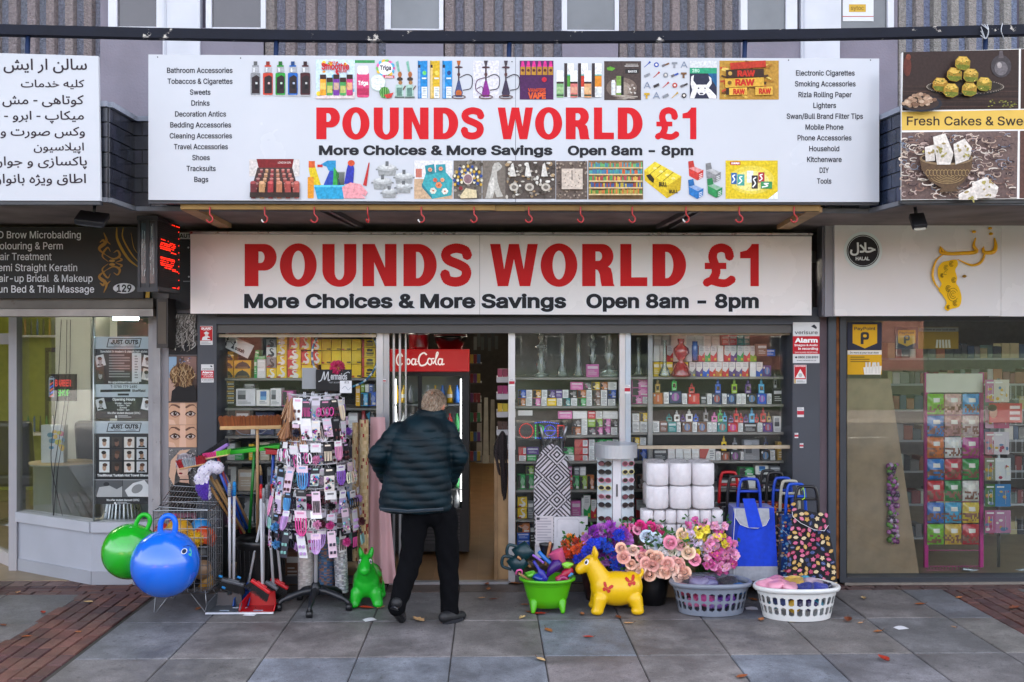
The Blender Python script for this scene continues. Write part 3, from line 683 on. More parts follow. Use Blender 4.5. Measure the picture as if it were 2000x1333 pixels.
 def bars(p):
  for i,col in enumerate(('#1e86cc','#dcb428','#1e8ed4')):
   x=816+24*i;p.poly([(x,120),(x+19,119),(x+19,192),(x,193)],col);p.rect(x,119,x+3,193,mixc(col,'#103050',.35));p.ell(x+13,143,4,4.5,('#6cd070','#f0d85c','#20407c')[i],10);p.rrect(x+1,129,x+5,192,2,mixc(col,'#ffffff',.2));p.rect(x+1,127,x+5,133,'#2c2c34');p.rect(x+7.5,170,x+18,192,'#eef2f6')
   for k in range(5):p.rect(x+9,173+k*3.4,x+17,174+k*3.4,'#8c9aa4')
   p.rect(x+8,152,x+17,155,'#e8f0f4')
 pic('three slim boxes, blue, yellow and blue',bars)
 def hook(p):
  p.rect(924,119,975,193,'#dddbe4')
  for x,col in ((896,'#b8622c'),(949,'#8a2a8c'),(988,'#3c3248')):
   p.rect(x-1.5,122,x+1.5,170,'#403038');p.ell(x,132,8,2,'#4a3038',12);p.poly([(x-4,119),(x+4,119),(x+2,128),(x-2,128)],'#b0602c' if x < 900 else '#484048');p.ell(x,146,3,4,'#5a3a3a',10)
   p.poly([(x-2,158),(x+2,158),(x+8,182),(x+6,190),(x-6,190),(x-8,182)],'#46507a' if x < 900 else col);p.ell(x,182,6,6,col,12)
   p.line(arc(x,190,13,3.2,0,360,20),1.8,'#5c3a34');p.line(bez2([(x+2,152),(x+16,146),(x+26,152),(x+24,172),(x+8,177)]),1.6,'#2c2430')
   if x == 949:p.line(bez2([(x-2,152),(x-17,158),(x-19,176),(x-2,190)]),1.6,'#5c3458');p.line(bez2([(x-18,174),(x-8,170),(x-4,180)]),1.4,'#5c3458')
 pic('three tall hookah pipes',hook)
 def vv(p):
  p.rect(1015,119,1081,195,'#4a1f52');p.poly([(1015,119),(1081,119),(1081,149),(1015,146)],'#5d2860')
  for i in range(6):x=1021+i*10.9;p.poly([(x-2,120),(x+2,120),(x+4,131),(x-4,131)],'#d8308c');p.rect(x-4.4,131,x+4.4,147,'#b8862c');p.ell(x,138,3,3,'#5c2420',8)
  p.ell(1063,156,5,5,'#c8203c',10);p.text('VAMPIRE',1031,1066,173,180,'#c8482c',.04);p.text('VAPE',1031,1066,181,194,'#dc5c30',.05)
 pic('purple advert with six pink capped bottles',vv)
 def juices(p):
  for i,col in enumerate(('#4f9c3a','#cc3a28','#dc8a28')):
   x=1102+i*27
   p.rect(x+0,124,x+19,190,'#f0eef0');p.rect(x+0,124,x+6,190,'#3a3034');p.rect(x+6,147,x+19,170,col);p.rect(x+7,172,x+18,188,'#d8dcdc');p.ell(x+12.5,135,5,6,'#c8c6cc',12);p.ell(x+12.5,135,4,5,'#f2f0f2',12);p.rect(x+6,146,x+19,148.5,'#5ab0a4')
   y=x-14;p.rrect(y-1,138,y+13,163,2,'#f2f2f4');p.rrect(y-1,161,y+13,191,2,mixc(col,'#ffffff',.15));p.rect(y-1,160,y+13,164,'#3a2a28');p.rect(y,170,y+12,182,mixc(col,'#e8f0d0',.35));p.rect(y-1,185,y+13,188,'#2f4a34')
 pic('three bottles beside their cartons',juices)
 def dark(p):
  p.rect(1180,120,1252,196,'#4a3d3a');p.ell(1214,172,30,20,'#75655c',24);p.ell(1213,174,20,14,'#9a8c80',20)
  p.rect(1194,160,1202,186,'#d8dadc');p.rect(1195,157,1201,162,'#eee');p.rect(1204,149,1213,186,'#7aa04a');p.rect(1204,168,1213,182,'#e8e8e8');p.rect(1213,150,1218,186,'#1c1a1c')
  p.poly([(1185,133),(1192,130),(1202,134),(1196,139),(1187,138)],'#5c9c34');p.line([(1222,126),(1246,126)],1,'#c8c0b8');p.line([(1220,129.5),(1247,129.5)],1.4,'#d8d4d0');p.rrect(1221,135,1248,144,2,'#2c2828');p.text('BLACK ICE',1227,1244,138,142,'#fff',.02)
  for i in range(14):p.poly([(rr.uniform(1196,1246),y := rr.uniform(186,193)),(rr.uniform(1196,1246),y+1),(rr.uniform(1200,1246),y+2)],'#c8bcb0')
  for i in range(9):x,y=rr.uniform(1222,1238),rr.uniform(160,180);p.poly([(x,y),(x+5,y+2),(x+2,y+5)],rr.choice(('#e8e0d8','#a89c94')))
 pic('dark brown bottle advert with smoke',dark)
 def tools(p):
  for i in range(4):
   for j in range(5):
    x,y=1264+j*18,127+i*20;k=(i*5+j) % 6;col=rr.choice(('#3a3438','#b83a34','#c8a02c','#3450a8','#77553c','#888c94'))
    if k == 0:p.line([(x-6,y+5),(x+2,y-2),(x+6,y-6)],[1,1.5,4],col)
    elif k == 1:p.ell(x,y,5,5,col,10);p.ell(x,y,2.5,2.5,'#e0d8d0',8)
    elif k == 2:p.line([(x-7,y+3),(x+7,y-3)],3.4,col);p.line([(x-7,y+3),(x-1,y)],4.5,'#6e6a70')
    elif k == 3:p.poly([(x-6,y-5),(x+5,y-5),(x+5,y-1),(x+1,y-1),(x+1,y+6),(x-3,y+6),(x-3,y-1),(x-6,y-1)],col)
    elif k == 4:p.line([(x-6,y+6),(x,y-6),(x+6,y+6)],1.6,'#7c88a0');p.line([(x-3,y+2),(x+3,y+2)],1.4,'#7c88a0')
    else:p.rect(x-6,y-2,x+6,y+3,col,-25)
 pic('scatter of hand tools on white',tools)
 def bull(p):
  p.rect(1347,133,1400,193,'#2a2c44');p.poly([(1376,133),(1400,133),(1400,172)],'#1c5c8c');p.rect(1347,133,1400,144,'#2a9c74');p.rect(1347,119,1400,133,'#d4d6da');p.text('280',1352,1366,135,142,'#bfe8d4',.03)
  p.poly([(1347,193),(1352,176),(1349,165),(1350,150),(1355,147),(1354,158),(1360,166),(1380,166),(1386,158),(1384,149),(1389,153),(1390,164),(1384,173),(1388,176),(1399,188),(1399,193),(1385,193),(1379,182),(1374,186),(1366,186),(1361,180),(1356,193)],'#ece8ea')
  p.ell(1364,173,1.6,1.6,'#1c1c24',8);p.ell(1377,173,1.6,1.6,'#1c1c24',8);p.ell(1370,183,4,1.5,'#2a2030',8)
 pic('white horned bull head on dark blue',bull)
 def raw(p):
  p.rect(1405,119,1521,195,'#b88a34')
  for i in range(46):p.rect(x := rr.uniform(1406,1500),y := rr.uniform(120,189),x+rr.uniform(8,19),y+rr.uniform(3,5),rr.choice(('#d8b04c','#e4c464','#7a4a1c','#c04a28','#a87424','#4a3018')),rr.uniform(-40,40))
  p.rect(1426,121,1496,134,'#b83420',-4);p.rect(1418,136,1492,152,'#3a2418',-2);p.rect(1416,153,1492,170,'#d8a83c',-2);p.rect(1418,172,1459,186,'#e0b044',-2);p.rect(1475,170,1509,186,'#dcae44',-2);p.rect(1418,172,1424,186,'#3a2418')
  for a,b,e,f in ((1440,1475,138,150),(1436,1474,155,168),(1432,1455,174,185),(1482,1506,173,184)):p.text('RAW',a,b,e,f,'#c42c1c',.05)
  p.ell(1426,144,4,4,'#c8a050',10);p.ell(1425,162,4,4,'#7a5020',10)
 pic('heap of brown and gold paper packs',raw)
 def makeup(p):
  p.rect(487,312,585,345,'#d8d0cc');p.poly([(501,311),(574,311),(570,332),(506,332)],'#7c1f22');p.text('LONDON GIRL',543,569,316,320,'#e8d0c8',.01);p.poly([(503,328),(571,328),(585,380),(488,380)],'#4a3634')
  for r in range(6):
   for q in range(6):
    sc=.62+.075*r;x=537+(q-2.5)*17*sc;y=332+r*8.2+r*r*.25
    col=('#8a3c40','#c89468','#b04448','#c07c60','#b0544c','#b86058')[q];p.rect(x-4.5*sc,y,x+4.5*sc,y+9*sc,mixc(col,'#2a1818',.25));p.ell(x,y,5*sc,2.6*sc,mixc(col,'#ffe0d0',.25),10)
  for q in range(6):x=537+(q-2.5)*17;p.rect(x-5.6,358,x+5.6,376,('#6a2c30','#bc8c60','#a03438','#b87454','#a04640','#a85048')[q]);p.ell(x,357,5.6,3.2,('#a04a4c','#d8a880','#c85858','#d08c70','#c06058','#c87068')[q],12)
  p.poly([(488,376),(585,376),(585,386),(488,386)],'#33241f')
 pic('tray of nail colours or lipsticks',makeup)
 def clean(p):
  p.poly([(603,330),(606,318),(614,318),(617,330),(627,362),(609,362)],'#dcc020');p.rect(603,315,615,328,'#d8602c');p.rrect(601,346,613,388,2,'#e09428');p.poly([(644,334),(655,334),(666,362),(632,362)],'#2848a8');p.poly([(626,322),(640,314),(656,314),(656,334),(642,334),(638,326)],'#2a90c4');p.rect(620,322,630,327,'#c83030');p.poly([(652,326),(662,340),(660,362),(650,362)],'#36a048')
  for i in range(8):p.line([(660+i*1.6,362),(657+i*2.2,336)],1.2,'#30402c')
  p.poly([(677,332),(681,318),(688,316),(692,330),(690,358),(672,360)],'#3038a8');p.ell(686,319,7,6,'#d0502c',12)
  p.poly([(613,362),(676,362),(671,389),(620,389)],'#2a9cc8');p.poly([(613,362),(676,362),(675,366),(614,366)],'#58c0e0')
  p.poly([(668,366),(684,357),(704,360),(718,376),(714,384),(704,378),(714,388),(672,388)],'#e89ca4');p.poly([(709,362),(720,318),(722,318),(716,364)],'#c03030')
 pic('cleaning bottles in a blue bowl with pink gloves',clean)
 def pots(p):
  for x,y,r in ((756,330,19),(789,346,18),(747,356,19),(788,366,15),(760,376,14)):
   p.rect(x-r-3,y,x+r+3,y+3,'#86888a');p.poly([(x-r,y-2),(x+r,y-2),(x+r*.85,y+r*.75),(x-r*.85,y+r*.75)],'#9a9c9c');p.ell(x,y-2,r,r*.32,'#b8baba',18);p.ell(x,y-4,r*.8,r*.25,'#cfd1d1',16);p.rect(x-3,y-r*.5-5,x+3,y-5,'#6c6e70')
 pic('set of five grey lidded pots',pots)
 def bed(p):
  p.rect(809,314,884,389,'#e2e0e2');p.rect(809,350,884,389,'#c8a888');p.rect(812,330,824,347,'#c87868');p.poly([(832,338),(870,336),(884,352),(882,382),(844,389),(824,362)],'#3fa4ac');p.poly([(830,324),(848,321),(850,340),(832,342)],'#2f8c98');p.poly([(851,322),(870,321),(871,338),(852,340)],'#3898a4');p.poly([(824,358),(844,384),(844,389),(824,366)],'#2f7c88')
  for x,y,r,q in ((857,362,6,'#e0845c'),(846,373,6,'#e4e0d0'),(869,374,6,'#f0ece0'),(850,352,4,'#d86850'),(864,352,4,'#e8a078'),(840,332,4,'#e8a080'),(861,330,4,'#e09070')):
   for k in range(6):p.ell(x+r*.6*math.cos(k),y+r*.6*math.sin(k),r*.5,r*.5,q,8)
   p.ell(x,y,r*.3,r*.3,'#b85a30',8)
 pic('turquoise flowered bedding in a room',bed)
 def peacock(p):
  p.rect(886,314,941,389,'#6c645c')
  for k in range(46):x,y=rr.uniform(887,940),rr.uniform(315,388);p.ell(x,y,rr.uniform(2,4),rr.uniform(2,4),rr.choice(('#9c9488','#4e463e','#847c70')),7)
  for ring in range(3):
   for k in range(13):a=math.radians(-20+k*18.3);q=13+ring*7;p.ell(914+q*math.cos(a),352-q*math.sin(a),2.6,3.2,('#e4dcc0','#2c4c94','#c8a040')[(ring+k) % 3],8)
  p.ell(914,350,10,11,'#d8ccc0',16);p.ell(914,350,8,9,'#8c6c74',16);p.poly([(898,384),(910,368),(930,372),(932,387),(900,388)],'#d8c8a0');p.ell(900,368,4,4,'#8c2c30',8)
 pic('jewelled peacock tail clock',peacock)
 def statue(p):
  p.rect(942,314,987,389,'#786f66');p.poly([(948,388),(954,360),(960,340),(962,326),(966,319),(974,317),(981,325),(978,331),(970,336),(972,356),(977,372),(983,384),(970,386),(966,374),(962,388)],'#b8b4ac');p.poly([(956,360),(964,345),(966,370),(958,386)],'#d6d2ca');p.ell(975,324,1,1,'#3c3834',6)
 pic('silver seated cat statue',statue)
 def silver(p):
  p.rect(987,314,1085,389,'#5c524c')
  for k in range(120):x,y=rr.uniform(989,1083),rr.uniform(317,386);p.ell(x,y,rr.uniform(1.5,5),rr.uniform(1.5,4.5),rr.choice(('#c8c0b4','#8a8278','#e0dcd4','#4c443e','#b09470','#706860')),7)
  for x in (1000,1030,1062):p.poly([(x-5,345),(x-2,322),(x+2,318),(x+8,345)],'#d8d4cc');p.ell(x+4,366,9,8,'#c0b8ac',12);p.ell(x+4,366,5,4,'#706860',10)
 pic('crowd of silver ornaments',silver)
 def clock(p):
  p.rect(1086,315,1147,390,'#6a5c54')
  for k in range(90):x,y=rr.uniform(1087,1146),rr.uniform(316,388);p.ell(x,y,2,2,rr.choice(('#8c7c70','#4a3e38','#a89888')),6)
  p.rect(1097,330,1138,370,'#cbbcae');p.rect(1116.5,333,1118,352,'#3a302c')
  for a in range(12):t=math.radians(a*30);p.rect(1117+15*math.cos(t)-1,350+15*math.sin(t)-1,1118+15*math.cos(t),350+15*math.sin(t)+1,'#7a6a60')
 pic('square ornate clock',clock)
 def shelf(p):
  p.rect(1149,314,1256,390,'#7a6044')
  for r in range(5):
   y=327+r*13
   for k in range(34):x=1151+k*3.05;h=rr.uniform(6,10);p.rect(x,y-h,x+2.6,y,rr.choice((('#4a90a0','#6ab06c','#c87850'),('#4a80a8','#d86840','#48a0a0'),('#e0b050','#b84850','#5a9c58'),('#385c94','#c8b040','#a0483c'),('#d0783c','#b0a048','#50883c'))[r]))
   p.rect(1150,y,1255,y+2.6,'#d6bc8c')
 pic('shelves packed with coloured bottles',shelf)
 def bullbox(p):
  p.poly([(1258,333),(1279,316),(1331,345),(1305,362)],'#e8cf38');p.poly([(1258,333),(1305,362),(1303,388),(1259,353)],'#d8b820');p.poly([(1305,362),(1331,345),(1329,372),(1303,388)],'#c4a418')
  for k in range(3):p.line([(1270+k*12,340+k*7.4),(1291+k*12,323+k*7)],1,'#7a6410')
  for k in range(4):p.ell(1279+k*12,329+k*6.6,4,2.4,'#f4e68c',10)
  p.text('BULL',1287,1303,356,365,'#2c2408',.04);p.poly([(1262,343),(1270,340),(1278,350),(1276,358),(1268,352)],'#2c2408');p.text('BULL',1307,1324,371,378,'#2c2408',.03)
 pic('yellow four pack carton',bullbox)
 def four(p):
  for x,y,col in ((1344,316,'#d03c34'),(1378,320,'#8c8c8e'),(1344,352,'#2472b8'),(1381,350,'#2c8c50')):
   p.poly([(x,y),(x+10,y-2),(x+13,y+12),(x+1,y+14)],mixc(col,'#000000',.2));p.poly([(x+1,y+13),(x+13,y+10),(x+29,y+17),(x+19,y+22)],mixc(col,'#ffffff',.25));p.poly([(x+1,y+13),(x+19,y+22),(x+18,y+37),(x+2,y+28)],col);p.poly([(x+19,y+22),(x+30,y+16),(x+29,y+31),(x+18,y+37)],mixc(col,'#000000',.15))
   for k in range(3):p.rect(x+21,y+24+k*3.4,x+28,y+25.5+k*3.4,mixc(col,'#ffffff',.6),-25)
 pic('four small open boxes, red, grey, blue and green',four)
 def swan(p):
  p.rect(1417,314,1519,389,'#dcc020');p.ell(1468,352,44,28,'#e6d050',24);p.ell(1468,354,34,20,'#efe28c',20);p.rect(1426,316,1446,323,'#c03c24');p.text('SWAN',1428,1444,317.5,321.5,'#fff',.04);p.poly([(1500,389),(1519,374),(1519,389)],'#eef2f4')
  for x,y,w_,h,col in ((1428,338,11,22,'#2464a8'),(1440,341,14,22,'#4aa89c'),(1459,334,12,23,'#e8eef2'),(1468,343,12,26,'#3a3434'),(1481,337,12,20,'#b03038'),(1486,355,22,14,'#3c9058')):
   p.rect(x,y,x+w_,y+h,col);p.line(bez2([(x+2,y+h-3),(x+w_*.6,y+h*.6),(x+w_*.3,y+h*.3),(x+w_*.7,y+4)]),2.4,'#f4f4f4')
 pic('yellow advert with a fan of small packs',swan)
big_sign()
def low_sign():
 Y=-.30
 s=thing('fascia_sign','long silver grey fascia sign with red lettering over the pound shop window','sign',P(978,615,Y))
 mb=MB();board(mb,372,458,936.6,613,Y,.02,'#e9e6e6',460,614.5);board(mb,937.2,460,1585,614.5,Y,.02,'#e9e6e6',462,616.5);mb.build('panel',GREYSH,s)
 mb=MB();board(mb,374,462,1582,612,Y+.025,.22,'#55555a');mb.build('sign_case',PAINT,s)
 mb=MB();a=P(372,455,Y);b=P(1585,459,Y);mb.box(a.x,b.x,Y-.03,Y+.03,a.z-.012,a.z+.006,'#8d8d92');mb.build('top_trim',METAL,s)
 mb=MB();p=Pr(mb,Y,lift=.003);lp=[]
 for ch,x0,x1 in HP:lp += heavy(ch,478+(x0-617.8)*1.3527,478+(x1-617.8)*1.3527,477,559.5)
 p.loops(lp,'#d0000a');mb.build('lettering',amat('red_vinyl',.4,var=(2,.06),spec=.2),s,'big red shop name')
 mb=MB();p=Pr(mb,Y)
 for t,a,b in (('More Choices & More Savings',477,1106),('Open 8am - 8pm',1145,1482)):p.tx(t,a-1,b+1,603.3,29.5,'#dfe3ec',.05);p.tx(t,a,b,602.5,28,'#14161e',.034)
 mb.build('lettering',PRINT,s,'bold black slogan with a pale edge')
low_sign()
def left_white():
 Y=-1.8;s=thing('shop_sign','white sign of a hair salon with eight lines of Persian writing','sign',P(60,392,Y))
 mb=MB();board(mb,-110,101,192,392,Y,.025,'#c0c3cb',110,392.5);mb.prism([P(192,110,Y),P(196.5,392.5,Y),P(192,392.5,Y)],(0,.025,0),'#c0c3cb');mb.build('panel',SIGNW,s)
 mb=MB();board(mb,-110,392.5,196,400,Y+.01,.05,'#3a3c42');mb.build('bottom_trim',PAINT,s)
 mb=MB();p=Pr(mb,Y)
 rows=[('سالن ار ایش',7,170,115,144),('کلیه خدمات',41,165,156,175),('کوتاهی - مش -',-12,164,186,210),('میکاپ - ابرو -',8,164,217,242),('وکس صورت و',1,166,248,271),('اپیلاسیون',66,164,279,301),('پاکسازی و جوان',-14,170,306,331),('اطاق ویژه بانوان',-16,168,340,364)]
 for t,a,b,y0,y1 in rows:mb=MB();Pr(mb,Y).text(persian(t),a,b,y0,y1,'#2a1e28',.008,ARAB);mb.build('lettering',PRINT,s)
left_white()
def cakes():
 Y=-1.8;rr=random.Random(31)
 s=thing('shop_sign','bakery sign with two dark food photographs and a yellow band','sign',P(1880,390,Y))
 mb=MB();board(mb,1762,103,2120,391,Y,.025,'#e8e6e4',92,388);mb.build('panel',SIGNW,s)
 mb=MB();p=Pr(mb,Y,step=.00022)
 p.poly([(1764,102.5),(1990,97),(1989,213),(1762,216)],'#33231f');p.poly([(1994,96.5),(2120,93),(2120,210),(1993,213)],'#3f2a22')
 for k in range(9):y=168+k*5;p.rect(1763,y,1989,y+2,('#3d2a22','#2a1c19','#463027')[k % 3])
 p.ell(1772,130,8,20,'#5c2c22',12);p.ell(1774,112,5,6,'#7a3c28',10);p.ell(1955,130,20,22,'#423c40',18);p.ell(1955,134,13,14,'#6a6468',14);p.ell(1952,128,5,6,'#a49c9c',8);p.poly([(1952,100),(1958,100),(1960,114),(1950,114)],'#5a5256')
 p.ell(1885,172,74,17,'#161010',28);p.ell(1885,170,76,14,'#4c423a',28);p.ell(1885,169,70,12,'#2c231e',28)
 for k in range(60):a=k*.105;p.ell(1885+75*math.cos(a),170+14*math.sin(a),1.2,.9,'#9c9084',5)
 def bak(x,y,q):
  p.poly([(x-14,y-6),(x-7,y-14),(x+8,y-13),(x+15,y-5),(x+14,y+9),(x+4,y+14),(x-9,y+12),(x-15,y+5)],mixc('#a87c28','#7a8024',q));p.poly([(x-12,y-6),(x-6,y-13),(x+8,y-12),(x+13,y-5),(x,y-1)],'#d8b050');p.poly([(x-14,y+2),(x+14,y+4),(x+13,y+9),(x+4,y+13),(x-9,y+11)],'#6c7420')
  for k in range(16):p.ell(x+rr.uniform(-12,12),y+rr.uniform(-11,11),1.6,1.1,rr.choice(('#e4c468','#8c8c2c','#b88c34','#56641c')),6)
 for x,y in ((1836,166),(1922,165),(1857,177),(1893,175),(1864,146),(1896,148),(1880,124)):bak(x,y,rr.random()*.6)
 p.ell(1800,203,40,16,'#22242e',24);p.ell(1799,202,35,13,'#3c2c26',20)
 for k in range(46):a=rr.uniform(0,6.28);q=rr.random()**.5;p.ell(1794+32*q*math.cos(a),200+13*q*math.sin(a)-3,5,3.6,rr.choice(('#a08068','#b89880','#7c5c48','#c8ac94')),8)
 for k in range(30):p.ell(rr.uniform(1930,1985),rr.uniform(196,210),2,1,rr.choice(('#6c6c24','#8c8a3c')),6)
 mb.build('picture',PHOTO,s,'stack of nut pastries on a dark plate')
 mb=MB();p=Pr(mb,Y);p.poly([(1761,219),(2120,213),(2120,252),(1761,255)],'#dcb656');p.tx('Fresh Cakes & Sweets',1771,2034,245.5,17.5,'#2c201c',.012);mb.build('lettering',PRINT,s,'yellow band with black lettering')
 mb=MB();p=Pr(mb,Y,step=.00018);p.poly([(1761,259),(1988,256),(1986,388),(1760,390)],'#6c5854');p.poly([(1992,256),(2120,253),(2120,386),(1991,388)],'#5a3c34')
 for k in range(330):
  x,y=rr.uniform(1764,1980),rr.uniform(263,384);a=rr.uniform(0,3.1)
  if abs(x-1855) < 42 and 275 < y < 360:continue
  p.line(arc(x,y,rr.uniform(3,11),rr.uniform(2,6),a*57,a*57+rr.uniform(90,260),6),rr.uniform(.8,2.4),rr.choice(('#b8a090','#d8c4b4','#8c6c60','#3c2c30','#c4aca4','#7c8494','#e0d4c8')))
 p.poly([(1796,308),(1900,303),(1898,330),(1882,356),(1868,366),(1872,374),(1834,376),(1838,367),(1816,354),(1800,332)],'#5c4632');p.ell(1848,310,52,13,'#8c7458',28);p.ell(1848,309,48,10,'#2c2018',28)
 for k in range(5):p.line(arc(1850,342,10+k*6,5+k*3,200,340,8),1.2,'#9c8258')
 for k in range(12):p.line(arc(1812+k*7,338,4,6,0,300,8),1,'#a88c60')
 def noug(pts,n):
  p.poly(pts,'#e0d8d0');cx_=sum(q[0] for q in pts)/len(pts);cy_=sum(q[1] for q in pts)/len(pts)
  p.poly([(cx_+(x-cx_)*.97,cy_+(y-cy_)*.6+6) for x,y in pts],'#cfc6be')
  for k in range(n):p.ell(cx_+rr.uniform(-14,14),cy_+rr.uniform(-14,14),rr.uniform(2,5),rr.uniform(1.5,3),rr.choice(('#8c8448','#a89c5c','#9c8858')),8,rot=rr.uniform(0,180))
 noug([(1806,288),(1824,283),(1826,314),(1808,316)],4);noug([(1822,268),(1846,261),(1862,300),(1856,322),(1830,322)],9);noug([(1862,282),(1884,271),(1898,290),(1892,312),(1866,322)],8);noug([(1898,358),(1926,346),(1950,366),(1944,386),(1906,388)],9);noug([(1872,380),(1900,364),(1910,388),(1872,388)],5)
 mb.build('picture',PHOTO,s,'nougat pieces in a brass bowl on patterned cloth')
 mb=MB();board(mb,1760,391,2120,398,Y+.02,.05,'#2e2f34',388.5,396);mb.build('bottom_trim',PAINT,s)
cakes()
def salon_sign():
 Y=-.28;s=thing('fascia_sign','dark grey beauty salon sign with white service list and gold scrolls','sign',P(100,582,Y))
 mb=MB();board(mb,-130,444,280,583,Y,.2,'#1f2124');mb.build('panel',amat('dark_gloss',.38,var=(1.5,.35),spec=.25),s)
 wl(s,Y,(('3D Brow Microbalding',-14,158,466),('Colouring & Perm',-12,123,487.5),('Hair Treatment',-11,101,508.5),('Semi Straight Keratin',-14,151,530),('Hair-up Bridal  & Makeup',-13,181,551),('Sun Bed & Thai Massage',-14,184,572)),14,'#e4e7ee',.006)
 mb=MB();p=Pr(mb,Y)
 for pts,w_ in (([(228,444),(230,470),(250,505),(273,524)],5),([(241,444),(240,465),(256,495),(273,515)],3),([(256,455),(262,485),(274,500)],1.2)):p.line(bez2(pts),[w_*(.3+.7*math.sin(math.pi*i/(8*(len(pts)-1)))) for i in range(8*(len(pts)-1)+1)],'#b08a30')
 p.poly([(284,582),(286,560),(294,555),(292,582)],'#b08a30')
 for m_ in (1,-1):
  f=lambda y:513.5+m_*(y-513.5)
  def cv(pts,w_):p.line(bez2([(x,f(y)) for x,y in pts]),w_,'#a67a34',True)
  cv([(203,455),(208,472),(194,486),(206,498)],7);cv([(206,498),(222,506),(234,500),(230,490),(222,494)],5);cv([(212,512),(200,500),(210,484),(216,492)],4);cv([(195,474),(202,470),(206,480)],5);cv([(216,478),(208,470),(206,462)],4);cv([(226,513),(238,508),(232,503)],4)
  p.ell(219,f(510),6,2.6,'#b88c40',10)
 mb.build('scroll',PRINT,s,'gold scroll ornament')
 mb=MB();p=Pr(mb,Y);p.ell(242.5,563.5,21.5,10,'#d8dadf',24);p.text('129',228,257,556,571,'#1c1c20',.03);mb.build('number_plate',PRINT,s)
 # roller box under it
 k=thing('roller_shutter','weathered grey roller shutter box under the dark salon sign','shutter',P(140,618,-.2))
 mb=MB();board(mb,-130,583,299,603,-.22,.3,'#6b655f');board(mb,-130,604,299,618,-.26,.3,'#a59d98');board(mb,298,583,313,1000,-.1,.06,'#9d9a9c');mb.build('housing',amat('weathered_metal',.6,var=(4,.3),wear=(12,.66,'#5a5048'),bump=(20,.2,.004)),k)
salon_sign()
def orange_sign():
 Y=-.3;s=thing('fascia_sign','pale grey fascia sign with halal roundel and gold Persian calligraphy','sign',P(1830,618,Y))
 mb=MB();board(mb,1630,436,1954.5,617.5,Y,.2,'#e2dfe0',435,617.5);board(mb,1955.2,435,2130,618.5,Y,.2,'#e2dfe0');mb.build('panel',GREYSH,s)
 mb=MB();board(mb,1611,437,1629.5,618.5,Y+.03,.2,'#8e8b92');board(mb,1606,437,1611,616,Y+.05,.1,'#73717a');mb.build('edge_trim',PAINT,s)
 mb=MB();p=Pr(mb,Y);p.ell(1685.5,490.5,37.5,37.5,'#d9e4e6',40);p.ell(1685.5,490.5,32,31.5,'#1e1d22',40);p.line(arc(1685.5,490.5,29.8,29.3,0,360,40),.9,'#d9e4e6');p.text('HALAL',1671,1698,502,509,'#e8eef0',.03)
 p.text(persian('حلال'),1660,1710,474,500,'#e8eef0',.02,ARAB);mb.build('roundel',PRINT,s)
 mb=MB();T=lambda x,y:(1540+x/3.3326,420+y/3.3326)
 G1,G2='#ffbe08','#a87c10'
 def gold(pts,w_):
  pt=[Vector(P(*T(*q),Y-.018)) for q in pts];pt=bez(pt,6);n=len(pt)
  ws=[w_*(.25+.75*math.sin(math.pi*min(1,max(0,(i+1)/(n+1))))) for i in range(n)]
  mb.tube(pt,[q*SC(Y)/3.33 for q in ws],G1,8)
 gold([(1340,150),(1348,200),(1335,240),(1275,245),(1262,215)],14);gold([(1268,205),(1275,260),(1250,310),(1190,328),(1100,290)],9);gold([(1218,150),(1205,200),(1222,240),(1140,250),(1000,250),(988,205)],13);gold([(990,212),(1020,245),(1060,248)],10);gold([(1010,255),(960,300),(938,380),(950,440),(985,490)],8)
 for x,y in ((1207,110),(1312,88),(1318,124),(1145,400)):q=P(*T(x,y),Y-.02);mb.ball(q,(.018,.012,.012),G1 if y < 300 else G2,12,8)
 mb.build('calligraphy',amat('gold_acrylic',.3,var=(10,.15)),s)
 mb=MB();out=[(1030,300),(1090,292),(1102,325),(1085,360),(1098,410),(1092,445),(1112,480),(1126,540),(1112,595),(1060,612),(1035,626),(1015,605),(1028,570),(1000,520),(975,490),(995,450),(975,410),(972,350),(1000,310)]
 mb.T=None;o2=bez2([T(*q) for q in out+out[:1]],5)[:-1];p=Pr(mb,Y-.012)
 v,t=fill_loops([o2]);mb.add([P(x,y,Y-.014) for x,y in v],t,'#ffc808',False)
 n=len(o2);mb.add([P(x,y,Y-.014) for x,y in o2]+[P(x,y,Y) for x,y in o2],[[i,(i+1) % n,n+(i+1) % n,n+i] for i in range(n)],'#a87c08',False)
 rr=random.Random(2)
 for x,y,r in ((1020,380,30),(1025,345,14),(1060,320,14),(1075,425,14),(1070,520,34),(1085,575,14),(1040,600,10),(1040,480,16),(1000,395,10)):
  for q in (1,.6,.28):p.line([T(*z) for z in arc(x,y,r*q,r*q*1.25,30,330,12)],.8,'#6e5206')
 mb.build('paisley_ornament',PRINT,s)
orange_sign()
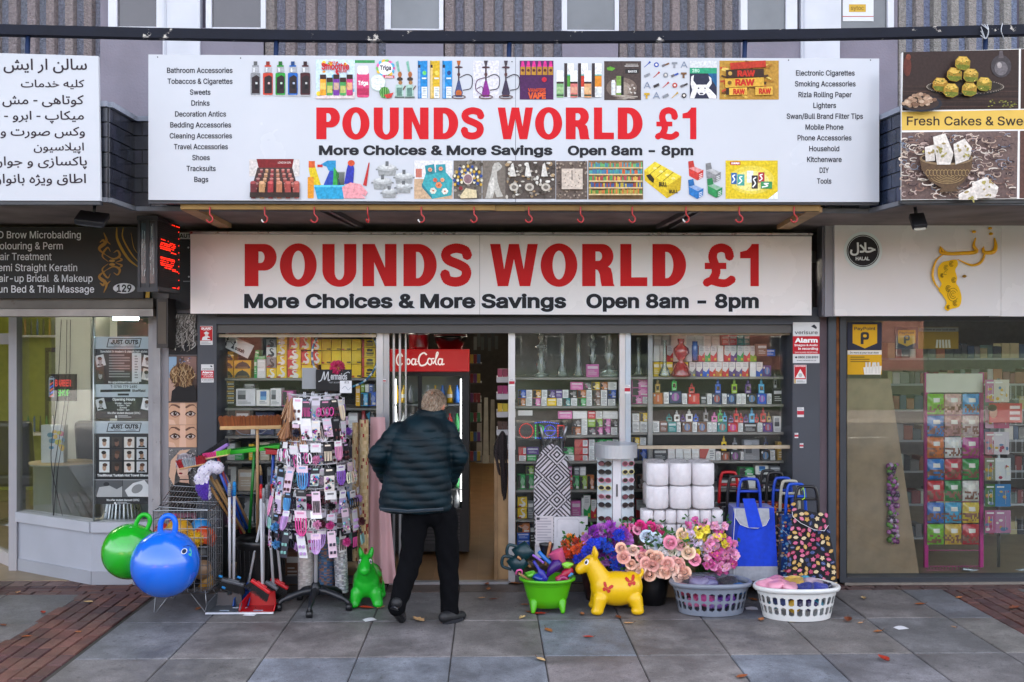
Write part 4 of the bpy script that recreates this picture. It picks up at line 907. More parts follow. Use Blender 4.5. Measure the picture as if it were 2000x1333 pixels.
# ---------------------------------------------------------------- shop fronts
GREYP=amat('grey_powdercoat',.5,var=(2.5,.14),bump=(40,.1,.003),wear=(16,.76,'#8a8c94'));ALU=amat('aluminium',.38,metal=.75,var=(3,.1),rvar=.1)
LAMIN=amat('laminate_floor',.4,var=(5,.2))
def px_box(mb,x0,y0,x1,y1,Y,th,col,front=None):
 a=P(x0,y1,Y);b=P(x1,y0,Y);mb.box(a.x,b.x,Y,Y+th,a.z,b.z,col,front);return a,b
def front():
 s=thing('pound_shop_front','grey framed pound shop front with glass windows and an open doorway','shop front',(0,0,0))
 for x0,x1 in ((386,423),(1548,1601)):
  q=MB();a=P(x0,613,-.12);b=P(x1,613,-.12);q.box(a.x,b.x,-.12,.25,0,P(1000,600,-.12).z,'#3c4049');q.build('pillar',GREYP,s)
 q=MB();a=P(423,620,-.12);b=P(1548,620,-.12);z=[P(1000,y,-.12).z for y in (600,619,634,651)]
 q.box(a.x,b.x,-.11,.2,z[1],z[0],'#2a2d34');q.box(a.x,b.x,-.13,.2,z[2],z[1]-.002,'#363b46');q.box(a.x,b.x,-.10,.2,z[3],z[2]-.002,'#4c4a49');q.build('shutter_box',GREYP,s)
 for x0,x1,Y,col,dp in ((735,748,.0,'#b4b5ba',.06),(748.5,760,.02,'#a3a5ab',.06),(993,1006,.0,'#bfc1c6',.07),(1210,1221,.0,'#b8bac0',.06),(1221.5,1232,.0,'#a6b4c4',.06)):
  q=MB();a=P(x0,640,Y);b=P(x1,640,Y);q.box(a.x,b.x,Y,Y+dp,.012,P(1000,645,0).z,col);q.build('mullion',ALU,s)
 for x0,x1 in ((423,735),(1006,1210),(1232,1548)):
  a=P(x0,640,0);b=P(x1,640,0);z1=P(1000,650,0).z
  q=MB();q.box(a.x,b.x,.0,.05,.01,.07,'#5c5d62');q.build('bottom_rail',ALU,s)
  q=MB();q.box(a.x,b.x,.03,.036,.07,z1,'#ffffff');q.build('window_pane',GLASS,s)
 q=MB();a=P(760,1140,0);b=P(993,1140,0);q.box(a.x,b.x,-.01,.06,0,.022,'#a9abb0');q.build('threshold',ALU,s)
 d=[(767,771,.12),(779,783,.12),(791,794,.16)]
 for x0,x1,Y in d:
  q=MB();a=P(x0,640,Y);b=P(x1,640,Y);q.box(a.x,b.x,Y,Y+.04,.02,P(1000,648,Y).z,'#aeb0b4');q.build('door_rail',ALU,s)
 q=MB();a=P(760,640,.13);b=P(793,640,.13);q.box(a.x,b.x,.135,.14,.04,P(1000,648,.13).z,'#fff');q.build('sliding_door',GLASS,s)
 for x0,x1,y0,y1,nm in ((425,735,653,659,'timber_rail'),(1233,1546,648,655,'timber_rail'),(1245,1546,870,877,'timber_rail')):
  q=MB();a=P(x0,y1,-.03);b=P(x1,y0,-.03);q.box(a.x,b.x,-.045,-.012,a.z,b.z,'#b8a890');q.build(nm,WOODM,s)
front()
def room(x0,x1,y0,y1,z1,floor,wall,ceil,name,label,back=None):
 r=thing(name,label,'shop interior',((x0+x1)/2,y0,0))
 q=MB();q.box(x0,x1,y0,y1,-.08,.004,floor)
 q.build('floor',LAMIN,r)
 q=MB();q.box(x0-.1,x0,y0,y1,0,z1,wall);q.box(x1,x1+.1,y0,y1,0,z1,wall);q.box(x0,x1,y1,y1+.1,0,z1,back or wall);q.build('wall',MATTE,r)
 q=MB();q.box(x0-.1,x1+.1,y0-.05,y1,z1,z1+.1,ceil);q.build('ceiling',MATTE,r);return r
XL,XR=P(423,640,.1).x,P(1560,640,.1).x
def pound_room():
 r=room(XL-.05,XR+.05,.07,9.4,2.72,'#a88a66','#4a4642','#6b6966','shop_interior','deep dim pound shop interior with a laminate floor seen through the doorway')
 q=MB();rr=random.Random(3)
 x0,x1=P(740,1000,.2).x,P(1010,1000,.2).x
 for i in range(9):
  xx=x0-.1+i*.19
  y=.08-rr.uniform(0,1)
  while y < 9:q.box(xx+.001,xx+.189,max(y,.08),min(y+1.2,9.3)-.002,.004,.009,jit('#8a6844',.12,rr));y += 1.2
 q.build('floorboards',LAMIN,r)
 for i,y in enumerate((1.4,3.6,6.2)):  # unseen tubes added to light the otherwise dark interior
  for xx in (-1.4,.25,1.9):
   if (i == 0 and xx != .25) or i > 0:
    t=thing('added_fill_tube',f'lit tube on the pound shop ceiling, {("front", "middle", "back")[i]} row, {("left", "middle", "right")[int((xx+1.4)/1.6)]}','lamp',(xx,y,2.6),'ceiling tubes inside the pound shop')
    q=MB();q.box(xx-.05,xx+.05,y-.6,y+.6,2.68,2.72,'#d0d0d0');q.build('housing',PAINT,t)
    q=MB();q.tube([(xx,y-.57,2.655),(xx,y+.57,2.655)],.02,'#fff4e0',10);q.build('tube',TUBE,t)
TUBE=amat('tube_light',.5,emit=4.0)
pound_room()
# display cabinets behind the windows: back board and shelves
def display():
 s=thing('window_display_shelving','shelving unit with dark backing behind the left window of the pound shop','shelving',P(580,1100,.4))
 def back(t,p0,p1,Y,z0=.05,col='#2c2b2b'):
  q=MB();q.box(P(p0,640,Y).x,P(p1,640,Y).x,Y,Y+.02,z0,2.6,col);q.build('back_board',MATTE,t)
 def shelf(t,p0,p1,y,Y0,Y1,col='#7d7a76'):
  z=P(1000,y,Y0).z;q=MB();q.box(P(p0,y,Y0).x,P(p1,y,Y0).x,Y0,Y1,z-.018,z,col);q.build('shelf',PAINT,t)
 back(s,416,748,.66)
 for y in (739,797,851,900,960,1024):shelf(s,420,742,y,.14,.655)
 s=thing('window_display_shelving','shelving unit with clear shelves behind the narrow middle window','shelving',P(1108,1100,.4))
 back(s,1007,1218,.66,.05,'#5c5f58')
 for y in (738,794,851,902,958,1016):shelf(s,1007,1214,y,.14,.655,'#8a8680')
 s=thing('window_display_shelving','widest shelving unit, behind the right window of the pound shop','shelving',P(1390,1100,.4))
 back(s,1226,1560,.66,.05,'#3d3f40')
 for y in (737,791,846,902,958):shelf(s,1228,1552,y,.14,.655,'#8a8680')
 q=MB();a=P(1265,655,.12);b=P(1274,870,.12);q.box(a.x,b.x,.1,.14,.05,a.z+.1,'#8b8d90');q.build('upright',ALU,s)
display()
# ---------------------------------------------------------------- left: barber's bay
def barber():
 s=thing('barber_shop_front','pale grey barber shop bay window with angled glass and a panelled base','shop front',(-3.6,.3,0))
 A=P(180,1040,.06);A.z=0;B=P(302,1040,.06);B.z=0;C_=P(30,1040,.62);C_.z=0;D_=P(-70,1040,1.6);D_.z=0
 zt=P(180,605,.0).z;zs=P(180,1040,.05).z;zs2=P(180,1020,.05).z
 def wallseg(a,b,z0,z1,th,col,mat,nm,push=0.):
  d=(b-a).normalized();n=Vector((d.y,-d.x,0));a2,b2=a+n*push,b+n*push
  q=MB();q.prism([(a2.x,a2.y,z0),(b2.x,b2.y,z0),(b2.x,b2.y,z1),(a2.x,a2.y,z1)],tuple(-n*th),col);q.build(nm,mat,s)
 PALE=amat('pale_paint',.5,var=(2,.1),wear=(5,.74,'#8d8985'),bump=(20,.1,.003))
 for a,b in ((C_,A),(A,B)):
  wallseg(a,b,.11,zs,.08,'#a9aeb8',PALE,'base_panel');wallseg(a,b,0,.11,.1,'#9a9ea6',PALE,'skirting',.012)
  wallseg(a,b,zs,zs2,.14,'#b2b6be',PALE,'sill',.03);wallseg(a,b,zs2,zt,.008,'#fff',GLASS,'window_pane',-.03)
  wallseg(a,b,zt-.05,zt+.12,.06,'#8f8d90',PALE,'top_rail',.005)
 for p,r_ in ((C_,.035),(B+Vector((.0,0,0)),.035)):
  q=MB();q.box(p.x-r_,p.x+r_,p.y-.05,p.y+.06,0,zt+.1,'#a3a2a6');q.build('post',PALE,s)
 q=MB();q.tube([(A.x,A.y+.03,zs2),(A.x,A.y+.03,zt)],.006,'#cdd6d4',6);q.build('corner_joint',ALU,s)
 wallseg(D_,C_,.0,.12,.06,'#b7b3b4',PALE,'door_sill');wallseg(D_,C_,.12,2.02,.01,'#fff',GLASS,'door_glass',-.03);wallseg(D_,C_,2.02,2.12,.06,'#9c9a9e',PALE,'door_head')
 q=MB();a=P(300,620,-.04);b=P(331,620,-.04);q.box(a.x,b.x,-.06,.3,0,P(300,440,-.06).z,'#8d8a8f');q.build('pier',PALE,s)
 q=MB();q.tube(bez([P(312,730,-.075),P(309,790,-.08),P(311,860,-.08),P(304,940,-.08),P(300,980,-.07)]),.012,'#4a4a50',8);q.build('cable',MATTE,s)
 # its room
 r=room(-8.0,P(318,640,.3).x,.2,5.4,2.6,'#8a7a62','#a8a85c','#b9bab4','barber_interior','barber shop interior with yellow green walls and a strip lamp','#98a048')
 for i,(x0,x1,z0,z1) in enumerate(((-6.0,-5.2,.9,1.9),(-4.9,-4.3,.9,2.0))):
  q=MB();q.box(x0-.06,x1+.06,5.33,5.38,z0-.06,z1+.06,'#26262a');m_=q.build('mirror',GLOSS,r)
  q=MB();q.box(x0,x1,5.31,5.33,z0,z1,'#c6ccd0');q.build('mirror_glass',amat('mirror',.03,metal=1),m_)
 for i,x in enumerate((-5.3,-4.35)):
  ch=thing('barber_chair',['left','right'][i]+' black padded barber chair inside the salon window','chair',(x,3.0,0));q=MB();q.lathe([(.26,0),(.26,.03),(.05,.06),(.05,.42)],(x,3,0),'#9a9ca0',18);q.build('pedestal',METAL,ch);q=MB();q.rbox(x,3,.5,.5,.5,.14,'#1a1a1e',.04);q.build('seat',PLASTIC,ch);q=MB();q.rbox(x,2.78,.86,.48,.12,.62,'#1a1a1e',.05,Matrix.Rotation(.15,3,'X'));q.build('backrest',PLASTIC,ch)
  for s_ in (-1,1):q=MB();q.rbox(x+s_*.28,3,.68,.07,.4,.05,'#1a1a1e',.02);q.build('armrest',PLASTIC,ch)
 rb=random.Random(5);t=thing('product_shelf','shelf of coloured bottles along the back wall of the barber shop','shelving',(-5,5.2,.8));q=MB();q.box(-6.4,-3.9,5.1,5.32,.78,.82,'#d8d8d8');q.box(-6.4,-3.9,5.15,5.32,2.1,2.13,'#d8d8d8');q.build('shelf',PAINT,t);q=MB()
 for i in range(60):xx=-6.35+i*.041;q.lathe([(.015,0),(.015,rb.uniform(.1,.2)),(.006,.22)],(xx,5.2,.82 if i % 2 else 2.13),rb.choice(('#c83c30','#2c5c9c','#e0d8c8','#2c2c30','#3c8c4c','#d0a030')),6)
 q.build('bottles',PLASTIC,t)
 q=MB();q.box(-5.0,-4.6,3.2,3.9,0,2.5,'#d8dcd4');q.box(-4.0,-3.9,2.2,2.4,0,2.6,'#d0d2c8');q.build('partition',PAINT,r)
 q=MB();q.box(-3.85,-3.0,2.0,5.2,.0,2.6,'#4f5a5c');q.build('dark_cupboard',MATTE,r)
 q=MB();a=P(62,905,1.2);b=P(165,905,1.2);q.lathe([(.0,a.z),(.3,a.z),(.3,a.z-.03),(.27,a.z-.03),(.27,0)],((a.x+b.x)/2,1.3,0),'#8e9a96',28,1,.7);q.lathe([(0,a.z+.004),(.31,a.z+.004),(.31,a.z-.012)],((a.x+b.x)/2,1.3,0),'#c2ab84',28,1,.7);q.build('counter',PAINT,r)
 q=MB();rr=random.Random(6);a=P(85,830,1.25);b=P(128,905,1.25)
 q.box(a.x,b.x,1.2,1.3,b.z,a.z,'#cdd6da');p=Pr(q,1.2)
 for k in range(14):p.ell(rr.uniform(98,126),rr.uniform(835,880),rr.uniform(3,7),rr.uniform(3,6),rr.choice(('#d8d040','#e8c040','#4a90b0','#e07090','#7ab050')),8)
 q.build('display_card',PRINT,r)
 q=MB();xx=P(240,1000,.5).x;a=P(218,1025,.4);h=P(240,985,.4).z
 for k in range(26):an=k*.2417;q.tube([(xx+.13*math.cos(an),.5+.1*math.sin(an),h),(xx+.155*math.cos(an),.5+.12*math.sin(an),a.z+.03)],.011,'#b9bec4' if k % 2 else '#8a8f96',5)
 q.lathe([(.13,h),(.12,h+.02),(0,h+.02)],(xx,.5,0),'#a8acb2',20,1,.8);q.lathe([(.16,a.z),(.165,a.z+.03),(.15,a.z+.04)],(xx,.5,0),'#c4c8cc',24,1,.8);tag(q.build('crystal_drum',METAL),'ribbed silver drum standing inside the barber window under the posters','lamp')
 t=thing('strip_light','bright strip lamp at the top of the barber window','lamp',P(245,618,.25))
 q=MB();a=P(222,624,.25);b=P(270,614,.25);q.box(a.x,b.x,.2,.3,b.z,b.z+.03,'#c0c0c0');q.build('housing',PAINT,t);q=MB();q.tube([(a.x,.25,a.z+.01),(b.x,.25,a.z+.01)],.02,'#d4ecff',10);q.build('tube',amat('cool_tube',.5,emit=4.0),t)
 for i,(x,y) in enumerate(((-5.0,1.4),(-5.0,3.4))):  # two tubes added to brighten the barber room
  t=thing('added_fill_tube',('front','rear')[i]+' lit tube on the barber shop ceiling','lamp',(x,y,2.5));q=MB();q.tube([(x-.7,y,2.56),(x+.7,y,2.56)],.02,'#fff8e0',10);q.build('tube',TUBE,t);q=MB();q.box(x-.75,x+.75,y-.05,y+.05,2.583,2.6,'#ccc');q.build('housing',PAINT,t)
 for i,(x,y) in enumerate(((-5.6,1.6),(-4.6,2.2),(-5.4,3.9),(-6.5,2.8))):
  q=MB();q.lathe([(0,2.59),(.10,2.588),(.115,2.6)],(x,y,0),'#fff2d0',16);tag(q.build('ceiling_spot',TUBE),['front left','front right','rear','far left'][i]+' lit round spot in the barber shop ceiling','lamp')
 for px in (120,131,138):
  q=MB();q.tube(bez([P(px,625,.35),P(px-8 if px < 125 else px-4,780,.36),P(100,900,.36) if px < 125 else P(px-25,920,.37),P(125 if px < 125 else 104,1020,.37)]),.0035,'#2a2a2c',5);tag(q.build('hanging_wire',MATTE),{120:'left',131:'middle',138:'right'}[px]+' thin black wire hanging inside the barber window','wire')
barber()
# ---------------------------------------------------------------- right: grocer's front
def grocer():
 s=thing('grocery_shop_front','dark framed grocery window with rusty edge post on the right','shop front',(4,0,0))
 X=lambda px,Y=0:P(px,640,Y).x
 zt=P(1700,618,-.1).z;q=MB();q.box(X(1601,-.06),X(1622,-.06),-.06,.3,0,zt+.7,'#6d5f66');q.build('pier',SMOOTH,s)
 q=MB();q.box(X(1618,-.1),X(1633,-.1),-.1,.1,0,zt,'#3a424c');q.build('dark_post',GREYP,s)
 q=MB();q.box(X(1633.5,-.08),X(1640,-.08),-.08,.1,.05,zt,'#8a5226');q.build('rusty_strip',amat('rust',.8,var=(12,.5),bump=(40,.4,.004)),s)
 q=MB();q.box(X(1640.5,-.1),X(1653,-.1),-.1,.1,.02,zt,'#2d3239');q.build('frame_post',GREYP,s)
 q=MB();q.box(X(1653,-.1),7,-.1,.06,.02,P(1700,1129,-.1).z,'#2d3239');q.build('bottom_frame',GREYP,s)
 q=MB();q.box(X(1653,-.1),7,-.1,.06,P(1700,627,-.1).z,zt+.02,'#2a2e35');q.build('top_frame',GREYP,s)
 q=MB();q.box(X(1653,0),7,-.02,-.012,P(1700,1129,0).z,P(1700,627,0).z,'#fff');q.build('window_pane',glassmat('shiny_glass',(.93,.96,.95),.75,0,.006,(.6,.65,.68)),s)
 q=MB();q.box(X(1640),7,-.12,.0,0,.02,'#7b746c');q.build('step',MATTE,s)
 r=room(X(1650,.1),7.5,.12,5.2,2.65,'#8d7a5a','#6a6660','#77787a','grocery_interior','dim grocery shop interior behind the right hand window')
 for i,(x,y) in enumerate(((4.6,2.2),(6.2,2.2))):  # fill tubes added so the grocery room is lit
  t=thing('added_fill_tube',('left','right')[i]+' lit tube on the grocery shop ceiling','lamp',(x,y,2.6));q=MB();q.tube([(x-.5,y,2.6),(x+.5,y,2.6)],.02,'#f4f8ff',10);q.build('tube',TUBE,t);q=MB();q.box(x-.55,x+.55,y-.05,y+.05,2.625,2.65,'#ccc');q.build('housing',PAINT,t)
grocer()
# ---------------------------------------------------------------- goods behind the glass
COL=dict(y=('#f0c808','yellow'),Y=('#e8a818','amber'),o=('#c8702c','orange'),k=('#221f22','black'),w=('#eceae8','white'),g=('#24a850','green'),l=('#8fb82a','lime'),p=('#e070b4','pink'),v=('#5a3a86','purple'),
           b=('#1c58c4','blue'),n=('#22335c','navy'),t=('#2f8c8c','teal'),r=('#d02830','red'),m=('#7a5240','brown'),e=('#85868a','grey'),G=('#4a4b50','dark grey'),c=('#40b0e0','light blue'),a=('#b89448','gold'),h=('#c8b89c','beige'))
def lines(p,x0,y0,x1,y1,n,col):
 h=(y1-y0)/n
 for i in range(n):p.rect(x0,y0+i*h,x0+(x1-x0)*(.95 if i % 3 else .7),y0+i*h+h*.45,col)
def swan_(p,x0,y0,x1,y1,col,rev=False):
 W,H=x1-x0,y1-y0;f=(lambda u:x1-u*W) if rev else (lambda u:x0+u*W)
 p.line([(f(u),y0+v*H) for u,v in bez2([(.72,.22),(.52,.12),(.40,.28),(.55,.48),(.72,.66),(.55,.82),(.22,.80)],4)],[W*q for q in [.08]*6+[.12]*6+[.2]*6+[.28]*7],col)
def carton(x0,y0,x1,y1,Y,dep,key,deco,rr,label,group,name='carton',cat='box',rot=0):
 col=jit(COL[key][0],.10,rr);mb=MB();a=P(x0,y1,Y);b=P(x1,y0,Y)
 g=min(.0015,(b.x-a.x)*.05);mb.rbox((a.x+b.x)/2,Y+dep/2,(a.z+b.z)/2,b.x-a.x-2*g,dep,b.z-a.z-.001,col,.0012)
 W,H=x1-x0,y1-y0;p=Pr(mb,Y,step=.0003,lift=.0008);q=lambda u,v:(x0+u*W,y0+v*H);R2=lambda u0,v0,u1,v1,cl:p.rect(x0+u0*W,y0+v0*H,x0+u1*W,y0+v1*H,cl)
 if deco == 'w':R2(.06,.12,.94,.96,'#f4f3f1');lines(p,x0+.14*W,y0+.2*H,x0+.88*W,y0+.9*H,6,'#8f8f92')
 elif deco == 'x':
  d='#1d1a1e' if key not in 'kn' else rr.choice(('#d0a030','#c84a8c','#3a9ac0','#58b050','#d86a2c'))
  R2(.04,.05,.42,.95,d) if key not in 'kn' else None
  for k in range(3):u=rr.uniform(.05,.6);v=rr.uniform(.05,.6);p.poly([q(u,v+.1),q(u+.35,v),q(u+.28,v+.36)],rr.choice((d,COL[key][0],mixc(COL[key][0],'#ffffff',.35))))
  p.poly([q(.35,.5),q(.62,.15),q(.95,.42),q(.7,.85)],mixc(COL[key][0],'#ffffff',.25));R2(.55,.74,.95,.9,'#e2dcd8')
 elif deco == 's':
  R2(.62,.0,1,1,COL['y'][0]) if key == 'r' else None;swan_(p,x0,y0,x1,y1,'#ece6dc');p.rect(x0+.62*W,y0+.2*H,x0+.74*W,y0+.27*H,'#c8602c');R2(.05,.84,.4,.96,'#b03028' if key != 'r' else '#dcb814')
 elif deco == 'S':swan_(p,x0,y0,x1,y1,'#1f1f24');R2(.06,.82,.4,.95,'#b83030')
 elif deco == 'd':p.ell(x0+W/2,y0+.92*H,.42*W,.72*H,'#1f1a1a',16,0,180);R2(.05,.72,.95,.96,'#1f1a1a');R2(.2,.78,.8,.86,'#a07c34');p.poly([q(.42,.3),q(.5,.06),q(.58,.3)],'#1f1a1a')
 elif deco == 'P':R2(.55,.82,.95,.93,'#2c2408');R2(.05,.84,.3,.96,'#b83828') if rr.random() < .6 else None
 elif deco == 'B':R2(.0,.02,.18,.98,'#b83430');p.poly([q(.35,.2),q(.55,.12),q(.8,.2),q(.78,.42),q(.4,.44)],'#2a240c');R2(.32,.52,.85,.68,'#2a240c');R2(.34,.74,.8,.84,'#2a240c')
 elif deco == 'q':R2(0,.0,1,1,'#e4e2e0');p.poly([q(0,.55),q(.5,.66),q(1,.38),q(1,1),q(0,1)],COL[key][0]);lines(p,x0+.15*W,y0+.08*H,x0+.8*W,y0+.36*H,3,'#b0b0b4');R2(.62,.78,.9,.92,'#d8c040')
 elif deco == 'i':p.ell(x0+.5*W,y0+.48*H,.3*W,.34*H,mixc(COL[key][0],rr.choice(('#e06040','#60a0e0','#c060c0')),.6),14);R2(.42,.2,.6,.75,mixc(COL[key][0],'#ffffff',.3));p.ell(x0+.14*W,y0+.2*H,.09*W,.11*H,'#d0d4d8',8)
 elif deco == 'h':R2(.1,.1,.5,.6,'#9a9ca0');R2(.1,.35,.5,.62,'#4c4e54');lines(p,x0+.1*W,y0+.7*H,x0+.8*W,y0+.92*H,3,'#a0a0a4')
 elif deco == 'b':R2(.3,.08,.75,.62,'#2a6cb0');R2(.3,.4,.75,.62,'#6aaad8');lines(p,x0+.25*W,y0+.7*H,x0+.8*W,y0+.88*H,2,'#8890a0')
 elif deco == 'a':R2(.06,.1,.94,.45,COL['a'][0]);R2(.1,.6,.5,.9,'#d8d8d4');R2(.55,.6,.92,.9,'#b8b8b4')
 elif deco == 'z':p.poly([q(0,0),q(.62,0),q(.3,1),q(0,1)],'#c86058');R2(.6,.1,.95,.9,'#dedcda');lines(p,x0+.64*W,y0+.2*H,x0+.92*W,y0+.85*H,4,'#909094')
 elif deco == 'l':R2(.1,.15,.9,.35,mixc(COL[key][0],'#ffffff',.6));lines(p,x0+.15*W,y0+.5*H,x0+.85*W,y0+.85*H,3,mixc(COL[key][0],'#ffffff',.45))
 o=mb.build(name,SATINP,None,label,cat,group)
 if rot:
  o.rotation_euler.y=math.radians(rot)
 return o
def rowset(items,cv,Y,dep,where,group,seed):
 rr=random.Random(seed);cnt={}
 for it in items:cnt[(it[4],it[5])]=cnt.get((it[4],it[5]),0)+1
 seen={}
 noun={'w':'warning-labelled box','x':'patterned box','s':'box with a white swan','S':'box with a black swan','d':'box with a black dome','P':'plain carton','B':'carton with a black bull','q':'curve-cornered carton','i':'kit box','h':'box with a photo','b':'box with a blue panel','a':'tagged box','z':'triangle-print box','l':'small carton','':'carton'}
 for it in sorted(items,key=lambda t:(t[0],t[1])):
  x0,y0,x1,y1,k,d=it[:6];i=seen.get((k,d),0);seen[(k,d)]=i+1
  a,b=cv(x0,y0),cv(x1,y1);n=cnt[(k,d)]
  lab=f'{COL[k][1]} {noun[d]}' + (f', {NTH[i]}' if n > 1 else '') + f', {where}'
  carton(a[0],a[1],b[0],b[1],Y+rr.uniform(0,.02),dep,k,d,rr,lab,group,rot=rr.uniform(-1.2,1.2) if len(it) < 7 else it[6])
A6=lambda x,y:(320+x/4.165,600+y/4.165)
A2=lambda x,y:(980+x/3.448,620+y/3.448)
A3=lambda x,y:(970+x/3.703,860+y/3.703)
def left_goods():
 G_='cartons stacked on the left window shelves'
 it=[(433,362,568,434,'Y','d',0),(430,434,567,500,'Y','d',0),(573,434,710,502,'Y','d',0),(430,500,567,575,'Y','d',0),(570,503,707,577,'Y','d',0),
          (733,425,757,578,'g','l',0),(735,352,768,423,'g','l',8),(759,400,829,425,'g','l',0),(759,426,829,490,'w','l',0),(759,491,829,578,'w','l',0),
          (830,262,912,326,'e','S',0),(832,328,914,411,'w','S',0),(834,413,914,495,'e','S',0),(834,497,917,580,'y','s',0)]
 it += [(917,a,1001,b,'y','s',0) for a,b in ((217,262),(263,303),(305,390),(392,473),(475,580))]
 it += [(1020,235,1104,344,'r','s',0),(1004,346,1114,426,'r','s',0),(1004,427,1114,507,'r','s',0),(1004,508,1116,582,'r','s',0),(1108,235,1195,348,'r','s',0),(1117,360,1199,470,'r','s',0),(1118,472,1240,582,'y','P',0),(1199,265,1280,352,'r','s',0),(1202,360,1282,468,'r','s',0)]
 rowset(it,A6,.22,.16,'top shelf of the left window',G_,41)
 it=[(1282,196,1390,240,'y','P',0)]+[(1281+i*82,a,1361+i*82,b,'y','P',0) for i in range(4) for a,b in ((262,354),(356,464),(466,575))]+[(1612,a,1722,b,'y','B',0) for a,b in ((196,240),(263,327),(329,408),(410,488),(490,572))]
 rowset(it,A6,.24,.18,'in the yellow stack behind the hoop',G_,42)
 it=[(447,600+i*38,580,636+i*38,'k','a',0) for i in range(5)]+[(586,665,746,806,'w','h',0),(650,625,742,663,'G','l',0),(752,675,862,806,'w','b',0),(866,662,957,808,'w','h',0),(962,682,1055,808,'p','x',0),(1600,700,1660,806,'c','x',0),(1662,694,1724,806,'b','x',0),(1602,630,1634,693,'l','l',0),(1636,630,1668,693,'w','l',0),(1670,630,1700,693,'b','l',0),(1560,640,1598,806,'Y','l',0)]
 rowset(it,A6,.2,.14,'second shelf of the left window',G_,43)
 it=[(580,835,700,1040,'m','l',0),(705,960,745,1040,'w','l',0),(748,855,900,1040,'n','l',0),(440,950,560,1040,'G','l',0),(1590,830,1640,1040,'r','x',0),(1642,820,1725,1040,'k','x',0),(1500,860,1580,1040,'w','l',0),(905,880,990,1040,'G','h',0)]
 rowset(it,A6,.22,.2,'third shelf of the left window',G_,44)
 it=[(440,1090,500,1245,'h','l',0),(505,1110,580,1245,'w','l',0),(530,1185,650,1245,'g','l',0),(690,1115,735,1245,'y','l',0),(780,1100,860,1245,'h','l',0),(870,1130,980,1245,'h','h',0),(1500,1100,1600,1245,'G','l',0),(1610,1130,1720,1245,'e','l',0)]
 rowset(it,A6,.22,.2,'fourth shelf of the left window',G_,45)
 A7=lambda x,y:(320+x/3.92,880+y/3.92)
 it=[(470,125,555,310,'w','h',0),(568,145,705,310,'h','l',0),(790,130,880,310,'e','h',0),(1180,150,1400,310,'G','l',0),(1420,120,1600,310,'w','l',0)]
 rowset(it,A7,.22,.2,'fifth shelf of the left window',G_,46)
 it=[(450,380,560,560,'p','l',0),(570,350,690,560,'e','x',0),(700,400,860,560,'w','l',0),(880,340,960,560,'p','l',0),(1250,380,1500,560,'m','l',0)]
 rowset(it,A7,.22,.2,'sixth shelf of the left window',G_,47)
 rowset([(930,780,1040,1010,'m','l',0),(1210,830,1380,1010,'o','l',0),(600,700,900,1010,'G','l',0)],A7,.22,.2,'on the floor behind the left window',G_,48)
 # tilted card with two small hookah drawings
 mb=MB();q=lambda x,y:A6(x,y);co=[(447,305),(497,205),(735,315),(682,420)]
 mb.prism([P(*q(*z),.16) for z in co[::-1]],(0,.004,0),'#d8d8d6');p=Pr(mb,.16);ux,uy=.91,.415
 loc=lambda u,v:q(470+u*ux-v*uy*1.0,262+u*uy+v*ux)
 for u in (45,110):p.line([loc(u,-38),loc(u,30)],1.6,'#1c1c20');p.poly([loc(u-14,34),loc(u+14,34),loc(u+5,8),loc(u-5,8)],'#1c1c20');p.line([loc(u-9,-22),loc(u+9,-22)],2.4,'#1c1c20')
 p.line([loc(48,2),loc(80,-12),loc(108,2)],1.2,'#1c1c20')
 v,t=glyphs('ookah',INTER,.05,3);d=p.d();mb.add([P(*loc(130+x*40,30-y*52),.16-d) for x,y in v],t,'#1c1c20',False)
 mb.build('card',PRINT,None,'tilted white card with two hookah drawings at the top of the left window','sign')
left_goods()
def hoop():
 mb=MB();ctr=P(674,693,.12);r=64*SC(.12);n=72;z2=lambda t:Vector((math.cos(t)*r,.02*math.sin(t),math.sin(t)*r))
 for k in range(n):
  t0,t1=2*math.pi*k/n,2*math.pi*(k+1)/n;mb.tube([ctr+z2(t0),ctr+z2((t0+t1)/2),ctr+z2(t1)],.0095,['#1c5c94','#dfe4ea','#1c5c94'][(k // 1) % 3 % 2] if k % 3 else '#2f86a8',8,False)
 mb.build('hoop',PLASTIC,None,'large blue and white striped hoop hanging before the yellow cartons','hula hoop')
hoop()
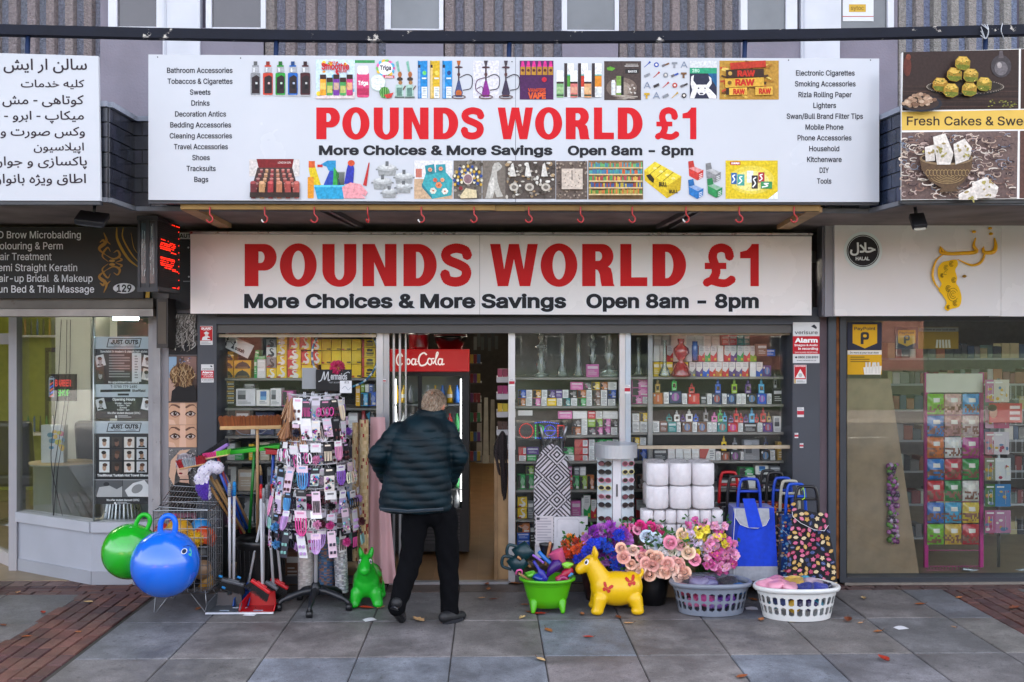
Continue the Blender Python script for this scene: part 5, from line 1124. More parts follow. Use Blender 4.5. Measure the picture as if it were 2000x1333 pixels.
def middle_goods():
 G_='small boxes on the middle window shelves'
 D=lambda s,y0,y1:[(int(a),y0,int(b),y1,q[0],q[1] if len(q) > 1 else '') for a,b,q in (z.split(',') for z in s.split())]
 rowset(D('110,163,bx 165,206,ww 208,265,Yx 268,307,ww 309,360,vx 362,407,vl 409,450,ww 454,504,kx 509,567,ox 569,609,ww 612,665,mx 667,711,ww 715,770,bx',490,544),A2,.2,.05,'second tier of the upper middle window shelf',G_,51)
 rowset(D('110,160,ox 162,206,ww 208,262,px 265,304,ww 306,369,yl 371,408,ww 412,463,tx 466,509,ww 512,567,gx 569,609,ww 612,665,mx 667,711,ww 713,768,nw',545,597),A2,.2,.05,'bottom tier of the upper middle window shelf',G_,52)
 rowset(D('462,548,pl 552,605,kx 606,660,yx 662,713,ox 715,775,ww',436,489),A2,.2,.05,'top tier of the upper middle window shelf',G_,53)
 rowset(D('380,475,pl 478,576,wl 580,631,rl 633,679,ww 681,781,wl',632,684),A2,.2,.05,'top tier of the third middle window shelf',G_,54)
 rowset(D('478,533,kx 535,577,ww 580,631,ly 633,680,lx 683,734,px 736,780,kx'.replace('ly','ll'),685,739),A2,.2,.05,'centre tier of the third middle window shelf',G_,55)
 rowset(D('473,533,ox 535,577,ww 580,634,kx 636,680,px 682,732,px 736,780,ww',740,794),A2,.2,.05,'bottom tier of the third middle window shelf',G_,56)
 rowset(D('490,583,rz 585,626,ww 630,700,gx 702,745,gl 747,785,ww',822,874),A2,.19,.05,'top tier of the fourth middle window shelf',G_,57)
 rowset(D('113,165,rz 168,250,vl 410,486,gx 490,583,rz 585,626,ww 630,690,bl',876,925),A2,.19,.05,'centre tier of the fourth middle window shelf',G_,58)
 rowset(D('113,165,rw 168,235,gl 410,488,ww 490,583,rz 585,626,ww 630,690,wl',926,970),A2,.19,.05,'bottom tier of the fourth middle window shelf',G_,59)
 rowset([(150,248,207,358,'g','x'),(209,248,268,358,'g','x'),(212,188,270,247,'l','x'),(532,255,550,360,'r','l'),(546,258,598,360,'g','x'),(600,258,655,360,'l','x'),(657,255,706,360,'o','x'),(560,195,600,256,'e','l'),(602,195,645,256,'w','l'),(520,195,545,254,'p','l')],A3,.19,.06,'fifth middle window shelf',G_,60)
 rowset([(150,412,222,486,'y','s'),(150,488,220,567,'y','s'),(540,440,610,567,'p','l'),(612,420,630,567,'w','l'),(632,400,680,567,'g','q'),(682,430,720,567,'r','q'),(225,440,268,567,'e','l')],A3,.19,.06,'sixth middle window shelf',G_,61)
 rowset([(148,600,240,669,'o','x'),(148,671,240,719,'b','l'),(148,720,240,764,'b','l'),(242,610,275,764,'k','l'),(662,640,720,764,'y','l'),(1015,250,1080,356,'m','x'),(1012,430,1090,560,'r','q')],A3,.19,.06,'lowest middle window shelf',G_,62)
 rowset([(876,420,985,474,'p','x'),(876,475,985,529,'p','x'),(876,530,945,583,'p','x'),(946,530,985,583,'p','w'),(880,650,928,700,'w','w'),(930,645,980,702,'y','x'),(880,703,930,780,'w','w'),(932,703,980,780,'w','w'),(878,810,928,862,'y','x'),(930,810,972,862,'w','w')],A2,.2,.05,'slim bay by the mullion',G_,63)
 mb=MB();a=P(1012,812,.1);b=P(1040,802,.1);mb.box(a.x,b.x,.1,.103,a.z,b.z,'#d8d6d2');mb.build('card',PRINT,None,'small blank white slip stuck above the lit letters','sign')
middle_goods()
def bong(px,y0,y1,prof,col,lab,Y=.3,mat=None,extra=None):
 z0=P(px,y1,Y).z;k=(P(px,y0,Y).z-z0);x=P(px,y1,Y).x;mb=MB()
 mb.lathe([(r*k,z0+h*k) for r,h in prof],(x,Y,0),col,18)
 if extra:extra(mb,x,Y,z0,k)
 mb.build('water_pipe',mat or BONGG,None,lab,'water pipe','glass water pipes in the shop windows')
def bongs_():
 beaker=[(0,0),(.17,0),(.175,.03),(.06,.3),(.05,.36),(.05,.95),(.065,.97),(.06,1),(.048,.99)]
 tubep=[(0,0),(.12,0),(.125,.03),(.09,.06),(.1,.14),(.055,.22),(.05,.95),(.066,.97),(.062,1)]
 ornate=[(0,0),(.16,0),(.16,.04),(.05,.08),(.1,.18),(.11,.3),(.05,.38),(.08,.44),(.05,.5),(.13,.58),(.14,.6),(.05,.66),(.03,.72),(.08,.8),(.04,.86),(.05,.94),(.06,1)]
 bong(1057,640,736,ornate,'#9ab0a0','ornate clear glass hookah wrapped in film, leftmost on the top middle shelf')
 bong(1098,640,735,tubep,'#7fae8c','green tinted straight glass pipe on a round foot, left of two');bong(1130,641,735,tubep,'#7fae8c','green tinted straight glass pipe on a round foot, right of two')
 bong(1158,645,716,ornate,'#9aa4a0','clear glass hookah standing over a pink box on the top middle shelf');bong(1190,645,736,[(0,0),(.28,0),(.28,.05),(.12,.18),(.07,.3),(.13,.45),(.07,.55),(.05,.95),(.07,1)],'#8fae84','green glass pipe with a wide foot at the right end of the top middle shelf')
 bong(1247,660,732,tubep,'#a8a8a8','clear glass pipe squeezed beside the aluminium mullion')
 rr=random.Random(9);carton(1145,712,1170,737,.24,.06,'p','l',rr,'pink and blue box under the clear glass hookah','small boxes on the middle window shelves')
 bong(1298,665,735,beaker,'#c8b070','clear beaker pipe with an amber neck in the right window',.16)
 RED=glassmat('red_glass',(.75,.12,.14),2.4,.03,.45,(.6,.03,.05))
 bong(1330,662,736,[(0,0),(.26,0),(.27,.05),(.17,.3),(.06,.42),(.22,.62),(.2,.75),(.07,.86),(.09,.94),(.1,1)],'#b01c28','bright red swirled glass pipe on the top right shelf',.15,RED)
 BLU=glassmat('blue_glass',(.2,.35,.8),2.0,.05,.5,(.08,.2,.6));bong(1357,667,705,[(0,0),(.14,.02),(.14,.2),(.16,.24),(.16,.8),(.14,.84),(.14,1),(0,1)],'#2a5ac0','blue ridged glass tube beside the red pipe',.15,BLU)
 # cellophane thrown over the pipes
 for i,(px,w_) in enumerate(((1028,36),(1082,60),(1150,50))):
  mb=MB();q=random.Random(i)
  def fn(u,v):return P(px+(u-.5)*w_*(1-.55*v)+6*math.sin(7*v+i),736-v*92,.16+.03*math.sin(9*u+3*v+i)+.012*math.sin(23*u*v+4))
  mb.grid(fn,14,14,'#fff');mb.build('wrap',FILM,None,['left','middle','right'][i]+' crumpled clear wrap over the glass pipes','plastic wrap')
bongs_()
def right_goods():
 G_='boxes on the right window shelves'
 def row(xs,w_,y0,y1):return [(x,y0,x+w_,y1,k[0],k[1]) for x,k in xs]
 it=row([(1022+i*56,'wl') for i in range(8)],54,122,194)+row([(1482,'rl'),(1533,'rl')],50,120,188)+row([(1587,'tl'),(1630,'tl')],40,120,186)
 rowset(it,A2,.36,.1,'back tier on the top right shelf',G_,71)
 rowset(row([(1022,'wl'),(1066,'wl'),(1112,'rq'),(1155,'wl'),(1240,'wl'),(1325,'rq'),(1364,'gq'),(1406,'rq'),(1452,'wl'),(1498,'rq'),(1541,'vq'),(1585,'gq'),(1629,'rq'),(1673,'lq')],42,192,299),A2,.3,.1,'upper tier on the top right shelf',G_,72)
 rowset(row([(1022,'yl'),(1066,'yl'),(1110,'yl'),(1215,'yl'),(1262,'eq'),(1311,'vq'),(1355,'bq'),(1398,'rq'),(1441,'oq'),(1486,'rq'),(1531,'vq'),(1576,'vq'),(1620,'rq'),(1670,'wl'),(1714,'bq')],42,302,404)+[(1758,325,1815,400,'v','i'),(1720,180,1788,262,'m','l'),(1764,216,1842,262,'b','l')],A2,.22,.1,'front tier on the top right shelf',G_,73)
 rowset([(1020,510,1085,587,'o','i'),(1090,506,1126,583,'w','w'),(1128,498,1212,580,'n','i'),(1214,514,1250,586,'w','w'),(1256,514,1332,586,'r','i'),(1383,515,1416,586,'w','w'),(1418,515,1481,586,'n','i'),(1483,515,1515,586,'w','w'),(1517,515,1577,586,'n','i'),(1579,515,1611,586,'w','w'),(1613,515,1646,586,'w','w'),(1649,515,1719,586,'k','i'),(1721,515,1783,586,'b','i'),(1785,515,1818,586,'w','w'),(1827,480,1896,586,'k','l'),(1340,530,1380,586,'G','l')],A2,.2,.06,'second right window shelf',G_,74)
 rowset([(1018,700,1062,777,'w','w'),(1065,700,1116,777,'m','l'),(1120,705,1178,777,'t','l'),(1178,705,1206,777,'w','w'),(1217,706,1281,777,'m','i'),(1283,706,1315,777,'w','w'),(1318,706,1381,777,'m','i'),(1383,706,1415,777,'w','w'),(1416,706,1448,777,'w','w'),(1452,706,1518,777,'t','i'),(1522,712,1590,777,'r','i'),(1592,712,1625,777,'w','w'),(1628,712,1720,777,'k','l'),(1722,710,1757,777,'w','w'),(1760,710,1825,777,'v','i'),(1829,668,1910,777,'w','h')],A2,.2,.06,'third right window shelf',G_,75)
 rowset([(1020,885,1115,972,'G','l'),(1118,885,1168,972,'w','l'),(1170,885,1222,972,'w','l'),(1224,885,1276,972,'w','l'),(1278,885,1330,972,'w','l'),(1333,880,1440,972,'w','z'),(1443,905,1475,972,'w','w'),(1478,908,1536,972,'m','i'),(1542,900,1605,972,'G','i'),(1607,905,1637,972,'w','w'),(1632,826,1738,972,'e','h'),(1745,895,1808,972,'k','i'),(1810,895,1842,972,'w','w'),(1856,840,1916,972,'a','l'),(920,885,975,972,'b','x')],A2,.2,.08,'behind the right timber rail',G_,76)
 A4=lambda x,y:(1280+x/3.8075,880+y/3.8075)
 rowset([(622,128,730,186,'g','x'),(742,112,842,180,'w','b'),(850,120,930,180,'e','l'),(560,190,630,296,'m','l'),(640,188,745,296,'w','x'),(750,185,850,296,'k','x'),(470,210,560,296,'G','l')],A4,.2,.08,'fifth right window shelf above the trolleys',G_,77)
 rr=random.Random(15)
 def kit(px,y0,y1,w_,key,lab,i):
  mb=MB();Y=.19;a=P(px-w_/2,y1,Y);b=P(px+w_/2,y0,Y);x=(a.x+b.x)/2;h=b.z-a.z;W=b.x-a.x;col=COL[key][0]
  mb.rbox(x,Y+.012,a.z+h*.31,W,.024,h*.62,col,.005);mb.box(x-W*.28,x+W*.28,Y-.0015,Y,a.z+h*.22,a.z+h*.48,'#121216');mb.box(x-W*.34,x+W*.34,Y-.001,Y,a.z+h*.06,a.z+h*.16,mixc(col,'#ffffff',.25))
  mb.lathe([(W*.24,a.z+h*.62),(W*.26,a.z+h*.66),(W*.26,a.z+h*.8),(W*.2,a.z+h*.84),(W*.12,a.z+h*.87),(W*.13,a.z+h),(0,a.z+h)],(x,Y+.012,0),mixc(col,'#30303a',.35),10)
  mb.build('vape_kit',GLOSS,None,lab,'vape kit','vape kits standing in the right window')
 ks=[(1050,412,510,34,'a'),(1162,392,496,34,'g'),(1280,445,512,40,'r'),(1457,412,514,38,'b'),(1567,410,514,38,'l'),(1660,412,514,40,'v'),(1750,412,514,38,'c'),(1842,372,478,20,'e')]
 for i,(x,a,b,w_,k) in enumerate(ks):q=A2(x,a);z=A2(x,b);kit(q[0],q[1],z[1],w_/3.448,k,f'{COL[k][1]} vape kit, {NTH[i]} on the second right window shelf',i)
 ks=[(1128,650,703,40,'t'),(1180,628,703,36,'w'),(1220,655,704,32,'v'),(1263,620,704,44,'w'),(1308,650,704,34,'b'),(1375,605,704,32,'e'),(1433,640,705,38,'p'),(1472,612,704,34,'g'),(1502,640,704,28,'c'),(1545,660,710,34,'v'),(1580,612,711,34,'r'),(1612,645,711,28,'r'),(1645,655,711,34,'v'),(1685,612,711,36,'c'),(1718,650,711,26,'r'),(1762,610,709,36,'r'),(1800,640,709,26,'a')]
 for i,(x,a,b,w_,k) in enumerate(ks):q=A2(x,a);z=A2(x,b);kit(q[0],q[1],z[1],w_/3.448,k,f'{COL[k][1]} vape kit, {NTH[i]} on the third right window shelf',i)
 ks=[(1497,800,900,34,'y'),(1570,812,898,32,'e'),(1780,806,893,30,'n')]
 for i,(x,a,b,w_,k) in enumerate(ks):q=A2(x,a);z=A2(x,b);kit(q[0],q[1],z[1],w_/3.448,k,f'{COL[k][1]} vape kit, {NTH[i]} above the timber rail of the right window',i)
right_goods()
def open_sign():
 t=thing('led_sign','multicoloured dotted OPEN sign lit behind the middle window','led sign',P(1060,862,.1))
 def dots(pts,col,nm='letter'):
  mb=MB()
  for q in pts:mb.ball(P(*A2(*q),.1),.0038,col,6,4)
  mb.build(nm,amat('led',.5,emit=.14),t)
 el=lambda cx,cy_,rx,ry,a0,a1,n:[(cx+rx*math.cos(math.radians(a0+(a1-a0)*i/n)),cy_-ry*math.sin(math.radians(a0+(a1-a0)*i/n))) for i in range(n+1)]
 dots(el(165,765,46,48,0,350,26),'#ff3020');dots([(228,728+k*11) for k in range(9)]+el(248,752,34,26,80,-80,9),'#20e848');dots(el(325,762,36,36,-40,320,20)+[(292+k*9,764) for k in range(8)],'#2038ff');dots([(378,728+k*11) for k in range(8)]+[(384+k*9,730) for k in range(4)]+[(420,735+k*11) for k in range(6)],'#ff3020')
 dots([(225+k*12,712-6*math.sin(k*.3)) for k in range(14)]+[(225+k*12,812+3*math.sin(k*.4)) for k in range(16)],'#2060ff','border')
 mb=MB();a=P(*A2(100,830),.115);b=P(*A2(435,695),.115);mb.box(a.x,b.x,.108,.114,a.z,b.z,'#26262a');mb.build('backing',glassmat('smoky',(.75,.75,.75),1,0,.2,(.05,.05,.05)),t)
open_sign()
def inside():
 # fridge
 Y=1.05;t=thing('drinks_fridge','tall black glass door drinks fridge with a lit red header inside the doorway','fridge',P(835,1080,Y))
 B=lambda mb,x0,y0,x1,y1,YY,th,col:px_box(mb,x0,y0,x1,y1,YY,th,col)
 q=MB();B(q,740,727,770,1078,Y,.6,'#17171a');B(q,902,727,916,1078,Y,.6,'#17171a');B(q,770,727,902,735,Y,.6,'#17171a');B(q,770,995,902,1078,Y,.6,'#141417');B(q,770,735,902,995,Y+.55,.05,'#b4babe');B(q,816,727,824,995,Y-.01,.04,'#17171a');q.build('cabinet',GREYP,t)
 q=MB()
 for k in range(9):B(q,830,1002+k*7,898,1006+k*7,Y-.004,.01,'#2c2c30')
 q.build('grille',PAINT,t)
 q=MB();B(q,740,683,916,726,Y-.03,.3,'#a8000c');q.build('lit_header',amat('lit_red',.3,emit=.07,var=(2,.04)),t)
 q=MB();p=Pr(q,Y-.03);S2=lambda x,y:(680+x/2.15,620+y/2.15);wv=lambda pts,w_:p.line(bez2([S2(*z) for z in pts],6),w_,'#f0e8e4')
 wv([(330,158),(318,150),(302,160),(296,182),(304,202),(322,200),(334,188)],3.2);wv([(350,176),(338,174),(334,190),(344,200),(352,190),(350,176),(362,174)],2.6);wv([(356,196),(368,176),(378,152),(372,150),(366,190),(374,200)],2.4);wv([(394,176),(382,176),(378,192),(386,200),(394,190),(396,176),(394,198),(404,196)],2.6)
 wv([(258,178),(250,176),(246,188),(252,198),(260,190),(258,178)],2.6);wv([(280,176),(270,176),(266,192),(274,200),(282,190),(284,176),(282,198),(290,196)],2.6);p.rect(*S2(289,184),*S2(296,188),'#f0e8e4');wv([(228,166),(222,154),(210,158),(203,178),(208,198),(220,202),(228,194)],2.6)
 q.build('lettering',MATS['lit_red'],t)
 q=MB()
 for z in (790,845,900,955):B(q,770,z,902,z+3,Y+.03,.5,'#8a8c90')
 q.build('rack',METAL,t)
 q=MB();B(q,770,735,816,994,Y-.004,.006,'#fff');B(q,824,735,902,994,Y-.004,.006,'#fff');q.build('glass_door',GLASS,t)
 q=MB();[q.box(P(x,0,Y+.06).x,P(x,0,Y+.06).x+.012,Y+.06,Y+.08,P(0,985,Y).z,P(0,742,Y).z,'#fff') for x in (771,899)];q.build('lamp_strip',amat('fridge_tube',.5,emit=.8),t)
 rr=random.Random(12);n=0
 for sh,zb in enumerate((790,845,900,955,994)):
  for k in range(9):
   px=775+k*14.2+(4 if k > 2 else 0);col=rr.choice((('#2f6cc0','#d8a820','#a8acb4'),('#c03030','#c8c8c8','#2f8c4c'),('#3a2a24','#b83a2a','#d8d4c8'),('#3060a8','#50a868','#8a4a90'),('#4a80c0','#d0d0d0','#40906c'))[sh]);z=P(px,zb,Y+.1).z+.012;x=P(px,zb,Y+.12).x
   q=MB();r=.027;h=.17;q.lathe([(0,z),(r,z),(r,z+h*.3,'#e0dcd8' if k % 2 else col),(r,z+h*.5),(r,z+h*.62),(r*.4,z+h*.85),(r*.42,z+h,'#d0d0d0'),(0,z+h)],(x,Y+.12,0),col,10)
   q.build('drink_bottle',PLASTIC,None,f'drink bottle {NTH[k]} on the {("top", "second", "third", "fourth", "bottom")[sh]} fridge shelf','bottle','bottles in the drinks fridge')
 q=MB();x=P(818,683,Y+.2).x;z=P(818,683,Y-.03).z+.004;q.lathe([(0,z),(.09,z),(.095,z+.02),(.095,z+.13),(.105,z+.135),(.1,z+.15),(.02,z+.17),(.02,z+.19),(0,z+.19)],(x,Y+.15,0),'#9a9c9e',24);q.build('pot',METAL,None,'silver cooking pot on top of the drinks fridge','pot')
 q=MB();x=P(880,683,Y+.2).x;q.lathe([(0,z),(.11,z),(.16,z+.1),(.165,z+.12),(.15,z+.13),(.14,z+.1)],(x,Y+.17,0),'#1c1b1e',28);q.lathe([(.155,z+.125),(.165,z+.135),(.155,z+.14)],(x,Y+.17,0),'#6c2020',28);q.build('pan',GLOSS,None,'black basin with a red rim on top of the drinks fridge','pan')
 # right of the doorway
 t=thing('counter','pale wooden counter end just inside the doorway','counter',P(982,1115,.3));q=MB();a=P(968,1115,.12);b=P(993,905,.12);q.box(a.x,P(1005,900,.14).x,.14,1.4,.004,b.z,'#b8946a');q.build('side',WOODM,t);q=MB();q.box(a.x-.01,P(1006,900,.14).x,.125,1.42,b.z+.001,b.z+.03,'#c6a67c');q.build('top',WOODM,t);q=MB();q.box(a.x-.012,a.x+.02,.118,.139,.004,b.z,'#8a6c4a');q.build('edge',WOODM,t)
 t=thing('shelf_rack','white edged shelves of coloured packets beyond the counter','shelving',P(980,900,.8));
 for k,(y,col) in enumerate(((737,'#a03a5c'),(770,'#b03070'),(805,'#c8b030'),(840,'#5c4034'),(868,'#8c8c90'))):
  q=MB();a=P(970,y,.8);q.box(a.x,a.x+.3,.8,1.2,a.z-.05,a.z,'#d0ccd0');q.build('shelf',PAINT,t)
  rr2=random.Random(k)
  for j in range(3):
   q=MB();x=a.x+.01+j*.045;q.box(x,x+.042,.82,.9,a.z+.001,a.z+.075,jit(col,.25,rr2));q.build('packet',SATINP,None,f'{("plum", "magenta", "yellow", "brown", "grey")[k]} packet, {NTH[j]}, on a rack shelf past the counter','packet','packets on the rack past the counter')
 # hanging scarf-like braids
 q=MB();rr=random.Random(8)
 for k in range(46):
  px=966+rr.random()*24;top=842+abs(px-982)*1.2;bot=min(999,880+rr.random()*50+(70 if 978 < px < 990 else 0)*rr.random()*1.4);Yk=.12+rr.random()*.06
  q.tube(bez([P(px+(980-px)*.3,top,Yk),P(px,(top+bot)/2,Yk),P(px+(983-px)*.45,bot,Yk)],4),[.011]*8+[.006],rr.choice(('#241a1c','#2e2224','#3a2c30','#191416')),5)
 q.build('scarf',amat('sequin',.35,bump=(220,1,.01),var=(120,.6)),None,'dark sequinned scarf hanging to a point at the right of the doorway','scarf')
 # far goods in the dark
 rr=random.Random(77)
 for i in range(7):
  px=925+i*7;q=MB();y0=650+rr.random()*10;a=P(px,y0+26,2.6);b=P(px+6,y0,2.6);q.box(a.x,b.x,2.6,2.63,a.z,b.z,rr.choice(('#4c5350','#6e726c','#3a3f40')));q.build('packet',SATINP,None,f'blister packet hanging high inside the doorway, {NTH[i]} of seven','packet','blister packets hanging inside')
 for i,px in enumerate((930,943,956)):
  q=MB();a=P(px,905,5.5);b=P(px+12,775+i*4,5.5);q.prism([(a.x,5.5,a.z),(b.x,5.5,a.z),(b.x-.015,5.7,b.z),(a.x+.02,5.7,b.z)],(0,.04,0),['#9a948c','#a8a49a','#8c8880'][i]);q.build('board',MATTE,None,['left','middle','right'][i]+' of the pale boards leaning far inside the doorway','board')
 t=thing('rack','dark goods stand deep inside the shop beside the fridge','shelving',P(935,960,3));rr=random.Random(4)
 for k in range(6):
  q=MB();a=P(920,900-k*38,3);q.box(a.x-.06,a.x+.12,3,3.5,a.z-.015,a.z,'#4a4846');q.build('shelf',PAINT,t)
  q=MB();[q.box(a.x-.05+j*.04,a.x-.015+j*.04,3.0,3.1,a.z,a.z+.1,jit(rr.choice(('#8c2f34','#3c5c8c','#b8a040','#3f7a50','#6a3a70')),.2,rr)) for j in range(4)];q.build('packets',SATINP,t)
inside()
# ---------------------------------------------------------------- left side: signs, posters, goods on the pavement
def projecting():
 Y0,Y1=-.95,-.40;a=P(272,567,Y0);b=P(306,424,Y0);x0,x1=a.x,b.x;z0,z1=a.z,2.975
 t=thing('led_sign','black projecting box sign with a red dot matrix on its side','led sign',((x0+x1)/2,-.65,z0))
 q=MB();q.box(x0,x1,Y0,Y1,z0,z1,'#17171b');q.box(x0-.012,x1+.012,Y0-.012,Y0+.02,z1-.03,z1+.005,'#23232a');q.box(x0-.012,x1+.012,Y0-.012,Y0+.02,z0-.012,z0+.02,'#23232a');q.box(x0-.008,x0+.01,Y0-.01,Y0,z0+.02,z1-.03,'#23232a');q.box(x1-.01,x1+.008,Y0-.01,Y0,z0+.02,z1-.03,'#23232a');q.box((x0+x1)/2-.012,(x0+x1)/2+.012,Y0-.006,Y0,z0+.02,z1-.03,'#23232a');q.build('case',GREYP,t)
 q=MB();rr=random.Random(6);m_=(x0+x1)/2
 for u0,u1 in ((x0+.014,m_-.014),(m_+.014,x1-.014)):
  q.box(u0,u1,Y0-.003,Y0,z0+.05,z1-.05,'#3f4a50')
  for k in range(26):x=rr.uniform(u0+.004,u1-.004);z=rr.uniform(z0+.07,z1-.14);q.box(x-.0015,x+.0015,Y0-.0045,Y0-.003,z,z+rr.uniform(.02,.1),rr.choice(('#a9b8ba','#7d8c90','#5c686c')))
 q.build('scratched_window',GLOSS,t)
 q=MB();q.box(x1+.002,x1+.004,Y0+.03,Y1-.02,z0+.03,z1-.03,'#1e1312')
 for k in range(34):q.box(x1+.004,x1+.006,Y0+.03,Y1-.02,z0+.03+k*.0152,z0+.034+k*.0152,'#2c1c1a')
 q.build('louvre',MATTE,t)
 q=MB();H=z1-z0;W=Y1-Y0
 rows=[(.95,.62,.95,.5),(.70,.1,.5,.6),(.68,.5,.75,.8),(.655,.12,.78,.6),(.63,.1,.75,.75),(.60,.1,.7,.8),(.575,.12,.55,.9),(.55,.55,.8,.7),(.455,.12,.72,.9),(.435,.14,.74,.8),(.405,.12,.7,.6),(.375,.12,.7,.6),(.35,.14,.62,.9),(.32,.25,.8,.7),(.30,.6,.9,.7),(.06,.62,.95,.6)]
 for v,u0,u1,dens in rows:
  n=int((u1-u0)*46)
  for k in range(n):
   if rr.random() < dens:y=Y0+W*(u0+(u1-u0)*k/n);z=z0+H*v;q.box(x1+.0065,x1+.009,y,y+.008,z,z+.0065,'#ff2410')
 for k in range(9):z=z0+H*(.08+k*.1);q.box(x1+.0065,x1+.009,Y1-.05,Y1-.042,z,z+.008,'#ff2410')
 q.build('dots',amat('red_led',.5,emit=.28),t)
 q=MB();a=P(306,680,-.12);b=P(328,583,-.3);q.box(P(306,680,-.3).x,b.x,-.3,-.07,a.z,b.z,'#26211f');q.box(P(309,670,-.3).x,P(325,590,-.3).x,-.304,-.3,P(309,672,-.3).z,P(325,590,-.3).z,'#4a3f34');tag(q.build('sign_edge',GREYP),'thin dark brown sign edge fixed on the barber pier below the projecting box','sign')
 q=MB();px_box(q,334,455,384,467,-.12,.02,'#bfc2c6');p=Pr(q,-.12);p.tx('BEAUTY',338,381,465,8,'#24242a',.03);tag(q.build('name_plate',PRINT),'narrow white BEAUTY strip half hidden behind the grey fascia sign','sign')
 q=MB();px_box(q,330,468,384,604,-.1,.02,'#2a2b30');p=Pr(q,-.1);p.ell(368,484,1.8,1.8,'#b8bac0',8);p.ell(369,541,1.8,1.8,'#b8bac0',8);p.rect(358,549,371,551,'#7a7c82');tag(q.build('dark_board',PRINT),'dark board above the hair posters between the two shops','board')
projecting()
def posters():
 Y=-.06;q=MB();a=P(330,1140,Y);b=P(386,604,Y);q.box(a.x,b.x,Y+.012,.2,0,b.z,'#6c6a72');tag(q.build('pier',PAINT),'grey pier carrying the column of hair and beauty posters','pier')
 t=thing('poster_column','tall column of five hair and beauty photographs between the barber and the pound shop','poster',P(357,1095,Y));rr=random.Random(5)
 def panel(y0,y1,bg):q=MB();px_box(q,329.5,y0,384.5,y1,Y,.01,bg);return q,Pr(q,Y,step=.0002)
 SK='#c99d80'
 q,p=panel(612,693,'#2a2a2e');p.rect(331,614,383,632,'#8c8a88')
 for k in range(190):x=rr.uniform(340,382);y=rr.uniform(612,660);L_=rr.uniform(14,32);p.line(bez2([(x,y),(x-3+rr.uniform(-3,3),y+L_*.4),(x+rr.uniform(-4,6),y+L_*.7),(x-4+rr.uniform(-2,6),min(y+L_,690))],3),rr.uniform(.6,1.8),rr.choice(('#8c8680','#b5b0aa','#6a645f','#d4d0cc','#4e4844')))
 q.build('photograph',PRINT,t,'long wavy silver hair')
 q,p=panel(695,785,'#5c4a44');p.rect(330,697,345,745,'#8ea8c0');p.rect(360,697,384,740,'#8c6c64')
 for k in range(30):p.rect(x := rr.uniform(350,380),y := rr.uniform(697,735),x+rr.uniform(2,5),y+rr.uniform(1,3),rr.choice(('#b88c8c','#5c6c90','#d0b8b0')))
 p.poly([(330,738),(344,742),(340,784),(330,784)],'#b49484');p.ell(356,733,25,22,'#6a4c34',24)
 for k in range(150):a_=rr.uniform(0,6.28);r=rr.random()**.5;x,y=356+23*r*math.cos(a_),733+21*r*math.sin(a_);p.line(bez2([(x,y-5),(x+rr.uniform(-3,3),y),(x+rr.uniform(-6,6),y+6)],3),rr.uniform(.7,1.8),rr.choice(('#a07c54','#7c5a3c','#c8a880','#54382a','#b4946a')))
 p.poly([(334,784),(336,764),(348,754),(362,758),(378,752),(384,762),(384,784)],'#18171a');q.build('photograph',PRINT,t,'tousled short blond haircut from behind')
 def eyes(p,y,h):
  p.rect(330,y,384,y+h,SK);p.poly([(352,y),(362,y),(364,y+h),(350,y+h)],'#d8b098');p.poly([(330,y+h*.75),(340,y+h*.8),(344,y+h),(330,y+h)],'#d8b098')
  for m_ in (1,-1):
   X=lambda u:357+m_*u
   p.line(bez2([(X(27),y+h*.24),(X(22),y+h*.11),(X(14),y+h*.12),(X(6),y+h*.22)]),[1]*8+[2.6]*8+[4]*8+[3.4],'#66493c');p.ell(X(15),y+h*.5,10,4.6,'#6a4438',18);p.ell(X(15),y+h*.51,8,3.4,'#c4b4ac',18);p.ell(X(15),y+h*.5,3.7,3.7,'#3c2418',14);p.ell(X(15),y+h*.5,1.8,1.8,'#120c0c',10);p.ell(X(14),y+h*.47,.8,.8,'#fff',6)
   p.line(bez2([(X(25.5),y+h*.5),(X(15),y+h*.38),(X(5),y+h*.56)]),1.6,'#241614');p.line(bez2([(X(24),y+h*.56),(X(15),y+h*.66),(X(7),y+h*.58)]),1,'#8c6050')
 q,p=panel(787,830,SK);eyes(p,787,43);q.build('photograph',PRINT,t,'upper pair of dark browed eyes');q,p=panel(830.5,874,SK);eyes(p,831,43);q.build('photograph',PRINT,t,'lower pair of dark browed eyes')
 q,p=panel(876,1000,'#6e6c6c')
 for k in range(260):p.ell(rr.uniform(331,383),rr.uniform(878,960),.9,.9,rr.choice(('#b8b4b2','#4a4848','#908c8a','#dcd8d4')),5)
 p.poly([(330,930),(334,900),(352,880),(372,878),(350,896),(342,930),(340,950)],'#c8a48c');p.ell(360,905,17,20,'#b8b0b4',20)
 for k in range(40):x=rr.uniform(346,374);p.line(bez2([(x,888),(x+rr.uniform(-3,3),900),(x+rr.uniform(-5,5),914)],3),1.2,rr.choice(('#9c949c','#d8d2d8','#7c747c')))
 p.ell(357,918,11,17,'#d2ac98',20);p.poly([(352,930),(368,928),(370,948),(350,948)],'#c49c88');p.ell(353,925,4,1.8,'#7a2430',10);p.rect(351,936,369,938,'#2a2228');p.poly([(330,1000),(333,952),(348,942),(368,944),(382,956),(384,1000)],'#131316');q.build('photograph',PRINT,t,'laughing woman with grey hair and a choker')
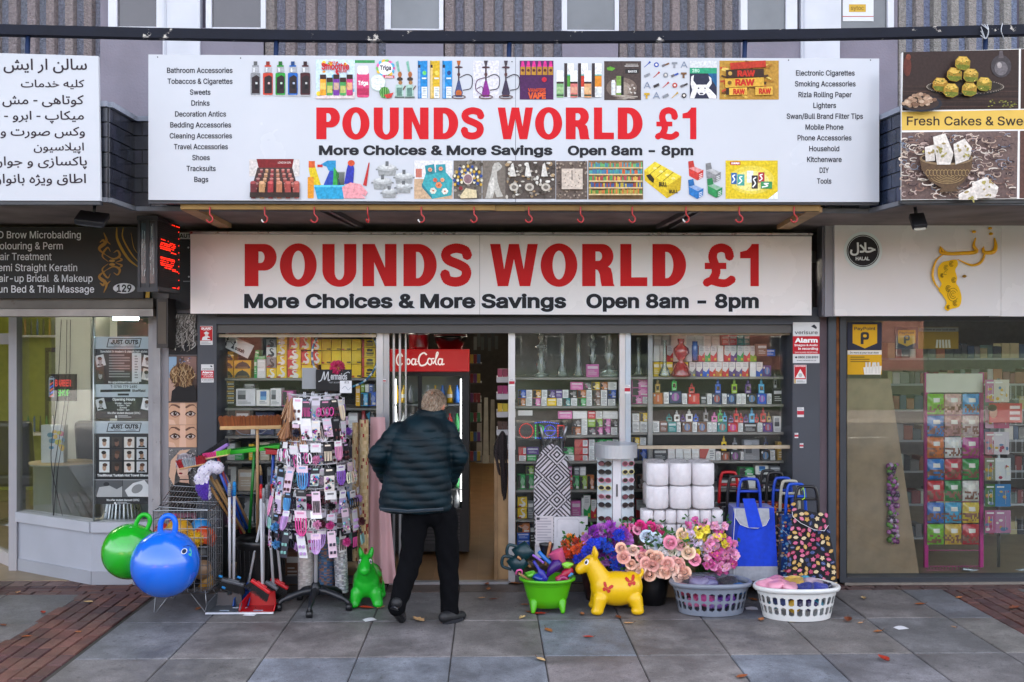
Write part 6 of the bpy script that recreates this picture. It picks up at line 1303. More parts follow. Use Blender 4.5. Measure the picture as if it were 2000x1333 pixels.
 q,p=panel(1002,1095,'#8c5c6c');p.rect(331,1004,345,1030,'#c04888');p.ell(362,1040,20,28,'#c49474',24);p.poly([(340,1030),(350,1012),(374,1010),(384,1026),(370,1022),(352,1024)],'#2c2024');p.ell(366,1036,5,2,'#e4dcd8',12);p.ell(366,1036,2,2,'#1c1214',8);p.ell(353,1037,4,2,'#e4dcd8',12);p.ell(353,1037,1.8,1.8,'#1c1214',8);p.line(bez2([(348,1031),(353,1029),(358,1032)]),2,'#2c1c18');p.line(bez2([(362,1031),(367,1028),(373,1032)]),2,'#2c1c18');p.ell(360,1056,6,2.4,'#a83a48',12);q.build('photograph',PRINT,t,'face of a dark haired woman behind the cage')
 # window posters of the barber, inside the glass
 Yb=.115;t=thing('window_poster','upper black and white barber price poster with opening hours inside the window','poster',P(239,816,Yb))
 def logo(p,y):p.rect(183,y,298,y+24,'#b9c4cd');p.poly([(212,y+3),(277,y+3),(273,y+21),(208,y+21)],'#1e2226');p.poly([(213.5,y+4.5),(275,y+4.5),(271.5,y+19.5),(210,y+19.5)],'#b9c4cd');p.tx('JUST',217,240,y+14.5,8.5,'#1e2226',.05);p.tx('CUTS',244,270,y+14.5,8.5,'#1e2226',.05);p.line(arc(228,y+9.5,15,6.5,200,340,8),.7,'#1e2226');p.line(arc(258,y+9.5,15,6.5,200,340,8),.7,'#1e2226');p.line([(222,y+18),(236,y+18)],.8,'#1e2226');p.line([(246,y+18),(266,y+18)],.8,'#1e2226')
 def head(p,x0,y0,x1,y1,k,rot=0):
  p.rect(x0,y0,x1,y1,('#c9ccd0','#e0e2e4','#3c3634','#d8d2cc')[k % 4],rot);cx,cy_=(x0+x1)/2,(y0+y1)/2;w_,h=x1-x0,y1-y0;sk=('#a8846c','#b89078','#7c5848','#c09c84')[(k*3) % 4] if not rot else ('#9a9a9c','#b0b0b2')[k % 2]
  p.ell(cx,y1-h*.06,w_*.34,h*.2,('#202024','#e4e4e4')[k % 2],12,0,180);p.ell(cx,cy_+h*.05,w_*.2,h*.32,sk,14);p.ell(cx+(k % 3-1)*w_*.06,cy_-h*.2,w_*.24,h*.17,('#241c1a','#3a2c24','#54382a')[k % 3],12);p.ell(cx-w_*.08,cy_+h*.03,w_*.03,h*.025,'#1c1614',6);p.ell(cx+w_*.08,cy_+h*.03,w_*.03,h*.025,'#1c1614',6);p.rect(cx-w_*.07,cy_+h*.2,cx+w_*.07,cy_+h*.23,'#6a4038')
 q=MB();px_box(q,183,658,298,818,Yb,.003,'#2c2f33');p=Pr(q,Yb,step=.0002);logo(p,658);p.tx('Specialist in modern & classic hair styles',196,288,689,4.2,'#dfe3e6',.02);p.rect(258,690,276,746,'#cdd2d6')
 lines(p,213,693,256,740,9,'#8b9094');lines(p,263,695,270,742,9,'#7c8084');p.tx('No appointment necessary',212,272,749,4.4,'#dfe3e6',.02);p.rect(183,751,298,776,'#b9c4cd');p.tx('T: 0785 779 1480',216,268,758,5,'#23282c',.02);p.rect(196,761,255,766,'#23282c',-1);p.tx('Sheffield',258,284,766,5,'#23282c',.03);p.rect(230,769,252,773,'#23282c');p.tx('Opening Hours',220,264,783,5.2,'#e6eaec',.03)
 for i,s_ in enumerate(('Monday - Saturday','9:30am - 7pm','Sunday','9:30am - 6pm')):w_=(32,24,14,24)[i];p.tx(s_,241-w_/2,241+w_/2,789.5+i*4.3,3.2,'#dfe3e6',.02)
 p.tx('We offer student discount (10%)',210,274,809,4,'#e6eaec',.02);p.rect(225,812,229,817,'#dfe3e6');lines(p,231,812,258,817,2,'#c0c4c8')
 for i,(x,y) in enumerate(((196,705),(288,706),(196,733),(287,732),(197,790),(286,790))):head(p,x-9,y-11,x+9,y+11,i,(-14,12)[i % 2])
 q.build('sheet',PRINT,t)
 t=thing('window_poster','lower barber poster showing twelve haircuts and a towel shave inside the window','poster',P(239,985,Yb))
 q=MB();px_box(q,181,822,297,985,Yb,.003,'#24262a');p=Pr(q,Yb,step=.0002);p.rect(181,822,183,848,'#b9c4cd');logo(p,823)
 for i in range(12):x,y=194+24.3*(i % 4),854+24*(i//4);head(p,x,y,x+20,y+21,i*5+1)
 p.tx('Traditional Turkish Hot Towel Shave',190,291,931,4.6,'#e6eaec',.03);p.rect(181,937,297,938,'#c8ccd0');p.rect(181,938,239,971,'#55585c');p.rect(240,938,297,971,'#6a6d70');p.poly([(189,968),(194,952),(214,949),(228,956),(239,950),(239,971),(189,971)],'#b2b4b6');p.poly([(244,958),(260,944),(282,938),(297,956),(297,971),(250,970)],'#dcdee0');p.ell(268,955,12,8,'#8c8e90',14,rot=-30);p.ell(208,946,6,4,'#2e3034',10)
 p.tx('We offer student discount (10%)',208,272,979,4,'#e6eaec',.02);p.rect(223,981,227,985,'#dfe3e6');lines(p,229,981,256,985,2,'#c0c4c8');q.build('sheet',PRINT,t)
 Yn=1.0;t=thing('neon_sign','black window sign reading BARBER SHOP in red and green light','led sign',P(120,783,Yn));q=MB();px_box(q,91,731,148,784,Yn,.03,'#131416');q.build('board',GLOSS,t)
 q=MB();p=Pr(q,Yn);p.tx('BARBER',108,139,755,13,'#ff5044',.012);q.build('lettering',amat('neon',.5,emit=.10),t);q=MB();p=Pr(q,Yn);p.tx('SHOP',112,136,774,13,'#48d838',.012);q.build('lettering',MATS['neon'],t)
 q=MB();p=Pr(q,Yn);p.rrect(95.5,739,106,776,2,'#8090a0');p.rect(97,742,104.5,773,'#14161c');[p.line([(97.5,752+k*6),(104,747+k*6)],1.4,('#ff5044','#4060ff')[k % 2]) for k in range(5)];p.line(arc(101,741,5,5,0,180,8),.9,'#8090a0');q.build('pole_emblem',MATS['neon'],t)
posters()
def notice(px0,y0,px1,y1,Y,label,fn):
 q=MB();px_box(q,px0,y0,px1,y1,Y,.002,'#dcdcdc');fn(Pr(q,Y,step=.0003,lift=.0006));return q.build('notice',PRINT,None,label,'notice')
def notices():
 Yp=-.1225
 def guard(p):p.rect(391,638,415,666,'#c01820');p.tx('GUARD',393,413,644.5,4.6,'#fff',.04);p.rect(397,645.5,409,646.3,'#e8b0b0');p.poly([(394,665),(396,659),(401,657),(407,657),(410,659),(411,665)],'#e8e8e8');p.ell(403.5,654,3.4,4,'#e8c8c0',10);p.poly([(398,651),(403,647.5),(409,651),(407,652.6),(400,652.6)],'#e8e8e8');p.rect(405,660,414,663,'#b01018');lines(p,393,668,413,673,2,'#a0a0a4')
 notice(391,637,415.5,674,Yp,'red GUARD notice with a drawn guard high on the left pillar',guard)
 def ver(p,x0,y0,x1,y1,small):
  W,H=x1-x0,y1-y0;X=lambda u:x0+u*W;Z=lambda v:y0+v*H;p.rect(x0,Z(.34),x1,Z(.78),'#c0182a');p.tx('verisure',X(.07),X(.93),Z(.29),H*.085,'#2c3038',.01);p.poly([(X(.68),Z(.1)),(X(.8),Z(.05)),(X(.9),Z(.12)),(X(.88),Z(.17))],'#2c3038');p.tx('Alarm',X(.07),X(.93),Z(.5),H*.115,'#fff',.04)
  p.tx('Images & Audio',X(.06),X(.93),Z(.585),H*.05,'#fff',.02);p.tx('in recording',X(.2),X(.94),Z(.675),H*.06,'#fff',.02);p.tx('24H GUARD RESPONSE',X(.07),X(.93),Z(.76),H*.04,'#f0c8c8',.02);p.tx('0800 158 8999',X(.2),X(.95),Z(.885),H*.055,'#2c3038',.02);p.tx('www.verisure.co.uk',X(.15),X(.87),Z(.95),H*.03,'#5c6068',.01)
  p.ell(X(.12),Z(.86),W*.04,H*.025,'#2c3038',8)
 notice(393,712,417.5,747.5,Yp,'small white and red alarm notice on the left pillar',lambda p:ver(p,393,712,417.5,747.5,1))
 notice(1548.5,630,1600.5,709.5,Yp,'large white and red alarm notice at the top of the right pillar',lambda p:ver(p,1548.5,630,1600.5,709.5,0))
 def tri(p):p.rect(1551.5,713.5,1574,741,'#c0202c');p.tx('ZEROVISION',1553,1573,717,3.2,'#f4e0e0',.03);p.poly([(1563,721),(1573,739),(1553,739)],'#f0e8e4');p.ell(1563,733,4,4,'#b8b8b8',10);p.rect(1551.5,741,1554,749,'#c8a020');lines(p,1556,744,1573,748,2,'#8c8c90')
 notice(1550.5,713,1575,749.5,Yp,'red notice with a white triangle under the large alarm notice',tri)
 def small(x0,y0,x1,y1,lab):notice(x0,y0,x1,y1,Yp,lab,lambda p:(p.rect(x0,y0+(y1-y0)*.36,x1,y0+(y1-y0)*.76,'#b83040'),lines(p,x0+1,y0+1,x1-1,y0+(y1-y0)*.3,2,'#9a9aa0')))
 small(1557,796,1570,815,'little red banded sticker halfway up the right pillar');small(1552,846,1559,856,'tiny pink sticker, upper of two low on the right pillar');small(1562,866,1569,875,'tiny pink sticker, lower of two low on the right pillar')
 Yp=-.003;small(748,741,754,747,'tiny red sticker on the mullion left of the doorway');small(994.5,740,1005,754,'red and white sticker on the aluminium post right of the doorway');small(1220,752,1231,769,'red and white sticker on the mullion between the middle and right windows')
notices()
def lamps_under():
 for px,s_,lab in ((180,1,'black floodlight under the canopy by the salon sign'),(1793,-1,'white fronted floodlight under the canopy beside the bakery sign')):
  Y=-1.45;t=thing('floodlight',lab,'lamp',P(px,440,Y));x=P(px,400,Y).x;q=MB();q.tube([(x,Y+.05,3.0),(x,Y+.03,2.94)],.012,'#22232a',6);q.build('bracket',PAINT,t)
  rot=Matrix.Rotation(math.radians(35 if s_ > 0 else 55),3,'X') @ Matrix.Rotation(math.radians(8*s_),3,'Y');w_=.2 if s_ > 0 else .10
  q=MB();q.rbox(x,Y,2.895,w_,.14 if s_ > 0 else .12,.045,'#1c1d22',.008,rot);q.build('body',PAINT,t)
  q=MB();q.rbox(x,Y-.008,2.868,w_*.8,.1,.012,'#3a3d42' if s_ > 0 else '#c8c4b8',.004,rot);q.build('lens',GLOSS,t)
lamps_under()
# ---- hopper balls and the cage of balls
def hopper(px,py,r,Y,col,lab,hx,hy,tilt,face):
 k=SC(Y);ctr=P(px,py,Y);t=thing('hopper_ball',lab,'hopper ball',ctr-Vector((0,0,r*k)))
 q=MB();rot=Matrix.Rotation(math.radians(tilt),3,'Y');R_=r*k
 q.ball(ctr,(R_,R_,R_*1.0),col,40,26,rot);q.build('ball',amat('rubber_'+('blue' if 'blue' in lab else 'green'),.22,var=(4,.06),coat=.9,spec=.7),t)
 q=MB();base=ctr+rot @ Vector((0,0,R_*.97));w_,h=13*k*r/60,26*k*r/60
 pts=[base+rot @ Vector(v) for v in ((-w_,0,-.03),(-w_,0,h*.55),(-w_*.6,0,h*.95),(0,0,h*1.06),(w_*.6,0,h*.95),(w_,0,h*.55),(w_,0,-.03))]
 q.tube(bez(pts,5),R_*.082,col,10);q.build('handle',PLASTIC,t)
 if face:
  q=MB();mp=lambda x,y,d:ctr+(P(x,y,Y)-ctr+Vector((0,-math.sqrt(max(0,R_**2-(P(x,y,Y)-ctr).length**2)),0))).normalized()*(R_+d*.6)
  p=Pr(q,Y,mp);p.ell(370,1070,4,5,'#e8eef0',14,rot=-25);p.ell(370,1070,3,4,'#1c2c50',12,rot=-25);p.poly([(376,1066),(380,1074),(381,1082),(377,1078)],'#4ac0a0');p.poly([(366,1062),(372,1061),(378,1066),(372,1064)],'#142850');q.build('printed_face',PRINT,t)
def balls():
 hopper(255,1077,53.5,-.92,'#14b020','green pearly hopper ball with a loop handle, hanging left of the blue one',0,0,24,False)
 hopper(323,1101,65,-1.12,'#0a6ae4','large blue hopper ball with a loop handle in front of the wire cage',0,0,4,True)
 Y0,Y1=-.83,-.42;x0,x1=P(300,1000,Y0).x,P(406,1000,Y0).x;z0,z1=.15,.77;t=thing('wire_cage','rusty chrome wire cage full of toy balls with an open lid','wire cage',((x0+x1)/2,-.62,0));W='#8f9296'
 def mesh(nm,o,u,v,nu,nv,r=.0028):
  q=MB();o,u,v=Vector(o),Vector(u),Vector(v)
  for i in range(nu+1):a=o+u*(i/nu);q.tube([a,a+v],r*(1.6 if i in (0,nu) else 1),W,5)
  for j in range(nv+1):a=o+v*(j/nv);q.tube([a,a+u],r*(1.6 if j in (0,nv) else 1),W,5)
  q.build(nm,WIREM,t)
 dx,dy,dz=(x1-x0,0,0),(0,Y1-Y0,0),(0,0,z1-z0)
 mesh('front_panel',(x0,Y0,z0),dx,dz,8,9);mesh('back_panel',(x0,Y1,z0),dx,dz,8,9);mesh('side_panel',(x0,Y0,z0),dy,dz,8,9);mesh('side_panel',(x1,Y0,z0),dy,dz,8,9);mesh('base',(x0,Y0,z0),dx,dy,8,8)
 mesh('lid',(x0+.02,Y0+.05,z1+.02),(x1-x0,.02,-.03),(-.02,.42,.10),18,4,.0022)
 for x in (x0,x1):
  for y in (Y0,Y1):q=MB();s_=1 if x == x0 else -1;q.tube([(x+.02*s_,y,z0+.02),(x+.005*s_,y,.005),(x+.02*s_,y,.004),(x+.13*s_,y,z0)],.004,W,6);q.build('leg',WIREM,t)
 items=[(350,1040,27,-.60,'#d09a20','yellow netted football at the top left'),(362,1062,24,-.70,'#c88a1c','amber football behind the front wires'),(392,1032,20,-.52,'#2a86c8','pale blue ball near the top right'),(398,1052,24,-.6,'#c8481c','orange basketball at the right'),(380,1054,17,-.76,'#d8a818','yellow rubber puffer ball against the wires'),(392,1082,24,-.66,'#1e1e20','black ball under the orange one'),(394,1112,20,-.72,'#8a6c50','mottled brown ball in film near the bottom right'),(332,1076,26,-.6,'#a8401c','rust red ball at the left'),(340,1118,26,-.62,'#2c5c9c','dark blue ball low in the cage'),(372,1130,22,-.64,'#222224','black ball on the cage floor'),(400,1136,18,-.58,'#b88a3c','tan ball on the cage floor'),(318,1040,18,-.58,'#c03c30','red ball at the top left corner')]
 rr=random.Random(3)
 for px,py,r,Y,col,lab in items:
  q=MB();k=SC(Y);ct=P(px,py,Y);fuzzy='puffer' in lab
  if fuzzy:
   q.ball(ct,r*k*.8,col,16,10)
   for i in range(260):d=Vector((rr.gauss(0,1),rr.gauss(0,1),rr.gauss(0,1))).normalized();q.tube([ct+d*r*k*.7,ct+d*r*k*1.08],[.004,.001],jit(col,.2,rr),4)
  else:q.ball(ct,r*k,col,28,18,None,lambda u,v:mixc(col,'#141414',.75) if ('basket' in lab and (abs(u*4 % 1-.5) < .03 or abs(v-.5) < .012)) or ('foot' in lab and math.sin(u*31)*math.sin(v*17) > .72) else c(col))
  q.build('ball',PLASTIC,None,lab+' of the wire cage' if not lab.endswith('cage') and 'cage' not in lab else lab,'ball','balls in the wire cage')
 q=MB();ct=P(355,1045,-.66);q.grid(lambda u,v:ct+Vector(((u-.5)*.24,-.05+.03*math.sin(9*u+5*v),.06-v*.22+.02*math.sin(11*u))),10,10,'#fff');q.build('wrap',FILM,None,'torn clear wrap over the yellow football in the cage','plastic wrap')
balls()
# ---- brooms, dustpans and the black bin
def sweepers():
 rr=random.Random(14);Z7=lambda x,y:(320+x/3.92,880+y/3.92)
 Yb=-.38;bx=P(510,1100,Yb);k=SC(Yb);r=47*k;q=MB();q.lathe([(0,.0),(r*.84,.0),(r*.9,.1),(r*.96,.40),(r,.42),(r*1.04,.44),(r*1.04,.47),(r*.97,.48),(r*.94,.44),(r*.8,.02)],(bx.x,Yb,0),'#131416',40)
 for a in range(24):t=a*math.pi/12;q.tube([(bx.x+r*.905*math.cos(t),Yb+r*.905*math.sin(t),.05),(bx.x+r*.975*math.cos(t),Yb+r*.975*math.sin(t),.40)],.005,'#17181a',5)
 q.build('bin',PLASTIC,None,'black ribbed plastic bin holding the upright brooms','bin')
 # long handled dustpans and brushes
 def pole(t,p0,p1,col,rad=.011,nm='pole',mat=PLASTIC):q=MB();q.tube([p0,p1],rad,col,10);q.build(nm,mat,t)
 def grip(t,p,d,col):
  q=MB();q.tube([p,p+d*.05,p+d*.10],[.0125,.0145,.0125],col,10);q.ball(p,.0128,col,10,6)
  for i in range(5):q.tube([p+d*(.02+.016*i),p+d*(.026+.016*i)],.0155,mixc(col,'#000000',.25),10)
  q.build('grip',PLASTIC,t)
 def dustpan(x0,x1,y0,Y,col,lip,gx,gy,gcol,lab):
  a,b=P(x0,1190,Y),P(x1,1190,Y);xa,xb=a.x,b.x;t=thing('dustpan',lab,'dustpan',((xa+xb)/2,Y,0),'long handled dustpans')
  D=.2;h=.12;q=MB();w_=xb-xa;ins=.025
  for s_ in (0,1):
   o=.004*s_
   q.add([(xa,Y-D/2,.012+o),(xb,Y-D/2,.012+o),(xb-ins,Y+D/2,.014+o),(xa+ins,Y+D/2,.014+o),(xb-ins-.01,Y+D/2+.01,h),(xa+ins+.01,Y+D/2+.01,h)],[[0,1,2,3],[3,2,4,5]],col,False)
  q.add([(xa,Y-D/2,.012),(xa+ins,Y+D/2,.014),(xa+ins+.01,Y+D/2+.01,h),(xa-.004,Y-D/2+.05,.07),(xa-.002,Y-D/2,.03)],[[0,1,2,3,4]],col,False);q.add([(xb,Y-D/2,.012),(xb-ins,Y+D/2,.014),(xb-ins-.01,Y+D/2+.01,h),(xb+.004,Y-D/2+.05,.07),(xb+.002,Y-D/2,.03)],[[0,1,2,3,4]],col,False)
  q.tube([(xa-.002,Y-D/2,.03),(xa-.004,Y-D/2+.05,.07),(xa+ins+.01,Y+D/2+.01,h),(xb-ins-.01,Y+D/2+.01,h),(xb+.004,Y-D/2+.05,.07),(xb+.002,Y-D/2,.03)],.005,col,6);q.build('pan',PLASTIC,t)
  q=MB();q.box(xa,xb,Y-D/2-.014,Y-D/2+.004,.008,.02,lip);q.build('lip',PLASTIC,t)
  q=MB();p=Pr(q,Y,lambda x,y,d:Vector((xa+w_*x,Y-D/2+D*y,.016+d)));p.rect(.36,.2,.64,.34,'#b8c8d8');p.tx('HOME',.4,.6,.24,.06,'#2c5c9c',.04);q.build('sticker',PRINT,t)
  top=P(gx,gy,Y+D/2-.02);foot=Vector(((xa+xb)/2,Y+D/2+.012,h-.02));d=(foot-top).normalized();pole(t,top+d*.09,foot,'#c6c8cc');grip(t,top,d,gcol);q=MB();q.tube([foot-d*.06,foot],[.015,.02],col,8);q.build('socket',PLASTIC,t)
 def brush(hx0,hy0,hx1,hy1,Y,col,gx,gy,gcol,lab,group,Yt=None,bl=.06,bcol='#151517',grp=True,pcol='#c6c8cc'):
  a,b=P(hx0,hy0,Y),P(hx1,hy1,Y);ct=(a+b)/2;t=thing('broom',lab,'broom',(ct.x,Y,max(0,ct.z-.08)),group);ax=(b-a).normalized();up=Vector((0,-1,0)).cross(ax).normalized();up=up if up.z > 0 else -up
  q=MB();hw=.022;L_=(b-a).length;q.T=Matrix.Translation(ct) @ Matrix((ax,Vector((0,1,0)),up)).transposed().to_4x4();q.rbox(0,0,0,L_,hw*2,.026,col,.008);q.rbox(0,0,.016,L_*.5,hw*1.4,.016,col,.006);q.build('head',PLASTIC,t)
  q=MB();n=int(L_/.006)
  for i in range(n):
   for yy in (-.016,-.006,.006,.016):u=(i/(n-1)-.5);s0=ct+ax*(u*L_*.94)+Vector((0,yy,0))-up*.012;e=s0-up*bl*rr.uniform(.9,1.05)+ax*(u*.04)+Vector((0,yy*.6,0));q.tube([s0,e],[.0034,.0026],jit(bcol,.3,rr),4)
  q.build('bristles',MATTE,t)
  top=P(gx,gy,Yt if Yt is not None else Y+.05);foot=ct+up*.02;d=(foot-top).normalized();pole(t,top+d*.09,foot,pcol)
  if grp:grip(t,top,d,gcol)
  return t
 dg='long handled brushes propped by the dustpans'
 dustpan(409,474,1150,-.80,'#4a4d52','#c4cad4',*Z7(503,258),'#8a8c90','dark grey long handled dustpan with a white lip next to the cage')
 dustpan(462,490,1150,-.66,'#2450a0','#c4cad4',*Z7(800,268),'#8a8c90','blue edged long handled dustpan behind the grey and red ones')
 dustpan(474,540,1150,-.80,'#b8141c','#d4d6da',*Z7(765,300),'#8a8c90','bright red long handled dustpan with a white lip')
 brush(433,1132,478,1143,-.72,'#54575c',*Z7(540,250),'#1684c8','grey headed brush with a blue grip over the grey dustpan',dg,-.66)
 brush(491,1133,528,1158,-.86,'#c01820',*Z7(744,270),'#c01c20','red headed brush leaning on the red dustpan',dg,-.7)
 brush(519,1136,543,1151,-.66,'#6a6e74',*Z7(790,272),'#8a8c90','grey headed brush between the two red ones',dg,-.62)
 brush(529,1130,563,1150,-.62,'#c01820',*Z7(828,268),'#c01c20','red headed brush with a leaning pole behind the dustpans',dg,-.6)
 q=MB()
 for x,y in ((431,1126),(467,1128),(437,1148)):a=P(x,y,-.75);q.rbox(a.x,a.y,a.z,.03,.016,.016,'#1684c8',.004,Matrix.Rotation(.4,3,'Y'))
 q.build('clips',PLASTIC,None,'small blue plastic clips around the grey brush','clip')
 # upright brooms in the bin: heads up
 g2='brooms and handles standing in the black bin'
 def upbroom(hx0,hy0,hx1,hy1,Y,col,bcol,th,bl,fx,fy,fY,pcol,lab,hx=None,down=False,wire=False,pm=None,bm=4):
  a,b=P(hx0,hy0,Y),P(hx1,hy1,Y);ct=(a+b)/2;t=thing('broom',lab,'broom',tuple(P(fx,fy,fY)),g2);ax=(b-a).normalized();up=ax.cross(Vector((0,1,0))).normalized();up=up if up.z > 0 else -up
  if down:up=-up
  L_=(b-a).length;q=MB();q.T=Matrix.Translation(ct) @ Matrix((ax,Vector((0,1,0)),up)).transposed().to_4x4();q.rbox(0,0,0,L_,.06,th,col,.006);q.build('head',WOODM if wire else PLASTIC,t)
  q=MB();n=int(L_/.0065)
  for i in range(n):
   for yy in (-.024,-.012,0,.012,.024)[:bm+1]:u=i/(n-1)-.5;s0=ct+ax*(u*L_*.97)+Vector((0,yy,0))+up*th*.45;q.tube([s0,s0+up*bl*rr.uniform(.85,1.1)+ax*(u*.03+rr.uniform(-.004,.004))+Vector((0,yy*.4,0))],[.0036,.0028],jit(bcol(u) if callable(bcol) else bcol,.25,rr),4)
  q.build('bristles',MATTE,t)
  j=ct if hx is None else P(*hx,Y);pole(t,j,P(fx,fy,fY),pcol,.012,'pole',pm or PLASTIC)
  if wire:
   for s_ in (-1,1):q=MB();q.tube(bez([ct+ax*s_*L_*.26-up*th*.5,ct+ax*s_*L_*.16-up*.05,ct-up*.06]),.004,'#7c8088',6);q.build('brace',METAL,t)
 upbroom(431,836,551,834,-.52,'#c09a68','#8a4a22',.03,.075,503,1040,-.4,'#b8946c','wide wooden broom with stiff brown bristles held upright',(503,836),False,True,WOODM)
 upbroom(450,884,550,872,-.46,'#1fae1c','#146c1c',.035,.01,487,1040,-.36,'#1c7a2c','bright green broom with a flat head',(497,880))
 upbroom(520,882,549,884,-.5,'#a81c28','#701018',.04,.01,526,1045,-.38,'#1c48a0','red headed broom on a blue pole')
 upbroom(390,903,446,868,-.55,'#9068b8','#222226',.028,.035,474,1040,-.42,'#1c50a8','lilac sweeping brush with black bristles')
 upbroom(352,916,402,906,-.62,'#b08858',lambda u:'#9a1c24' if u < -.3 or u > .18 else '#8d9096',.014,.06,478,1042,-.44,'#a88454','brush with grey and dark red bristles sticking out to the left',(398,910),False,False,WOODM)
 upbroom(402,896,448,888,-.6,'#c8a878',lambda u:'#d83c80' if u < .0 else '#6cc838',.012,.035,472,1042,-.43,'#8c1c2c','brush with pink and lime bristles')
 def stick(x0,y0,x1,y1,Y0,Y1,col,lab,tip=None):
  a,b=P(*Z7(x0,y0),Y0),P(*Z7(x1,y1),Y1);t=thing('wooden_pole' if 'wood' in lab else 'plastic_pole',lab,'handle',tuple(b),g2);pole(t,a,b,col,.0115,'pole',WOODM if tip != '#' and 'wood' in lab else PLASTIC)
  if tip and tip != '#':d=(b-a).normalized();q=MB();q.tube([a-d*.05,a-d*.02,a+d*.03],[.006,.014,.013],tip,8);q.build('tip',WOODM,t)
 stick(360,285,560,600,-.6,-.42,'#a87c48','leftmost wooden handle leaning out of the bin');stick(400,225,590,600,-.58,-.4,'#b08a58','wooden handle between the red and lilac brushes');stick(440,140,640,600,-.5,-.36,'#1c50b0','thick blue handle crossing behind the bin');stick(470,190,668,600,-.46,-.34,'#a88460','brown wooden handle behind the green broom')
 stick(740,160,775,640,-.44,-.34,'#1c2c58','navy handle with a pale tip beside the wide wooden broom','#c8a878');stick(898,200,850,620,-.42,-.32,'#1c2850','navy handle with a pale tip beside the hair rack','#c8a070')
 q=MB();o=Z7;q.prism([P(*o(*z),-.3) for z in ((868,560),(905,560),(935,260),(918,250))],(0,.02,0),'#a82464');q.build('plastic_sheet',PLASTIC,None,'magenta plastic strip standing behind the navy handle','plastic strip',g2)
 # purple and white mop
 t=thing('mop','white and purple microfibre mop drooping over the cage','mop',P(402,975,-.68));q=MB()
 for ps,r0 in ((((425,914),(412,912),(400,922)),13),(((400,922),(393,936),(396,952),(402,968)),14)):
  pp=[P(x,y,-.68) for x,y in ps]
  for a,b in zip(pp,pp[1:]):capsule(q,a,b,r0*SC(-.68),(r0-3)*SC(-.68))
 sw=lambda v:'#43208c' if (v.z < P(400,945,-.68).z and v.x < P(404,900,-.68).x+.02) or math.sin(v.x*90)*math.sin(v.z*120) > .9 else '#cfcad8'
 q=blob(q,.006,3,lambda v,n:.004*math.sin(v.x*260)*math.sin(v.z*240),lambda v:c(sw(v)))
 for i in range(240):a=P(rr.uniform(389,408),rr.uniform(925,962),-.71);d=Vector((rr.uniform(-.6,.4),-.5,-1)).normalized();q.tube([a,a+d*.03],[.004,.003],jit('#4a2496' if a.z < P(0,940,-.7).z else '#d4cee0',.2,rr),4)
 q.build('mop_head',FABRIC,t);pole(t,P(425,914,-.68),P(478,1040,-.42),'#1c48a8');q=MB();q.tube([P(401,968,-.7),P(403,977,-.7)],[.006,.003],'#b8b0c0',6);q.build('tip',PLASTIC,t)
sweepers()
